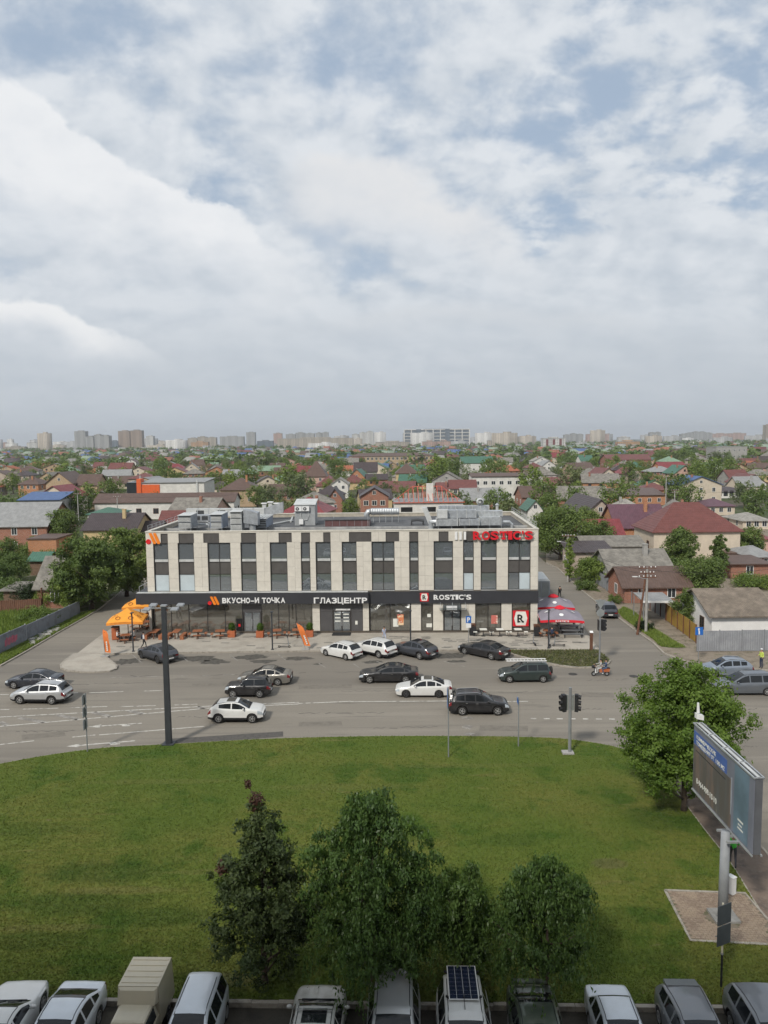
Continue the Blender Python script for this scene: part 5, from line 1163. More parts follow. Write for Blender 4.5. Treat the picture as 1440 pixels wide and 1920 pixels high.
# ------------------------------------------------------------------ people
M_skin = mat('skin', (.42, .25, .17), .6, 0, .06); M_hair = mat('dark hair', (.02, .016, .013), .7, 0, .1)
def cloth(n, c): return mat('cloth ' + n, c, .85, 0, .14, 9)
C_white = cloth('white', (.70, .70, .70)); C_black = cloth('black', (.018, .018, .02)); C_navy = cloth('navy', (.03, .04, .075)); C_jean = cloth('denim', (.07, .10, .17)); C_pale = cloth('pale blue', (.38, .42, .52)); C_grey = cloth('light grey', (.42, .41, .39))
C_hi = cloth('hi-vis', (.52, .62, .12)); C_green = cloth('neon green', (.10, .62, .08)); C_red = cloth('dark red', (.25, .03, .03)); C_shoe = cloth('shoe white', (.6, .6, .58)); C_dark = cloth('dark grey', (.06, .06, .065))
J0 = dict(pelvis=(0, 0, .96), waist=(0, 0, 1.10), chest=(0, 0, 1.30), neck=(0, .0, 1.47), head=(0, -.015, 1.60), crown=(0, 0, 1.70), sl=(.17, 0, 1.40), el=(.23, .02, 1.13), wl=(.24, -.05, .90), sr=(-.17, 0, 1.40), er=(-.23, .02, 1.13), wr=(-.24, -.05, .90),
          hl=(.09, 0, .93), kl=(.10, -.02, .50), al=(.10, .02, .08), tl=(.11, -.13, .035), hr=(-.09, 0, .93), kr=(-.10, -.02, .50), ar=(-.10, .02, .08), tr=(-.11, -.13, .035))
RAD = dict(pelvis=(.145, .105), waist=(.135, .095), chest=(.165, .11), neck=(.055, .055), head=(.078, .095), crown=(.05, .06), s=(.062, .062), e=(.043, .043), w=(.03, .03), h=(.085, .085), k=(.058, .058), a=(.042, .042), t=(.035, .03))
EDG = [('pelvis', 'waist'), ('waist', 'chest'), ('chest', 'neck'), ('neck', 'head'), ('head', 'crown')] + [e for s in 'lr' for e in (('chest', 's' + s), ('s' + s, 'e' + s), ('e' + s, 'w' + s), ('pelvis', 'h' + s), ('h' + s, 'k' + s), ('k' + s, 'a' + s), ('a' + s, 't' + s))]
WALK = dict(kl=(.10, -.18, .52), al=(.10, -.22, .10), tl=(.10, -.37, .06), kr=(-.10, .04, .50), ar=(-.10, .30, .14), tr=(-.10, .22, .03), el=(.24, .14, 1.15), wl=(.24, .12, .92), er=(-.24, -.08, 1.14), wr=(-.24, -.24, .98))
def sitpose(zs=.47, reach=.35, hz=.80):
    d = zs + .10 - .96; P_ = {k: (v[0], v[1], v[2] + d) for k, v in J0.items() if k in ('pelvis', 'waist', 'chest', 'neck', 'head', 'crown', 'sl', 'sr', 'hl', 'hr')}
    P_.update(kl=(.13, -.42, zs + .06), al=(.13, -.44, .09), tl=(.13, -.60, .04), kr=(-.13, -.42, zs + .06), ar=(-.13, -.38, .09), tr=(-.13, -.54, .04), el=(.25, -.12, zs + .40), wl=(.14, -reach, hz), er=(-.25, -.12, zs + .40), wr=(-.14, -reach, hz)); return P_
def person(label, loc, rotz, top, legs, shoes, pose=None, group=None, scale=1.0, extras=None, hair=M_hair, lean=0.0):
    J = dict(J0); J.update(pose or {})
    if lean:
        for k in ('waist', 'chest', 'neck', 'head', 'crown', 'sl', 'sr'):
            x, y, z = J[k]; J[k] = (x, y - lean * max(0, z - J['pelvis'][2]), z)
    names = list(J); idx = {k: i for i, k in enumerate(names)}; vs = [J[k] for k in names]; es = [(idx[a], idx[b_]) for a, b_ in EDG]; rr = []; lab = []
    for k in names:
        r = RAD.get(k) or RAD[k[0]]; rr.append(r)
    for s_ in 'lr':                     # a hand: palm, four fingers of unequal length, a thumb on its side
        w_ = Vector(J['w' + s_]); e_ = Vector(J['e' + s_]); d = (w_ - e_).normalized(); sd_ = Vector((1 if s_ == 'l' else -1, 0, 0)); n_ = d.cross(sd_).normalized(); fw = d.cross(n_).normalized()
        pm = w_ + d * .085; vs.append(tuple(pm)); rr.append((.034, .018)); pi_ = len(vs) - 1; es.append((idx['w' + s_], pi_)); names.append('hand')
        for q_, ln in ((-.028, .06), (-.010, .075), (.010, .07), (.028, .055)):
            a = pm + n_ * q_ * .8 + d * .035; b_ = a + d * ln * .8 - fw * .018
            vs += [tuple(a), tuple(b_)]; rr += [(.009, .009), (.007, .007)]; es += [(pi_, len(vs) - 2), (len(vs) - 2, len(vs) - 1)]; names += ['hand', 'hand']
        a = w_ + d * .04 + n_ * .04; vs.append(tuple(a + d * .03 + n_ * .01)); rr.append((.009, .009)); es.append((pi_, len(vs) - 1)); names.append('hand')
    me = bpy.data.meshes.new('person'); me.from_pydata(vs, es, []); o = bpy.data.objects.new('person', me); col.objects.link(o)
    md = o.modifiers.new('skin', 'SKIN'); md.use_smooth_shade = True
    for i, sv in enumerate(me.skin_vertices[0].data): sv.radius = rr[i]; sv.use_root = (names[i] == 'pelvis')
    o.modifiers.new('sub', 'SUBSURF').levels = 1
    ev = o.evaluated_get(bpy.context.evaluated_depsgraph_get()); m2 = bpy.data.meshes.new_from_object(ev)
    bpy.data.objects.remove(o); bpy.data.meshes.remove(me)
    m2.materials.clear()
    for m_ in (M_skin, top, legs, shoes): m2.materials.append(m_)
    cen = []; 
    for a, b_ in EDG:
        z = 0 if a in ('neck', 'head') or b_ in ('neck',) else 3 if b_ in ('tl', 'tr') else 2 if b_[0] in 'hka' and b_ not in ('head',) else 1
        if b_[0] == 'w' and b_ != 'waist': z = 0 if top in (C_white, C_pale) else 1
        cen.append((Vector(J[a]), Vector(J[b_]), z))
    for s_ in 'lr': w_ = Vector(J['w' + s_]); e_ = Vector(J['e' + s_]); cen.append((w_, w_ + (w_ - e_).normalized() * .16, 0))
    mi = []
    for p in m2.polygons:
        c = p.center; best = None
        for a, b_, z in cen:
            ab = b_ - a; t_ = max(0, min(1, (c - a).dot(ab) / max(ab.length_squared, 1e-9))); dd = (c - a - ab * t_).length
            if best is None or dd < best[0]: best = (dd, z)
        mi.append(best[1])
    m2.polygons.foreach_set('material_index', mi); m2.polygons.foreach_set('use_smooth', [True] * len(mi)); m2.name = 'person'
    t = tag(link('person', m2, None, loc, rotz), label, 'person', group); t.scale = (scale,) * 3
    h = Vector(J['head']); 
    MB().ball((h.x, h.y + .022, h.z + .06), .088, .098, .085, 10, 6).build('hair', hair, t, smooth=True)
    MB().ball((h.x + .03, h.y - .092, h.z + .01), .010, .006, .007, 6, 4).build('eye', C_black, t); MB().ball((h.x - .03, h.y - .092, h.z + .01), .010, .006, .007, 6, 4).build('eye', C_black, t)
    MB().ball((h.x, h.y - .098, h.z - .02), .012, .016, .02, 6, 4).build('nose', M_skin, t); MB().box(h.x - .022, h.x + .022, h.y - .093, h.y - .085, h.z - .058, h.z - .050).build('mouth', C_red, t)
    for nm, fn in (extras or []): fn(t, J)
    return t
def gz(u, v, z=.13): p = G(u, v, z); return (p.x, p.y, z)
def backpack(m): return ('backpack', lambda t, J: MB().hexa([(-.15, .10, 1.02), (.15, .10, 1.02), (.14, .26, 1.02), (-.14, .26, 1.02), (-.13, .10, 1.42), (.13, .10, 1.42), (.11, .20, 1.44), (-.11, .20, 1.44)]).build('backpack', m, t))
person('person in white shirt walking with a dark shoulder bag by the charcoal car', gz(270, 1216), rad(100), C_white, C_black, C_shoe, WALK, 'people walking', extras=[backpack(C_navy)])
person('person in pale blue walking past the shop windows', gz(720.5, 1204), rad(20), C_pale, cloth('washed blue', (.40, .45, .58)), C_shoe, WALK, 'people walking', .97)
person('person in white shirt and black trousers standing by the red umbrellas', gz(1091, 1193.5), rad(175), C_white, C_black, C_black, dict(wl=(.16, -.20, 1.06), wr=(-.16, -.20, 1.06)), 'people standing', .98)
person('person in dark clothes walking away up the side street', (*G(1049.5, 1123)[:2], 0), rad(185), C_black, C_black, C_black, WALK, 'people walking', 1.0)
person('person in a yellow hi-vis jacket standing on the right verge', (*G(1427, 1254.5)[:2], .09), rad(-75), C_hi, C_navy, C_black, dict(wl=(.30, -.14, 1.04), wr=(-.14, -.24, 1.12)), 'people standing', 1.04, extras=[('cap', lambda t, J: MB().lathe([(.105, 1.67), (.11, 1.71), (.06, 1.74), (.01, 1.745)], 12).build('cap', C_white, t))])
person('person in a neon green vest on the path behind the billboard post', (*G(1374, 1626)[:2], .06), rad(160), C_green, C_dark, C_black, WALK, 'people walking', 1.0)
person('person in dark red standing by the far orange umbrella', gz(277, 1172), rad(30), C_red, C_black, C_black, None, 'people standing')

# ------------------------------------------------------------------ street furniture
M_pole = mat('anthracite pole', (.055, .06, .068), .5, .3, .1); M_gpole = mat('grey pole', (.26, .27, .28), .55, .3, .12); M_concrete = mat('concrete', (.34, .33, .31), .9, 0, .15, 2, bump=.2)
M_wood = mat('brown timber', (.30, .115, .055), .7, 0, .2, 6); M_woodD = mat('dark timber', (.13, .06, .035), .75, 0, .2, 6); M_rust = mat('rust orange steel', (.40, .12, .05), .6, 0, .12)
M_signback = mat('sign back', (.30, .32, .32), .5, .4, .1); M_blue = mat('sign blue', (.02, .13, .45), .4, 0, .03); M_lamp = mat('lamp housing', (.30, .31, .32), .45, .3, .08)
# tall mast with four heads
p = G(317, 1398); zt = PY(308, 1137, p.y).z
t = thing('lamp_mast', 'tall square dark lamp mast with four heads at the lawn edge', 'lamp', (p.x, p.y, 0), YAW)
MB().hexa([(-.19, -.19, .0), (.19, -.19, .0), (.19, .19, .0), (-.19, .19, .0), (-.14, -.14, zt), (.14, -.14, zt), (.14, .14, zt), (-.14, .14, zt)]).build('pole', M_pole, t)
MB().box(-.4, .4, -.4, .4, .1, .2).build('base_plate', M_pole, t); MB().box(-.2, .2, -.2, .2, zt + .002, zt + .1).build('pole_cap', M_lamp, t)
for sg in (-1, 1):
    a = MB().bar((sg * .141, 0, zt - .12), (sg * .95, 0, zt - .12), .08).bar((sg * .95, -.45, zt - .1), (sg * .95, .45, zt - .1), .07); arm = a.build('arm', M_lamp, t)
    for yy in (-.7, .62): MB().hexa([(sg * .95 - .26, yy - .2, zt - .12), (sg * .95 + .26, yy - .2, zt - .12), (sg * .95 + .26, yy + .28, zt - .02), (sg * .95 - .26, yy + .28, zt - .02), (sg * .95 - .24, yy - .2, zt - .04), (sg * .95 + .24, yy - .2, zt - .04), (sg * .95 + .2, yy + .26, zt + .05), (sg * .95 - .2, yy + .26, zt + .05)]).build('lamp_head', M_lamp, arm)
def simple_pole(name, label, cat, u, v, vt, r, m, group=None, z0=.15):
    p = G(u, v, z0); zt = PY(u, vt, p.y).z; t = thing(name, label, cat, (p.x, p.y, z0), YAW, group)
    MB().tube([(0, 0, -.1), (0, 0, zt - z0)], [r, r * .9], 10).build('pole', m, t); return t, zt - z0
for u, v, vt, lab, pl in [(164, 1409, 1302, 'thin post with a stack of edge-on signs at the lawn edge, leftmost', [(.0, .7), (.85, .7), (1.7, .7)]), (841, 1419, 1288, 'thin post with one edge-on sign in front of the black wagon', [(.1, 1.25)]), (972, 1399, 1307, 'plain thin signpost between the black wagon and the traffic light', [(.05, .4)])]:
    t, h = simple_pole('sign_post', lab, 'sign', u, v, vt, .045, M_gpole, 'thin posts along the lawn edge')
    for o_, hh in pl: MB().box(-.06, -.02 - .025, -.33, .33, h - o_ - hh, h - o_).build('sign_plate', M_signback, t); MB().box(-.068, -.0605, -.32, .32, h - o_ - hh + .01, h - o_ - .01).build('sign_face', M_blue, t)
def light_head(t, x, y, z, yaw, h=1.0):
    c = math.cos(yaw); s_ = math.sin(yaw)
    e = link('signal_head', MB().box(-.17, .17, -.12, .12, 0, h).mesh('signal_head', M_trim), t, (x, y, z), yaw)
    for k in range(3):
        zz_ = h * (k + .5) / 3; MB().tube([(0, -.12, zz_ + .02), (0, -.30, zz_)], [.15, .15], 12, False).build('visor', M_trim, e); MB().lathe([(0.0, -.128), (.12, -.128), (.13, -.12)], 14, (0, 0, zz_), 'Y').build('lens', [mat('green lens', (.02, .12, .08), .2), mat('amber lens', (.25, .12, .01), .2), mat('red lens', (.25, .015, .01), .2)][k], e)
t, h = simple_pole('traffic_light', 'traffic light pole with two black heads on the lawn', 'traffic light', 1068, 1412, 1289, .11, M_gpole)
light_head(t, -.42, 0, h - 1.62, rad(-75), 1.15); light_head(t, .42, 0, h - 1.62, rad(75), 1.15)
MB().box(-.26, -.12, -.03, .03, h - 1.55, h - .5).box(.12, .26, -.03, .03, h - 1.55, h - .5).build('mounting_plate', M_signback, t); MB().box(-.5, .25, -.3, .3, -.04, .1).build('footing', M_concrete, t)
p = G(1124, 1243, .11); zt = PY(1125, 1126, p.y).z
t = thing('traffic_light', 'traffic light pole with sign backs at the corner bed', 'traffic light', (p.x, p.y, .11), YAW)
MB().tube([(0, 0, 0), (0, 0, zt)], .08, 10).build('pole', M_gpole, t)
MB().plate([(-.52, zt - .02), (.52, zt - .02), (0, zt - .9)][::-1], -.12, -.10).build('sign_plate', M_signback, t)
MB().plate([(.37 * math.cos(a), zt - 1.25 + .37 * math.sin(a)) for a in [2 * math.pi * k / 20 for k in range(20)]], -.12, -.10).build('sign_plate', M_signback, t)
light_head(t, .3, 0, zt - 2.95, rad(120), 1.05); MB().box(-.2, -.14, -.2, .2, zt - 2.9, zt - 1.9).build('backing_board', M_trim, t)
p = G(1108.5, 1219, .13); t = thing('info_post', 'dark upright post with slanted pale top at the forecourt corner', 'post', (p.x, p.y, .13), YAW)
MB().box(-.14, .14, -.08, .08, 0, 1.75).build('post', M_woodD, t); MB().hexa([(-.16, -.12, 1.76), (.16, -.12, 1.76), (.16, .12, 1.86), (-.16, .12, 1.86), (-.16, -.12, 1.80), (.16, -.12, 1.80), (.16, .12, 1.92), (-.16, .12, 1.92)]).build('cap', M_white, t)
# direction sign on the right verge
p = G(1309, 1241, .09); zt = PY(1310, 1177.5, p.y).z
t = thing('road_sign', 'square blue road sign with a white arrow by the grey fence', 'sign', (p.x, p.y, .09), YAW); MB().tube([(0, 0, 0), (0, 0, zt)], .035, 8).build('pole', M_gpole, t)
MB().box(-.36, .36, -.07, -.045, zt - .74, zt).build('sign_plate', M_blue, t)
MB().plate([(-.06, zt - .68), (.06, zt - .68), (.06, zt - .4), (.02, zt - .3), (.02, zt - .2), (.09, zt - .2), (-.03, zt - .06), (-.15, zt - .2), (-.08, zt - .2), (-.08, zt - .32), (-.06, zt - .4)], -.076, -.071).build('arrow', M_white, t)
# lamp posts on the forecourt
for u, v, vt, lab in [(250, 1221.5, 1150, 'dark lamp post in front of the orange umbrellas'), (511, 1218, 1148, 'dark lamp post by the kick scooter near the planters'), (770, 1213, 1146, 'dark lamp post behind the dark grey crossover'), (1028.5, 1215.5, 1144, 'dark lamp post in front of the red umbrellas')]:
    t, h = simple_pole('lamp_post', lab, 'lamp', u, v, vt, .075, M_pole, 'lamp posts on the forecourt', .13)
    MB().box(-.13, .13, -.2, .2, h + .002, h + .09).bar((0, 0, h - .3), (0, -.22, h - .02), .05).build('lamp_head', M_pole, t); MB().lathe([(.14, 0), (.14, .08), (.08, .1)], 10).build('base', M_pole, t)
p = G(878.5, 1211, .13); zt = PY(878.5, 1155, p.y).z - .13
t = thing('parking_sign', 'blue parking sign on a thin post by the black saloon', 'sign', (p.x, p.y, .13), YAW); MB().tube([(0, 0, 0), (0, 0, zt)], .03, 8).build('pole', M_gpole, t)
MB().box(-.27, .27, -.06, -.035, zt - .72, zt).build('sign_plate', M_blue, t); MB().box(-.25, .25, -.06, -.035, zt - 1.2, zt - .76).build('sub_plate', M_white, t)
lettering('P', -.16, .16, zt - .60, .48, -.068, M_white, t, .012, .03)
# the near signpost and cabinet
p = G(1352, 1850, .15); zt = PY(1345, 1693, p.y).z - .15
t = thing('sign_post', 'near white and black post with two sign boards seen from behind', 'sign', (p.x, p.y, .15), rad(25)); MB().tube([(0, 0, 0), (0, 0, zt * .40)], .04, 8).build('lower_pole', M_trim, t); MB().tube([(0, 0, zt * .401), (-.03, 0, zt)], .036, 8).build('upper_pole', mat('cream pole', (.50, .47, .36), .6), t); MB().lathe([(.055, zt * .39), (.055, zt * .41)], 8).build('collar', M_gpole, t)
for k in range(2): MB().box(-.36, .33, -.075, -.05, zt - .80 - k * .82, zt - .03 - k * .82).build('sign_plate', mat('dark sign back', (.06, .07, .075), .6), t); MB().bar((-.33, .043, zt - .45 - k * .82), (.3, .043, zt - .45 - k * .82), .02, .03).build('bracket', M_gpole, t)
p = G(1371, 1676, .15); t = thing('cabinet', 'small white electrical cabinet behind the billboard post', 'cabinet', (p.x, p.y, .15), rad(30)); MB().box(-.12, .12, -.16, .16, .05, .82).build('casing', M_white, t); MB().box(-.14, .14, -.18, .18, .821, .86).build('lid', M_white, t); MB().box(-.1, .1, -.14, .14, 0, .049).build('foot', M_concrete, t)
# billboard
bx0, by0, by1, bz0, bz1 = 14.92, 30.0, 36.1, 3.95, 7.15
t = thing('billboard', 'two-sided roadside billboard on a thick grey post', 'billboard', (bx0, 31.7, .15))
M_bpost = mat('billboard end', (.11, .115, .125), .6, .0, .1, 1.2)
MB().tube([(-.36, .0, 0), (-.34, 0, bz0 - .05)], [.21, .19], 18).build('post', mat('pale post', (.27, .285, .30), .6, 0, .1), t, smooth=True)
MB().box(-.85, .22, -.5, .5, -.06, .10).build('footing', mat('weathered concrete', (.25, .245, .23), .9, 0, .2, 3), t)
yy0, yy1 = by0 - 31.7, by1 - 31.7; z0_, z1_ = bz0 - .15, bz1 - .15
pg = groundmat('poster photo', [((.11, .10, .095),), ((.19, .14, .12), .9, .45, .6, 4, .9, (1, 1.6, .25)), ((.12, .12, .125), 1.5, .5, .62, 4, .8, (1, 2, .3)), ((.30, .25, .20), 2.2, .6, .7, 3, .5, (1, 2, .3))], rough=.35, bump=0)
fc = MB().box(.0, .03, yy0 + .02, yy1, z0_, z1_).build('poster', mat('poster base', (.19, .20, .245), .35, 0, .12, .6), t)
MB().box(-.008, -.001, yy0 + 2.0, yy1 - .04, z0_ + .05, z1_ - .95).build('photo', pg, fc)
MB().box(-.008, -.001, yy0 + .45, yy0 + 1.75, z0_ + .05, z1_ - .1).build('photo', mat('poster teal', (.13, .19, .24), .35, 0, .2, .8), fc)
MB().box(-.010, -.002, yy0 + 2.5, yy1 - .04, z1_ - .92, z1_ - .28).build('blue_band', mat('poster blue', (.07, .13, .36), .35, 0, .08), fc)
MB().box(-.012, -.0045, yy0 + 1.95, yy0 + 2.06, z0_ + .7, z1_ - .85).build('frame_line', mat('poster frame line', (.30, .32, .36), .4), fc)
MB().box(-.012, -.0045, yy0 + 2.6, yy1 - .3, z1_ - 1.22, z1_ - 1.16).build('roof_line', M_grill, fc)
def face_text(txt, ya, yb, z, h, m, off=.01):
    """lettering on the face that looks to -x: reads from far end to near end"""
    e = link('lettering', None, fc); e.location = (-.016, ya, 0); e.rotation_euler = (0, 0, -math.pi / 2)
    lettering(txt, 0, ya - yb, z, h, 0, m, e, .006, off)
face_text('КОММЕРЧЕСКИЕ', yy1 - .35, yy0 + 3.6, z1_ - .58, .19, M_cream); face_text('ПОМЕЩЕНИЯ ОТ 100 М2', yy1 - .35, yy0 + 2.7, z1_ - .86, .19, M_cream)
face_text('8-964-909-10-10', yy1 - .45, yy0 + 3.4, z0_ + .45, .27, M_cream, .02)
MB().box(-.012, -.004, yy0 + .85, yy0 + 1.35, z0_ + .45, z0_ + .52).box(-.012, -.004, yy0 + .95, yy0 + 1.3, z0_ + .62, z0_ + .68).box(-.012, -.004, yy0 + .85, yy0 + 1.35, z0_ + .8, z0_ + .88).build('caption', M_cream, fc)
MB().box(.32, .35, yy0 + .02, yy1, z0_, z1_).build('poster', mat('rear poster', (.25, .27, .28), .4, 0, .2, .7), t)
MB().box(.031, .319, yy0 - .03, yy0 + .018, z0_, z1_ - .02).build('end_panel', M_bpost, t)
fr = MB()
for x in (-.02, .37):
    for z in (z1_ + .04, z0_ - .06): MB().bar((x, yy0 - .03, z), (x, yy1 + .03, z), .06, .07).build('frame_rail', M_steel, t)
for k in range(5):
    y = yy0 + (yy1 - yy0) * k / 4; MB().bar((-.02, y, z1_ + .05), (.37, y, z1_ + .05), .05).build('cross_bar', M_steel, t)
MB().bar((.18, yy0, z1_ + .05), (.18, yy1, z1_ + .05), .12, .05).build('walkway', M_unit, t)
for y in (-.5, 0, .5): MB().bar((-.5, y, z0_ - .12), (.34, y, z0_ - .12), .09).build('bracket', M_steel, t)
MB().bar((.2, yy1, z1_ + .08), (.2, yy1, z1_ + .35), .05).build('mast', M_trim, t); MB().hexa([(.05, yy1 - .15, z1_ + .30), (.4, yy1 - .15, z1_ + .22), (.4, yy1 + .1, z1_ + .22), (.05, yy1 + .1, z1_ + .30), (.05, yy1 - .15, z1_ + .55), (.4, yy1 - .15, z1_ + .45), (.4, yy1 + .1, z1_ + .45), (.05, yy1 + .1, z1_ + .55)]).build('antenna_box', M_white, t); MB().tube([(.18, yy1, z1_ + .56), (.16, yy1, z1_ + 1.05)], [.08, .05], 8).build('antenna', M_white, t)

# umbrellas
def umbrella(name, label, u, v, w, yaw, mc, ez, pz, valance, logos, cap=None, group=None, poles=M_gpole, text=None):
    p = G(u, v, .13); t = thing(name, label, 'umbrella', (p.x, p.y, .13), yaw, group); h = w / 2
    MB().tube([(0, 0, 0), (0, 0, pz - .05)], .045, 8).build('pole', poles, t); MB().box(-.45, .45, -.45, .45, 0, .1).build('base', M_concrete, t)
    crn = [(-h, -h), (h, -h), (h, h), (-h, h)]; vs = [(0, 0, pz)]; N = 4
    for k in range(4):
        a, b_ = crn[k], crn[(k + 1) % 4]
        for j in range(N): f = j / N; vs.append((a[0] + (b_[0] - a[0]) * f, a[1] + (b_[1] - a[1]) * f, ez + .10 * math.sin(math.pi * f)))
    n_ = 4 * N; mid = len(vs)
    for i in range(1, n_ + 1): x, y, z = vs[i]; vs.append((x * .5, y * .5, ez + (pz - ez) * .46 + .02 * 0))
    fs = [(0, mid + i, mid + (i + 1) % n_) for i in range(n_)] + [(mid + i, 1 + i, 1 + (i + 1) % n_, mid + (i + 1) % n_) for i in range(n_)]
    can = MB().add(vs, fs).build('canopy', mc, t)
    b = MB()
    for i in range(n_):
        a, c = Vector(vs[1 + i]), Vector(vs[1 + (i + 1) % n_]); d = Vector((0, 0, -.26)); b.add([a, c, c + d, a + d], [(0, 1, 2, 3)])
    b.build('valance', valance, can)
    for k in range(4): MB().bar((0, 0, pz - .06), (crn[k][0] * .98, crn[k][1] * .98, ez - .04), .03).build('rib', poles, t)
    if cap: MB().lathe([(.62, pz - .17), (.45, pz + .0), (.05, pz + .16)], 8).build('cap', cap, can)
    # printed emblems on the four slopes
    for k in range(4):
        e = link('emblem_panel', None, can); e.rotation_euler = (0, 0, k * math.pi / 2); sl = math.atan2(pz - ez, h); 
        for (ox, f) in logos[0]:
            y = -h * f; z = ez + .0 + (pz - ez) * (1 - f) * (.92 if f < .5 else .92) + .045 + (.04 if f > .5 else .0); 
            pts = []
            mm = MB(); n6 = logos[2]; rr_ = logos[3]
            if logos[4]:
                for q_ in range(n6):
                    a0 = 2 * math.pi * q_ / n6; a1 = 2 * math.pi * (q_ + 1) / n6
                    mm.add([(ox + r_2 * math.cos(a), y + r_2 * math.sin(a) * math.cos(sl), z + r_2 * math.sin(a) * math.sin(sl)) for a, r_2 in ((a0, rr_ * .68), (a0, rr_), (a1, rr_), (a1, rr_ * .68))], [(0, 1, 2, 3)])
            else: mm.add([(ox + rr_ * math.cos(2 * math.pi * q_ / n6), y + rr_ * math.sin(2 * math.pi * q_ / n6) * math.cos(sl), z + rr_ * math.sin(2 * math.pi * q_ / n6) * math.sin(sl)) for q_ in range(n6)], [tuple(range(n6))])
            mm.build('emblem', logos[1], e)
        if text: lettering(text, -.7, .7, ez - .14, .17, -h - .015, M_white, e, .01, .03)
    return t
M_ocan = mat('orange canvas', (.80, .33, .045), .85, 0, .06, 1.5); M_ocan2 = mat('orange valance', (.72, .26, .04), .85)
M_gcan = mat('mauve grey canvas', (.235, .215, .25), .85, 0, .06, 1.5); M_rcan = mat('red canvas', (.62, .02, .035), .8, 0, .06)
lg = ([(-.75, .72), (.55, .72)], mat('brown print', (.30, .10, .02), .8), 14, .27, True)
umbrella('umbrella', 'orange square umbrella over the seated pair, nearer one', 241, 1197, 3.7, rad(8), M_ocan, 2.15, 3.35, M_ocan2, lg, None, 'orange umbrellas', M_woodD)
umbrella('umbrella', 'orange square umbrella beside the building corner, farther one', 264, 1170, 3.3, rad(4), M_ocan, 2.3, 3.3, M_ocan2, lg, None, 'orange umbrellas', M_woodD)
lg2 = ([(0, .62)], M_white, 6, .26, False)
umbrella('umbrella', 'grey and red square umbrella over the benches, nearer one', 1049, 1188, 4.5, YAW - rad(4), M_gcan, 1.95, 2.95, M_rcan, lg2, M_rcan, 'grey and red umbrellas', M_gpole, "ROSTIC'S")
umbrella('umbrella', 'grey and red square umbrella behind the nearer one', 1037, 1164, 4.3, YAW - rad(4), M_gcan, 2.0, 3.0, M_rcan, lg2, M_rcan, 'grey and red umbrellas', M_gpole)
p = G(217, 1200, .13); t = thing('pillar_bin', 'tall rust brown litter pillar under the orange umbrella', 'bin', (p.x - .05, p.y + .2, .13), rad(8)); MB().box(-.36, .36, -.3, .3, .06, 1.35).build('casing', M_rust, t); MB().box(-.38, .38, -.32, .32, 1.351, 1.42).build('lid', M_trim, t); MB().box(.365, .40, -.27, .27, .1, 1.3).build('door', M_trim, t); MB().box(-.3, .3, -.25, .25, 0, .059).build('foot', M_trim, t)
# picnic tables
def picnic(label, loc, yaw):
    t = thing('picnic_table', label, 'table', loc, yaw, 'brown picnic tables on the forecourt')
    for k in range(5): MB().box(-.5 + k * .202, -.31 + k * .202, -.5, .5, .72, .76).build('top_board', M_wood, t)
    MB().bar((0, 0, 0), (0, 0, .72), .10).bar((-.4, 0, .70), (.4, 0, .70), .05).build('pedestal', M_woodD, t)
    for k in range(4):
        a = k * math.pi / 2 + math.pi / 4 * 0; c, s_ = math.cos(a), math.sin(a)
        w_ = Vector((c, s_, 0)); q_ = Vector((-s_, c, 0)); m = w_ * .86
        MB().bar(m - q_ * .42 + Vector((0, 0, .44)), m + q_ * .42 + Vector((0, 0, .44)), .28, .045).build('seat', M_wood, t); MB().bar(w_ * .1 + Vector((0, 0, .12)), m + Vector((0, 0, .12)), .06).bar(m + Vector((0, 0, 0)), m + Vector((0, 0, .42)), .07).build('leg', M_woodD, t)
    return t
def benchset(label, loc, yaw):
    t = thing('bench_set', label, 'table', loc, yaw, 'brown bench sets by the left glazing')
    for k in range(4): MB().box(-.36 + k * .182, -.19 + k * .182, -.75, .95, .72, .76).build('top_board', M_wood, t)
    MB().bar((0, -.5, 0), (0, -.5, .72), .10).bar((0, .6, 0), (0, .6, .72), .10).build('trestle', M_woodD, t)
    for sg in (-1, 1): MB().box(sg * .80 - .19, sg * .80 + .19, -.85, .75, .36, .46).box(sg * .80 - .19, sg * .80 + .19, -.85, -.60, 0, .359).box(sg * .80 - .19, sg * .80 + .19, .5, .75, 0, .359).build('bench', M_wood, t)
    return t
benchset('brown bench set leftmost along the shop front', gz(291, 1196), YAW); benchset('brown bench set behind the tall lamp mast', gz(331, 1196), YAW)
for (u, v, lab) in [(371, 1195, 'brown picnic table in front of the third pane, left of the planters'), (413, 1195, 'brown picnic table next to the left planter'), (519, 1194, 'brown picnic table behind the kick scooter'), (557, 1193, 'brown picnic table behind the leaning orange flag')]: picnic(lab, gz(u, v), YAW + rad(10))
t = picnic('brown picnic table under the nearer orange umbrella where two sit', gz(236, 1203), YAW + rad(12)); tx = t.location
person('person in white shirt seated at the left of the umbrella table', (tx.x - .86, tx.y, .13), rad(90), C_white, C_black, C_black, sitpose(), 'people seated under the orange umbrella')
person('person in a light grey top seated at the right of the umbrella table', (tx.x + .86, tx.y + .1, .13), rad(-90), C_grey, C_black, C_black, sitpose(), 'people seated under the orange umbrella')
picnic('brown picnic table under the farther orange umbrella', gz(262, 1181), YAW); picnic('brown picnic table beside the building corner', gz(279, 1177), YAW)
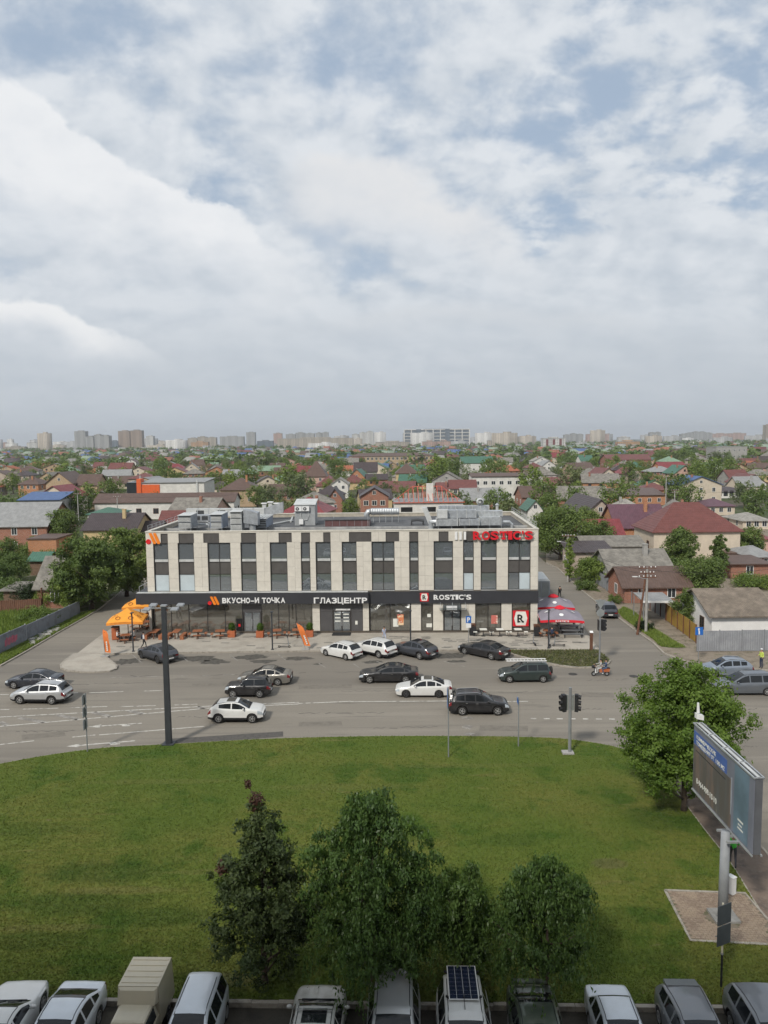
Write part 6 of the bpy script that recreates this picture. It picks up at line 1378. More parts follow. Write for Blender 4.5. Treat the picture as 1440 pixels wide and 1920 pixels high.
# planters
M_leafP = leafmat('planter leaf', (.04, .09, .02), (.16, .26, .05))
def planter(label, u, v, seed):
    t = thing('planter', label, 'planter', gz(u, v), YAW, 'timber planters with leafy plants')
    for k in range(5): MB().box(-.38, .38, -.38, .38, .03 + k * .138, .16 + k * .138).build('board', M_rust, t)
    MB().box(-.33, .33, -.33, .33, .69, .7).build('soil', M_bed, t)
    g = np.random.default_rng(seed); n = 420; V = np.zeros((n, 4, 3)); a = g.uniform(0, 2 * np.pi, n); r = g.uniform(0, .12, n); rr_ = g.uniform(.1, .42, n); hh = g.uniform(.08, .85, n) * (1.15 - rr_)
    base = np.stack([r * np.cos(a) + rr_ * .55 * np.cos(a), r * np.sin(a) + rr_ * .55 * np.sin(a), .68 + hh * .6], 1); tip = np.stack([rr_ * np.cos(a) * 1.05, rr_ * np.sin(a) * 1.05, .72 + hh + .1 * g.random(n)], 1)
    s_ = np.stack([-np.sin(a), np.cos(a), np.zeros(n)], 1) * .055; md = (base + tip) / 2 + np.array([0, 0, .05])
    V[:, 0] = base; V[:, 1] = md - s_; V[:, 2] = tip; V[:, 3] = md + s_
    link('foliage', npmesh('foliage', V.reshape(-1, 3), np.arange(n * 4).reshape(-1, 4), M_leafP, np.repeat(g.random(n), 4)), t)
planter('timber planter with leafy plant left of the shop door', 435, 1194, 1); planter('timber planter with leafy plant right of the shop door', 488, 1194.5, 2); planter('timber planter with leafy plant beside the leaning orange flag', 581, 1193.5, 3)
# feather flags
M_flag = mat('orange flag', (.72, .20, .05), .8, 0, .06)
def flag(label, u, v, vt, du, z0, w):
    p = G(u, v, z0); q_ = PY(u + du, vt, p.y); H = q_.z - z0; sx_ = q_.x - p.x; t = thing('feather_flag', label, 'flag', (p.x, p.y, z0), YAW, 'orange feather flags')
    MB().tube([(0, 0, .05), (sx_ * .5, 0, H * .5), (sx_ * .9, 0, H * .9), (sx_, 0, H)], .022, 6).build('pole', M_gpole, t); MB().box(-.35, .35, -.28, .28, 0, .09).build('base', M_concrete, t)
    pts = []; N = 12
    vs = []; fs = []
    for k in range(N + 1):
        f = k / N; z = H * (.16 + .84 * f); x = sx_ * (.16 + .84 * f); ww = w * (1 if f < .75 else math.sqrt(max(0, 1 - ((f - .75) / .25) ** 2)) + .02); yv = .05 * math.sin(f * 7)
        vs += [(x, yv, z), (x + ww, yv + .06 * math.sin(f * 5 + 1), z - .1)]
    for k in range(N): fs.append((2 * k, 2 * k + 1, 2 * k + 3, 2 * k + 2))
    MB().add(vs, fs).build('banner', M_flag, t)
    for k in range(6):
        f = .16 + k * .07; MB().box(sx_ * f + w * .36, sx_ * f + w * .60, -.02, -.012, H * f + .12, H * f + .27).build('print', M_cream, t)
    MB().lathe([(.09, -.02), (.14, -.02)], 14, (sx_ * .86 + w * .45, -.02, H * .82), 'Y').build('emblem', lg[1], t)
flag('orange feather flag on the island corner at the lane', 197.5, 1231, 1178, -6, .125, .55); flag('orange feather flag leaning over the picnic table', 573, 1218, 1168, -18, .13, .62)
# kick scooters
def kick(label, u, v, yaw):
    t = thing('kick_scooter', label, 'scooter', gz(u, v), yaw, 'electric kick scooters parked on the forecourt')
    MB().box(-.42, .38, -.08, .08, .13, .17).build('deck', M_trim, t); MB().tube([(.38, 0, .15), (.46, 0, .3), (.34, 0, 1.12)], .042, 8).build('stem', M_gpole, t); MB().bar((.34, -.26, 1.12), (.34, .26, 1.12), .06).build('handlebar', M_trim, t)
    for x in (-.5, .52):
        w = MB().lathe([(.05, -.025), (.11, -.03), (.12, 0), (.11, .03), (.05, .025)], 16, (x, 0, .12), 'Y').build('wheel', M_tyre, t)
    MB().hexa([(-.62, -.05, .24), (-.36, -.05, .18), (-.36, .05, .18), (-.62, .05, .24), (-.62, -.05, .255), (-.36, -.05, .2), (-.36, .05, .2), (-.62, .05, .255)]).build('mudguard', M_trim, t)
kick('kick scooter standing alone near the lamp post by the planters', 533, 1214.5, YAW + rad(4)); kick('kick scooter right of the lamp post by the red umbrellas', 1048, 1212, YAW + rad(176)); kick('kick scooter seen end-on left of the red umbrella lamp post', 1002, 1209, rad(92)); kick('kick scooter half hidden behind the lamp post by the red umbrellas', 1031, 1212, rad(80))
# white tables by the right windows
def cafeset(label, u, v, m=None, grp='pale cafe tables by the right windows'):
    t = thing('cafe_set', label, 'table', gz(u, v), YAW, grp); m = m or M_cream
    MB().box(-.38, .38, -.38, .38, .72, .76).build('table_top', m, t); MB().bar((0, 0, 0), (0, 0, .72), .07).box(-.22, .22, -.22, .22, 0, .03).build('pedestal', M_trim, t)
    for sg in (-1, 1):
        MB().box(sg * .85 - .2, sg * .85 + .2, -.2, .2, .44, .48).build('seat', m, t); MB().bar((sg * .85, 0, .03), (sg * .85, 0, .44), .05).bar((sg * .85 - .2, 0, .015), (sg * .85 + .2, 0, .015), .05).bar((sg * .2, 0, .06), (sg * .8, 0, .06), .04).build('seat_frame', M_trim, t)
cafeset('pale cafe table left of the red poster window', 906, 1192.5); cafeset('pale cafe table under the red poster', 937, 1192.5); cafeset('pale cafe table under the square emblem', 971, 1192.5)
def bin_(label, u, v):
    t = thing('litter_bin', label, 'bin', gz(u, v), YAW, 'dark litter bins with brown tops'); MB().box(-.3, .3, -.28, .28, .04, 1.05).build('body', M_trim, t); MB().box(-.32, .32, -.3, .3, 1.051, 1.25).build('hood', M_woodD, t); MB().box(-.25, .25, -.24, .24, 0, .039).build('foot', M_trim, t); MB().box(-.2, .2, -.305, -.301, 1.1, 1.2).build('slot', M_black, t)
bin_('dark litter bin behind the parking sign', 885.5, 1191); bin_('dark litter bin at the right corner of the shops', 1006.5, 1192.5)
t = picnic('dark table with a seated person behind the right lamp post', gz(1028, 1194), YAW)
person('person in dark blue seated beside the right lamp post', (t.location.x + .2, t.location.y - .86, .13), rad(180), C_navy, C_black, C_black, sitpose(), 'people seated')
for k, (u, v) in enumerate([(1072, 1193), (1067, 1185), (1062, 1177), (1057, 1170), (1053, 1164)]):
    t = thing('bench_table', '%s of five long bench tables behind the red umbrella pole' % ['nearest', 'second', 'third', 'fourth', 'farthest'][k], 'table', gz(u, v), YAW, 'long bench tables beside the umbrellas')
    for j in range(3): MB().box(-1.05, 1.05, -.30 + j * .2, -.115 + j * .2, .70, .74).build('top_board', M_gpole, t)
    for sg in (-1, 1):
        MB().box(-1.05, 1.05, sg * .72 - .14, sg * .72 + .14, .42, .46).build('bench_board', M_gpole, t)
        MB().bar((sg * .9, -.72, 0), (sg * .9, -.72, .42), .06).bar((sg * .9, .72, 0), (sg * .9, .72, .42), .06).bar((sg * .9, -.72, .40), (sg * .9, .72, .40), .05).bar((sg * .9, -.2, .4), (sg * .9, -.2, .7), .05).bar((sg * .9, .2, .4), (sg * .9, .2, .7), .05).build('end_frame', M_trim, t)
# site container behind the right corner
p = G(1020, 1122, .0); t = thing('site_container', 'pale grey metal container beside the right wall of the shops', 'container', (p.x - .3, p.y + 1.2, 0), rad(-4))
MB().box(-1.1, 1.1, -1.4, 4.5, .12, 2.35).build('body', ribbed('container sheet', (.34, .37, .41), .22, 'XY', .5, .2, .5), t); MB().hexa([(-1.15, -1.45, 2.352), (1.15, -1.45, 2.352), (1.15, 4.55, 2.352), (-1.15, 4.55, 2.352), (-.9, -1.3, 2.6), (.9, -1.3, 2.6), (.9, 4.4, 2.6), (-.9, 4.4, 2.6)]).build('roof', M_unit, t); MB().box(-1.0, 1.0, -1.2, 4.2, 0, .119).build('skid', M_trim, t)
for sg in (-1, 1): MB().box(sg * .5 - .45, sg * .5 + .45, -1.44, -1.402, .25, 2.2).build('door', M_signback, t)
# scooter with two riders
p = G(1126, 1267.5); t = thing('motor_scooter', 'small delivery moped with two riders near the corner bed', 'scooter', (p.x, p.y, 0), HL)
for x in (-.55, .60): 
    w = MB().lathe([(.12, -.05), (.2, -.06), (.225, 0), (.2, .06), (.12, .05)], 18, (x, 0, .225), 'Y').build('wheel', M_tyre, t); MB().lathe([(.005, -.04), (.12, -.045), (.12, .045), (.005, .04)], 14, (x, 0, .225), 'Y').build('rim', M_gpole, w)
MB().hexa([(-.75, -.12, .42), (.1, -.12, .36), (.1, .12, .36), (-.75, .12, .42), (-.78, -.13, .70), (.12, -.14, .68), (.12, .14, .68), (-.78, .13, .70)]).build('body', M_rust, t)
MB().box(-.8, .15, -.14, .14, .70, .78).build('saddle', M_trim, t); MB().box(.1, .5, -.14, .14, .28, .33).build('footboard', M_trim, t); MB().hexa([(.44, -.16, .32), (.52, -.16, .32), (.52, .16, .32), (.44, .16, .32), (.42, -.12, .92), (.48, -.12, .92), (.48, .12, .92), (.42, .12, .92)]).build('leg_shield', M_white, t)
MB().tube([(.62, 0, .25), (.48, 0, .75), (.42, 0, 1.0)], .03, 8).build('fork', M_trim, t); MB().bar((.40, -.32, 1.02), (.40, .32, 1.02), .04).build('handlebar', M_trim, t); MB().box(.48, .75, -.18, .18, .75, .95).build('front_basket', M_trim, t)
sr = sitpose(.68, .40, 1.02); sr.update(kl=(.17, -.36, .70), kr=(-.17, -.36, .70), al=(.16, -.32, .38), ar=(-.16, -.32, .38), tl=(.16, -.46, .34), tr=(-.16, -.46, .34), wl=(.26, -.44, 1.0), wr=(-.26, -.44, 1.0))
d1 = Vector((math.cos(HL), math.sin(HL), 0))
q_ = Vector((p.x, p.y, 0)) - d1 * .02; person('person in light clothes driving the moped', q_, HL + rad(90), C_grey, C_grey, C_shoe, sr, 'moped riders')
sr2 = dict(sr); sr2.update(al=(.22, -.28, .32), ar=(-.22, -.28, .32), tl=(.23, -.42, .28), tr=(-.23, -.42, .28), wl=(.18, -.34, .98), wr=(-.18, -.34, .98)); q_ = Vector((p.x, p.y, 0)) - d1 * .48; person('person in blue riding pillion on the moped', q_, HL + rad(90), C_jean, C_jean, C_shoe, sr2, 'moped riders')
# ------------------------------------------------------------------ trees
M_bark = mat('bark', (.085, .065, .05), .95, 0, .25, 5, bump=.5, bscale=25)
L_dark = leafmat('dark maple leaf', (.024, .046, .017), (.085, .118, .045)); L_weep = leafmat('weeping leaf', (.034, .074, .018), (.130, .205, .060), .28, .42); L_maple = leafmat('light maple leaf', (.070, .135, .022), (.205, .305, .065), .40); L_red = leafmat('reddish young leaf', (.055, .028, .022), (.12, .06, .045))
L_mid = leafmat('garden leaf', (.060, .105, .026), (.195, .260, .078)); L_fresh = leafmat('fresh leaf', (.080, .135, .026), (.245, .320, .08)); L_olive = leafmat('grey green leaf', (.085, .118, .052), (.235, .275, .13)); L_fir = leafmat('evergreen leaf', (.015, .03, .013), (.05, .075, .032))
def leaves(lobes, n, leaf, seed, droop=0.0, shell=.5, wid=.5, up=.35, clump=0, cr=.2):
    g = np.random.default_rng(seed); C = np.array([l[0] for l in lobes], float); Rr = np.array([l[1] for l in lobes], float)
    wgt = (Rr.prod(1)) ** (2 / 3.0); wgt /= wgt.sum(); k = g.choice(len(lobes), n, p=wgt)
    d = g.normal(size=(n, 3)); d /= np.linalg.norm(d, axis=1)[:, None]
    r = g.random(n) ** shell * (1 + g.normal(0, .07, n)); p = C[k] + d * Rr[k] * r[:, None]
    ctint = g.random(n)
    if clump:
        m = n // clump; ci = g.integers(0, m, n); cp = p[:m].copy(); sq = np.array([1, 1, .75]); p = cp[ci] + g.normal(0, cr * .55, (n, 3)) * sq; d = d[:m][ci]; k = k[:m][ci]; ctint = g.random(m)[ci]
    nr = d * .8 + g.normal(0, .55, (n, 3)); nr[:, 2] += up; nr /= np.linalg.norm(nr, axis=1)[:, None]
    a = g.normal(size=(n, 3)); a[:, 2] -= droop * 3.0; a -= nr * (a * nr).sum(1)[:, None]
    if droop: a[:, 2] -= droop
    a /= np.linalg.norm(a, axis=1)[:, None] + 1e-9; s = np.cross(nr, a); L = leaf * g.uniform(.6, 1.35, n)[:, None]
    V = np.stack([p - a * L * .5, p + s * L * wid * .5 + nr * L * .08, p + a * L * .5, p - s * L * wid * .5 + nr * L * .08], 1)
    tint = np.clip(.30 * g.random(len(lobes))[k] + .30 * ctint + .40 * g.random(n), 0, 1)
    return V.reshape(-1, 3), np.arange(n * 4).reshape(-1, 4), np.repeat(tint, 4)
def lobes_for(h0, h1, rad_, seed, n=26, shape='round', sub=.36):
    g = random.Random(seed); out = []; H = h1 - h0
    for i in range(n):
        f = (i + .5) / n; z = h0 + H * (.08 + .88 * f)
        prof = {'round': math.sqrt(max(.05, 1 - (2 * f - .9) ** 2 * .85)), 'cone': (1 - f) ** .8 * .95 + .12, 'egg': math.sqrt(max(.04, 1 - (2 * f - .75) ** 2 * .8)), 'umb': .55 + .5 * math.sin(math.pi * min(1, f * 1.05)), 'weep': (1 - max(0, f - .45) * 1.45) * (.72 + .5 * f if f < .45 else .95)}[shape]
        a = i * 2.39996 + g.uniform(-.5, .5); rr = rad_ * max(.1, prof) * g.uniform(.45, .92); s = rad_ * sub * g.uniform(.7, 1.25) * (.55 + .5 * max(.1, prof))
        out.append(((rr * math.cos(a), rr * math.sin(a), z), (s, s, s * (g.uniform(.7, 1.0) if shape != 'weep' else g.uniform(1.0, 1.5)))))
    for i in range(4): out.append(((g.uniform(-.2, .2) * rad_, g.uniform(-.2, .2) * rad_, h0 + H * (.25 + .17 * i)), (rad_ * .45 * (1 if shape != 'cone' else 1 - i * .2), rad_ * .45 * (1 if shape != 'cone' else 1 - i * .2), H * .18)))
    return out
def trunk(lobes, r0, h0, h1, seed, nb=7):
    g = random.Random(seed + 5); b = MB(); top = h0 + (h1 - h0) * .75
    pts = [(0, 0, -.1), (g.uniform(-.03, .03), g.uniform(-.03, .03), h0 * .5), (g.uniform(-.06, .06), .02, h0 + (h1 - h0) * .25), (0, 0, top)]
    b.tube(pts, [r0 * 1.25, r0, r0 * .75, r0 * .2], 9)
    for l in g.sample(lobes, min(nb, len(lobes))):
        c = Vector(l[0]); st = Vector((0, 0, max(h0 * .7, min(c.z - .25 * (h1 - h0), top * .8)))); m = st * .5 + c * .5 + Vector((0, 0, -.15))
        b.tube([st, m, c], [r0 * .45, r0 * .28, r0 * .08], 6)
    return b
def strands(lobes, n, k, length, leaf, seed):
    g = np.random.default_rng(seed + 900); C = np.array([l[0] for l in lobes], float); R_l = np.array([l[1] for l in lobes], float); j = g.integers(0, len(lobes), n)
    d = g.normal(size=(n, 3)); d[:, 2] = np.abs(d[:, 2]) * .3 - .1; d /= np.linalg.norm(d, axis=1)[:, None]; p0 = C[j] + d * R_l[j] * 1.0; ln = length * g.uniform(.35, 1.1, n)
    t_ = np.linspace(0, 1, k); P_ = p0[:, None, :] + np.stack([d[:, 0, None] * .22 * np.sqrt(t_)[None] * ln[:, None], d[:, 1, None] * .22 * np.sqrt(t_)[None] * ln[:, None], -t_[None] * ln[:, None]], 2); P_ = P_.reshape(-1, 3) + g.normal(0, .035, (n * k, 3)); P_ = P_[P_[:, 2] > .15]; N = len(P_)
    a = np.stack([g.normal(0, .4, N), g.normal(0, .4, N), -np.ones(N)], 1); a /= np.linalg.norm(a, axis=1)[:, None]; nr = g.normal(size=(N, 3)); nr -= a * (a * nr).sum(1)[:, None]; nr /= np.linalg.norm(nr, axis=1)[:, None]; s = np.cross(nr, a); L = leaf * g.uniform(.7, 1.3, N)[:, None]
    V = np.stack([P_ - a * L * .5, P_ + s * L * .22, P_ + a * L * .5, P_ - s * L * .22], 1)
    return V.reshape(-1, 3), np.arange(N * 4).reshape(-1, 4), np.repeat(np.clip(.25 + .75 * g.random(N), 0, 1), 4)
def near_tree(label, px, py, h0, h1, r, n, leaf, lm, seed, shape, droop=0, lobes_extra=None, z0=.15, cat='tree', r0=.12, extra=None, sub=.36, nl=30, shell=.5, wid=.5, name='tree', hang=None, clump=0, cr=.2, sprig=0):
    p = G(px, py, z0); t = thing(name, label, cat, (p.x, p.y, z0)); lb = lobes_for(h0, h1, r, seed, nl, shape, sub) + (lobes_extra or [])
    if sprig:
        gs = random.Random(seed + 70)
        for k in range(sprig):
            a = gs.uniform(0, 6.283); f = gs.uniform(.12, 1.0); e = r * math.sqrt(max(.06, 1 - (2 * f - .85) ** 2 * .9)) * gs.uniform(.95, 1.18); q = gs.uniform(.12, .24) * r * .8
            lb.append(((e * math.cos(a), e * math.sin(a), h0 + (h1 - h0) * f * 1.03), (q, q, q * .9)))
    trunk(lb, r0, h0, h1, seed, 10).build('trunk', M_bark, t, smooth=True)
    V, F_, ti = leaves(lb, n, leaf, seed, droop, shell, wid, clump=clump, cr=cr)
    if hang:
        V2, F2, t2 = strands(lb, *hang, seed); F_ = np.concatenate([F_, F2 + len(V)]); V = np.concatenate([V, V2]); ti = np.concatenate([ti, t2])
    link('crown', npmesh('crown', V, F_, lm, ti), t)
    if extra: extra(t)
    return t
def redtip(t):
    lb = [((-.45, 0, 8.0), (.14, .14, .2)), ((-.15, 0, 7.3), (.34, .34, .4)), ((-1.4, -.4, 4.9), (.3, .3, .3))]
    V, F_, ti = leaves(lb, 700, .13, 77); link('young_leaves', npmesh('young_leaves', V, F_, L_red, ti), t)
    MB().tube([(0, 0, 6.0), (-.15, 0, 7.2), (-.45, 0, 8.1)], [.03, .02, .01], 5).build('leader', M_bark, t)
near_tree('dark narrow tree with a reddish tip, left of the weeping tree', 497, 1842, .5, 6.3, 1.85, 27000, .15, L_dark, 3, 'egg', extra=redtip, nl=34, sub=.38, lobes_extra=[((-.1, 0, 5.8), (1.25, 1.2, .9)), ((-.15, 0, 6.6), (.75, .75, .6)), ((-.2, 0, 7.2), (.35, .35, .35)), ((-1.0, -.5, 4.6), (.8, .8, .9)), ((1.0, .2, 4.2), (.9, .8, 1.0)), ((1.1, -.4, 2.6), (.8, .8, .9)), ((-1.1, 0, 2.6), (.8, .8, .8))], clump=45, cr=.20, sprig=26)
near_tree('big dark weeping tree in the middle of the near lawn', 700, 1866, .7, 7.6, 2.3, 32000, .155, L_weep, 9, 'round', .5, nl=40, r0=.15, sub=.34, wid=.45, hang=(750, 13, 1.2, .15), clump=50, cr=.21, sprig=34, lobes_extra=[((.6, -.4, 6.9), (1.1, 1.0, .9)), ((-1.3, -.5, 5.6), (1.0, 1.0, .9)), ((1.7, 0, 5.3), (.9, .9, .8)), ((1.5, -.6, 3.4), (1.1, 1.0, 1.0)), ((-1.6, 0, 3.6), (1.0, 1.0, 1.1)), ((-1.2, -.4, 2.0), (1.0, .9, .8)), ((.9, -.5, 1.9), (1.0, .9, .8))])
near_tree('small dark drooping tree right of the big weeping tree', 864, 1838, .6, 4.4, 1.35, 10000, .15, L_weep, 12, 'round', .5, nl=22, r0=.08, wid=.45, sub=.36, hang=(330, 13, 1.1, .15), clump=45, cr=.19, sprig=18)
near_tree('lone drooping tree behind the dark green car', 1024, 1884, 1.1, 5.5, 1.75, 13000, .155, L_weep, 15, 'round', .6, nl=20, r0=.08, wid=.45, sub=.36, hang=(420, 13, 1.4, .15), clump=45, cr=.19, sprig=22, lobes_extra=[((-.1, -.2, 5.6), (.5, .5, .45)), ((1.2, 0, 4.2), (.6, .6, .6)), ((-1.3, 0, 4.0), (.6, .6, .6))])
near_tree('bright green round maple beside the billboard', 1282, 1519, .9, 8.2, 3.1, 52000, .19, L_maple, 21, 'egg', 0, nl=56, r0=.16, sub=.34, clump=45, cr=.30, sprig=40)
# trees along the lanes behind
near_tree('huge spreading tree by the lane left of the shops', 172, 1142, 1.2, 9.4, 4.6, 27000, .33, L_mid, 31, 'round', nl=44, r0=.3, z0=.09, sub=.30, clump=50, cr=.5)
near_tree('broad tree right behind the huge lane tree, next to the shops', 238, 1118, 1.0, 9.4, 4.7, 22000, .34, L_mid, 32, 'round', nl=36, r0=.28, z0=0, sub=.32, clump=50, cr=.5)
near_tree('tree leaning over the concrete fence end', 128, 1150, .8, 5.0, 2.4, 6000, .28, L_fresh, 33, 'umb', nl=22, r0=.18, z0=.09)
near_tree('tree behind the brick house with the grey roof', 117, 1032, 1.5, 8.2, 3.4, 8000, .38, L_mid, 34, 'round', nl=30, r0=.25, z0=0)
near_tree('bush overgrowing the left garden behind the brown fence', 16, 1128, .2, 3.0, 2.8, 5000, .26, L_mid, 35, 'umb', nl=20, r0=.1, z0=.09, cat='bush')
near_tree('pale leafy bush by the concrete fence', 70, 1172, .1, 2.0, 2.2, 5000, .2, L_fresh, 36, 'umb', nl=16, r0=.05, z0=.09, cat='bush')
near_tree('large dark tree behind the right end of the shops', 1050, 1050, 1.2, 9.4, 5.2, 14000, .38, L_mid, 41, 'round', nl=40, r0=.3, z0=0)
near_tree('tree beside the red metal roof', 1098, 1022, 1.2, 7.2, 3.6, 8000, .38, L_mid, 42, 'round', nl=26, r0=.2, z0=0)
near_tree('narrow columnar cypress at the side street', 1067, 1090, .1, 6.6, .55, 6000, .2, L_fresh, 43, 'umb', nl=24, r0=.08, z0=.09, sub=.75)
near_tree('leafy hedge along the garden fence by the cypress', 1105, 1090, .2, 3.4, 2.6, 6500, .26, L_fresh, 44, 'umb', nl=22, r0=.08, z0=.09, cat='bush')
near_tree('leafy vine bush over the grey fence', 1140, 1096, .3, 3.2, 2.4, 5500, .26, L_fresh, 45, 'umb', nl=18, r0=.08, z0=.09, cat='bush')
near_tree('dark walnut tree in front of the cream house', 1318, 1122, .8, 5.4, 3.3, 10000, .30, L_mid, 46, 'round', nl=36, r0=.22, z0=.09)
near_tree('upright tree at the cream house corner', 1276, 1085, 1.5, 8.0, 2.5, 8000, .33, L_mid, 47, 'egg', nl=26, r0=.2, z0=.09)
near_tree('ragged young tree beside the cream house wall', 1348, 1088, 1.5, 7.0, 1.5, 3200, .33, L_mid, 48, 'egg', nl=16, r0=.12, z0=.09)
near_tree('small garden tree between the yellow fence and the white cottage', 1291, 1178, .6, 4.4, 1.8, 7000, .2, L_mid, 49, 'round', nl=22, r0=.09, z0=.09)
near_tree('low dark shrub at the foot of the wooden utility pole', 1206, 1182, .05, 1.0, .9, 1500, .16, L_fir, 50, 'umb', nl=10, r0=.03, z0=.09, cat='bush')
near_tree('clipped low bush by the parked people carrier', 1151, 1131, .05, .95, 1.0, 1800, .16, L_mid, 51, 'umb', nl=10, r0=.03, z0=.09, cat='bush')
near_tree('tall grass clump and bush on the weedy patch', 1098, 1106, .05, 1.3, 1.5, 2600, .2, L_mid, 52, 'umb', nl=12, r0=.03, z0=.09, cat='bush')
for (lab, u, v, h0, h1, r, n, lf, lm, sd_, sh, ct) in [('leafy fruit tree on the plot behind the grey lean-to', 26, 1090, .5, 4.4, 2.6, 6000, .26, L_mid, 71, 'round', 'tree'), ('dense dark bush at the left edge above the brown fence', -2, 1100, .3, 3.6, 2.4, 5000, .26, L_mid, 72, 'round', 'bush'), ('small tree between the orange garage and the green shed', 72, 1046, .5, 4.0, 2.0, 4500, .26, L_fresh, 73, 'round', 'tree'), ('bright bush behind the right end of the brown fence', 84, 1138, .2, 2.4, 1.7, 4000, .2, L_fresh, 74, 'umb', 'bush'), ('low bushes in the garden behind the little green shed', 62, 1050, .2, 3.0, 3.2, 5000, .28, L_mid, 60, 'umb', 'bush'), ('dark fruit tree left of the little green shed', 14, 1062, .6, 5.0, 2.8, 5000, .28, L_mid, 61, 'round', 'tree'), ('bright bush below the orange garage', 92, 1062, .2, 2.6, 2.0, 4000, .24, L_fresh, 62, 'umb', 'bush'), ('overgrown bush over the brown fence', 55, 1136, .2, 2.8, 2.6, 5000, .24, L_fir, 63, 'umb', 'bush'), ('round garden tree at the left edge before the brick house', 4, 1020, .8, 5.6, 3.0, 5000, .3, L_fir, 64, 'round', 'tree'),
        ('long green hedge at the right behind the white cottage', 1405, 1100, .1, 1.6, 2.6, 4500, .22, L_fresh, 65, 'umb', 'bush'), ('low hedge at the right edge behind the white cottage', 1440, 1104, .1, 1.5, 2.2, 3500, .22, L_fresh, 66, 'umb', 'bush'), ('bushy garden tree right of the old slate cottage', 1272, 1098, .4, 3.8, 2.0, 5000, .24, L_mid, 67, 'round', 'tree'), ('vine covered pergola bush behind the long grey fence', 1122, 1082, .3, 3.0, 2.6, 5200, .24, L_fresh, 68, 'umb', 'bush'), ('dark tree behind the long slate roof', 1120, 1036, 1.0, 6.0, 3.2, 6000, .32, L_mid, 69, 'round', 'tree'), ('garden tree between cream house and the grey hip house', 1408, 1052, .8, 5.8, 3.0, 6000, .32, L_mid, 70, 'round', 'tree')]:
    near_tree(lab, u, v, h0, h1, r, n, lf, lm, sd_, sh, nl=20, r0=.1, z0=.05, cat=ct)
# prototypes of the town trees
PROTO = []
for k, (sh, n, lm, nl, w_) in enumerate([('round', 1500, L_mid, 18, .50), ('egg', 1500, L_fresh, 18, .40), ('round', 1500, L_olive, 16, .52), ('cone', 1200, L_fir, 16, .30), ('umb', 1400, L_mid, 16, .55), ('round', 1500, L_fresh, 20, .46), ('egg', 1400, L_olive, 16, .44), ('umb', 1300, L_mid, 14, .6)]):
    lb = lobes_for(.14, 1.0, w_, 100 + k, nl, sh, .34); V, F_, ti = leaves(lb, n, .075, 100 + k, 0, .55)
    PROTO.append((npmesh('crown', V, F_, lm, ti), trunk(lb, .028, .16, 1.0, 100 + k, 4).mesh('trunk', M_bark), ['mid green round', 'fresh green upright', 'grey green round', 'dark pointed', 'mid green spreading', 'bright green round', 'grey green upright', 'low mid green'][k]))
# ------------------------------------------------------------------ houses and the town
W_ = dict(bright=mat('fresh whitewash', (.72, .71, .69), .9, 0, .06, .8), brick=brickmat('red brick', (.30, .115, .07), (.32, .28, .24)), obrick=brickmat('orange brick', (.42, .17, .07), (.38, .32, .26)), tbrick=brickmat('tan brick', (.42, .29, .17), (.40, .36, .30)), white=mat('whitewash', (.62, .60, .56), .9, 0, .10, .8), cream=mat('cream plaster', (.56, .48, .38), .9, 0, .08, .8), tan=mat('tan plaster', (.52, .40, .22), .9, 0, .08, .8), grey=mat('grey plaster', (.32, .31, .29), .9, 0, .14, .8), taupe=mat('taupe plaster', (.40, .33, .27), .9, 0, .08, .8), yellow=mat('pale yellow plaster', (.62, .55, .33), .9, 0, .06), pink=mat('pink plaster', (.50, .33, .27), .9, 0, .1), wood=mat('weathered boards', (.16, .105, .07), .9, 0, .25, 4), orange=mat('orange cladding', (.66, .12, .03), .55, 0, .06))
R_ = dict(bslate=ribbed('brownish old slate', (.205, .170, .135), .18, 'X', .95, 0, .6, .28, 1.0), brown=ribbed('brown metal tile', (.115, .075, .06), .35, 'X', .5, .05, .35), maroon=ribbed('maroon metal tile', (.155, .058, .050), .35, 'X', .5, .05, .4, cross=.35), red=ribbed('red sheet roof', (.21, .045, .048), .4, 'X', .45, .1, .4), slate=ribbed('old asbestos slate', (.215, .20, .175), .18, 'X', .95, 0, .5, .28, 1.0), grey=ribbed('grey sheet roof', (.27, .27, .265), .5, 'X', .6, .1, .3), green=ribbed('green sheet roof', (.065, .15, .105), .4, 'X', .5, .1, .35), pgreen=ribbed('pale green roof', (.20, .29, .20), .4, 'X', .7, .05, .35), purple=ribbed('purple brown tile', (.12, .058, .075), .35, 'X', .45, .05, .4), blue=ribbed('blue sheet roof', (.075, .13, .27), .4, 'X', .5, .1, .35), dark=ribbed('dark brown roof', (.065, .05, .05), .35, 'X', .5, .05, .35), pslate=ribbed('pale slate', (.30, .285, .255), .18, 'X', .95, 0, .5, .25, 1.0), orange=ribbed('terracotta roof', (.33, .115, .065), .35, 'X', .8, 0, .4))
M_wd = darkglass('house window glass', (.03, .035, .04), .08, .5)
WIN = {}
def winmesh(fm):
    if fm.name not in WIN:
        b = MB(); b.m(0)
        for x0, x1, z0, z1_ in ((-.5, -.43, 0, 1), (.43, .5, 0, 1), (-.43, .43, 0, .06), (-.43, .43, .94, 1), (-.025, .025, .06, .94)): b.box(x0, x1, -.05, .0, z0, z1_)
        b.m(1).box(-.43, .43, -.03, -.005, .06, .94); WIN[fm.name] = b.mesh('window', [fm, M_wd])
    return WIN[fm.name]
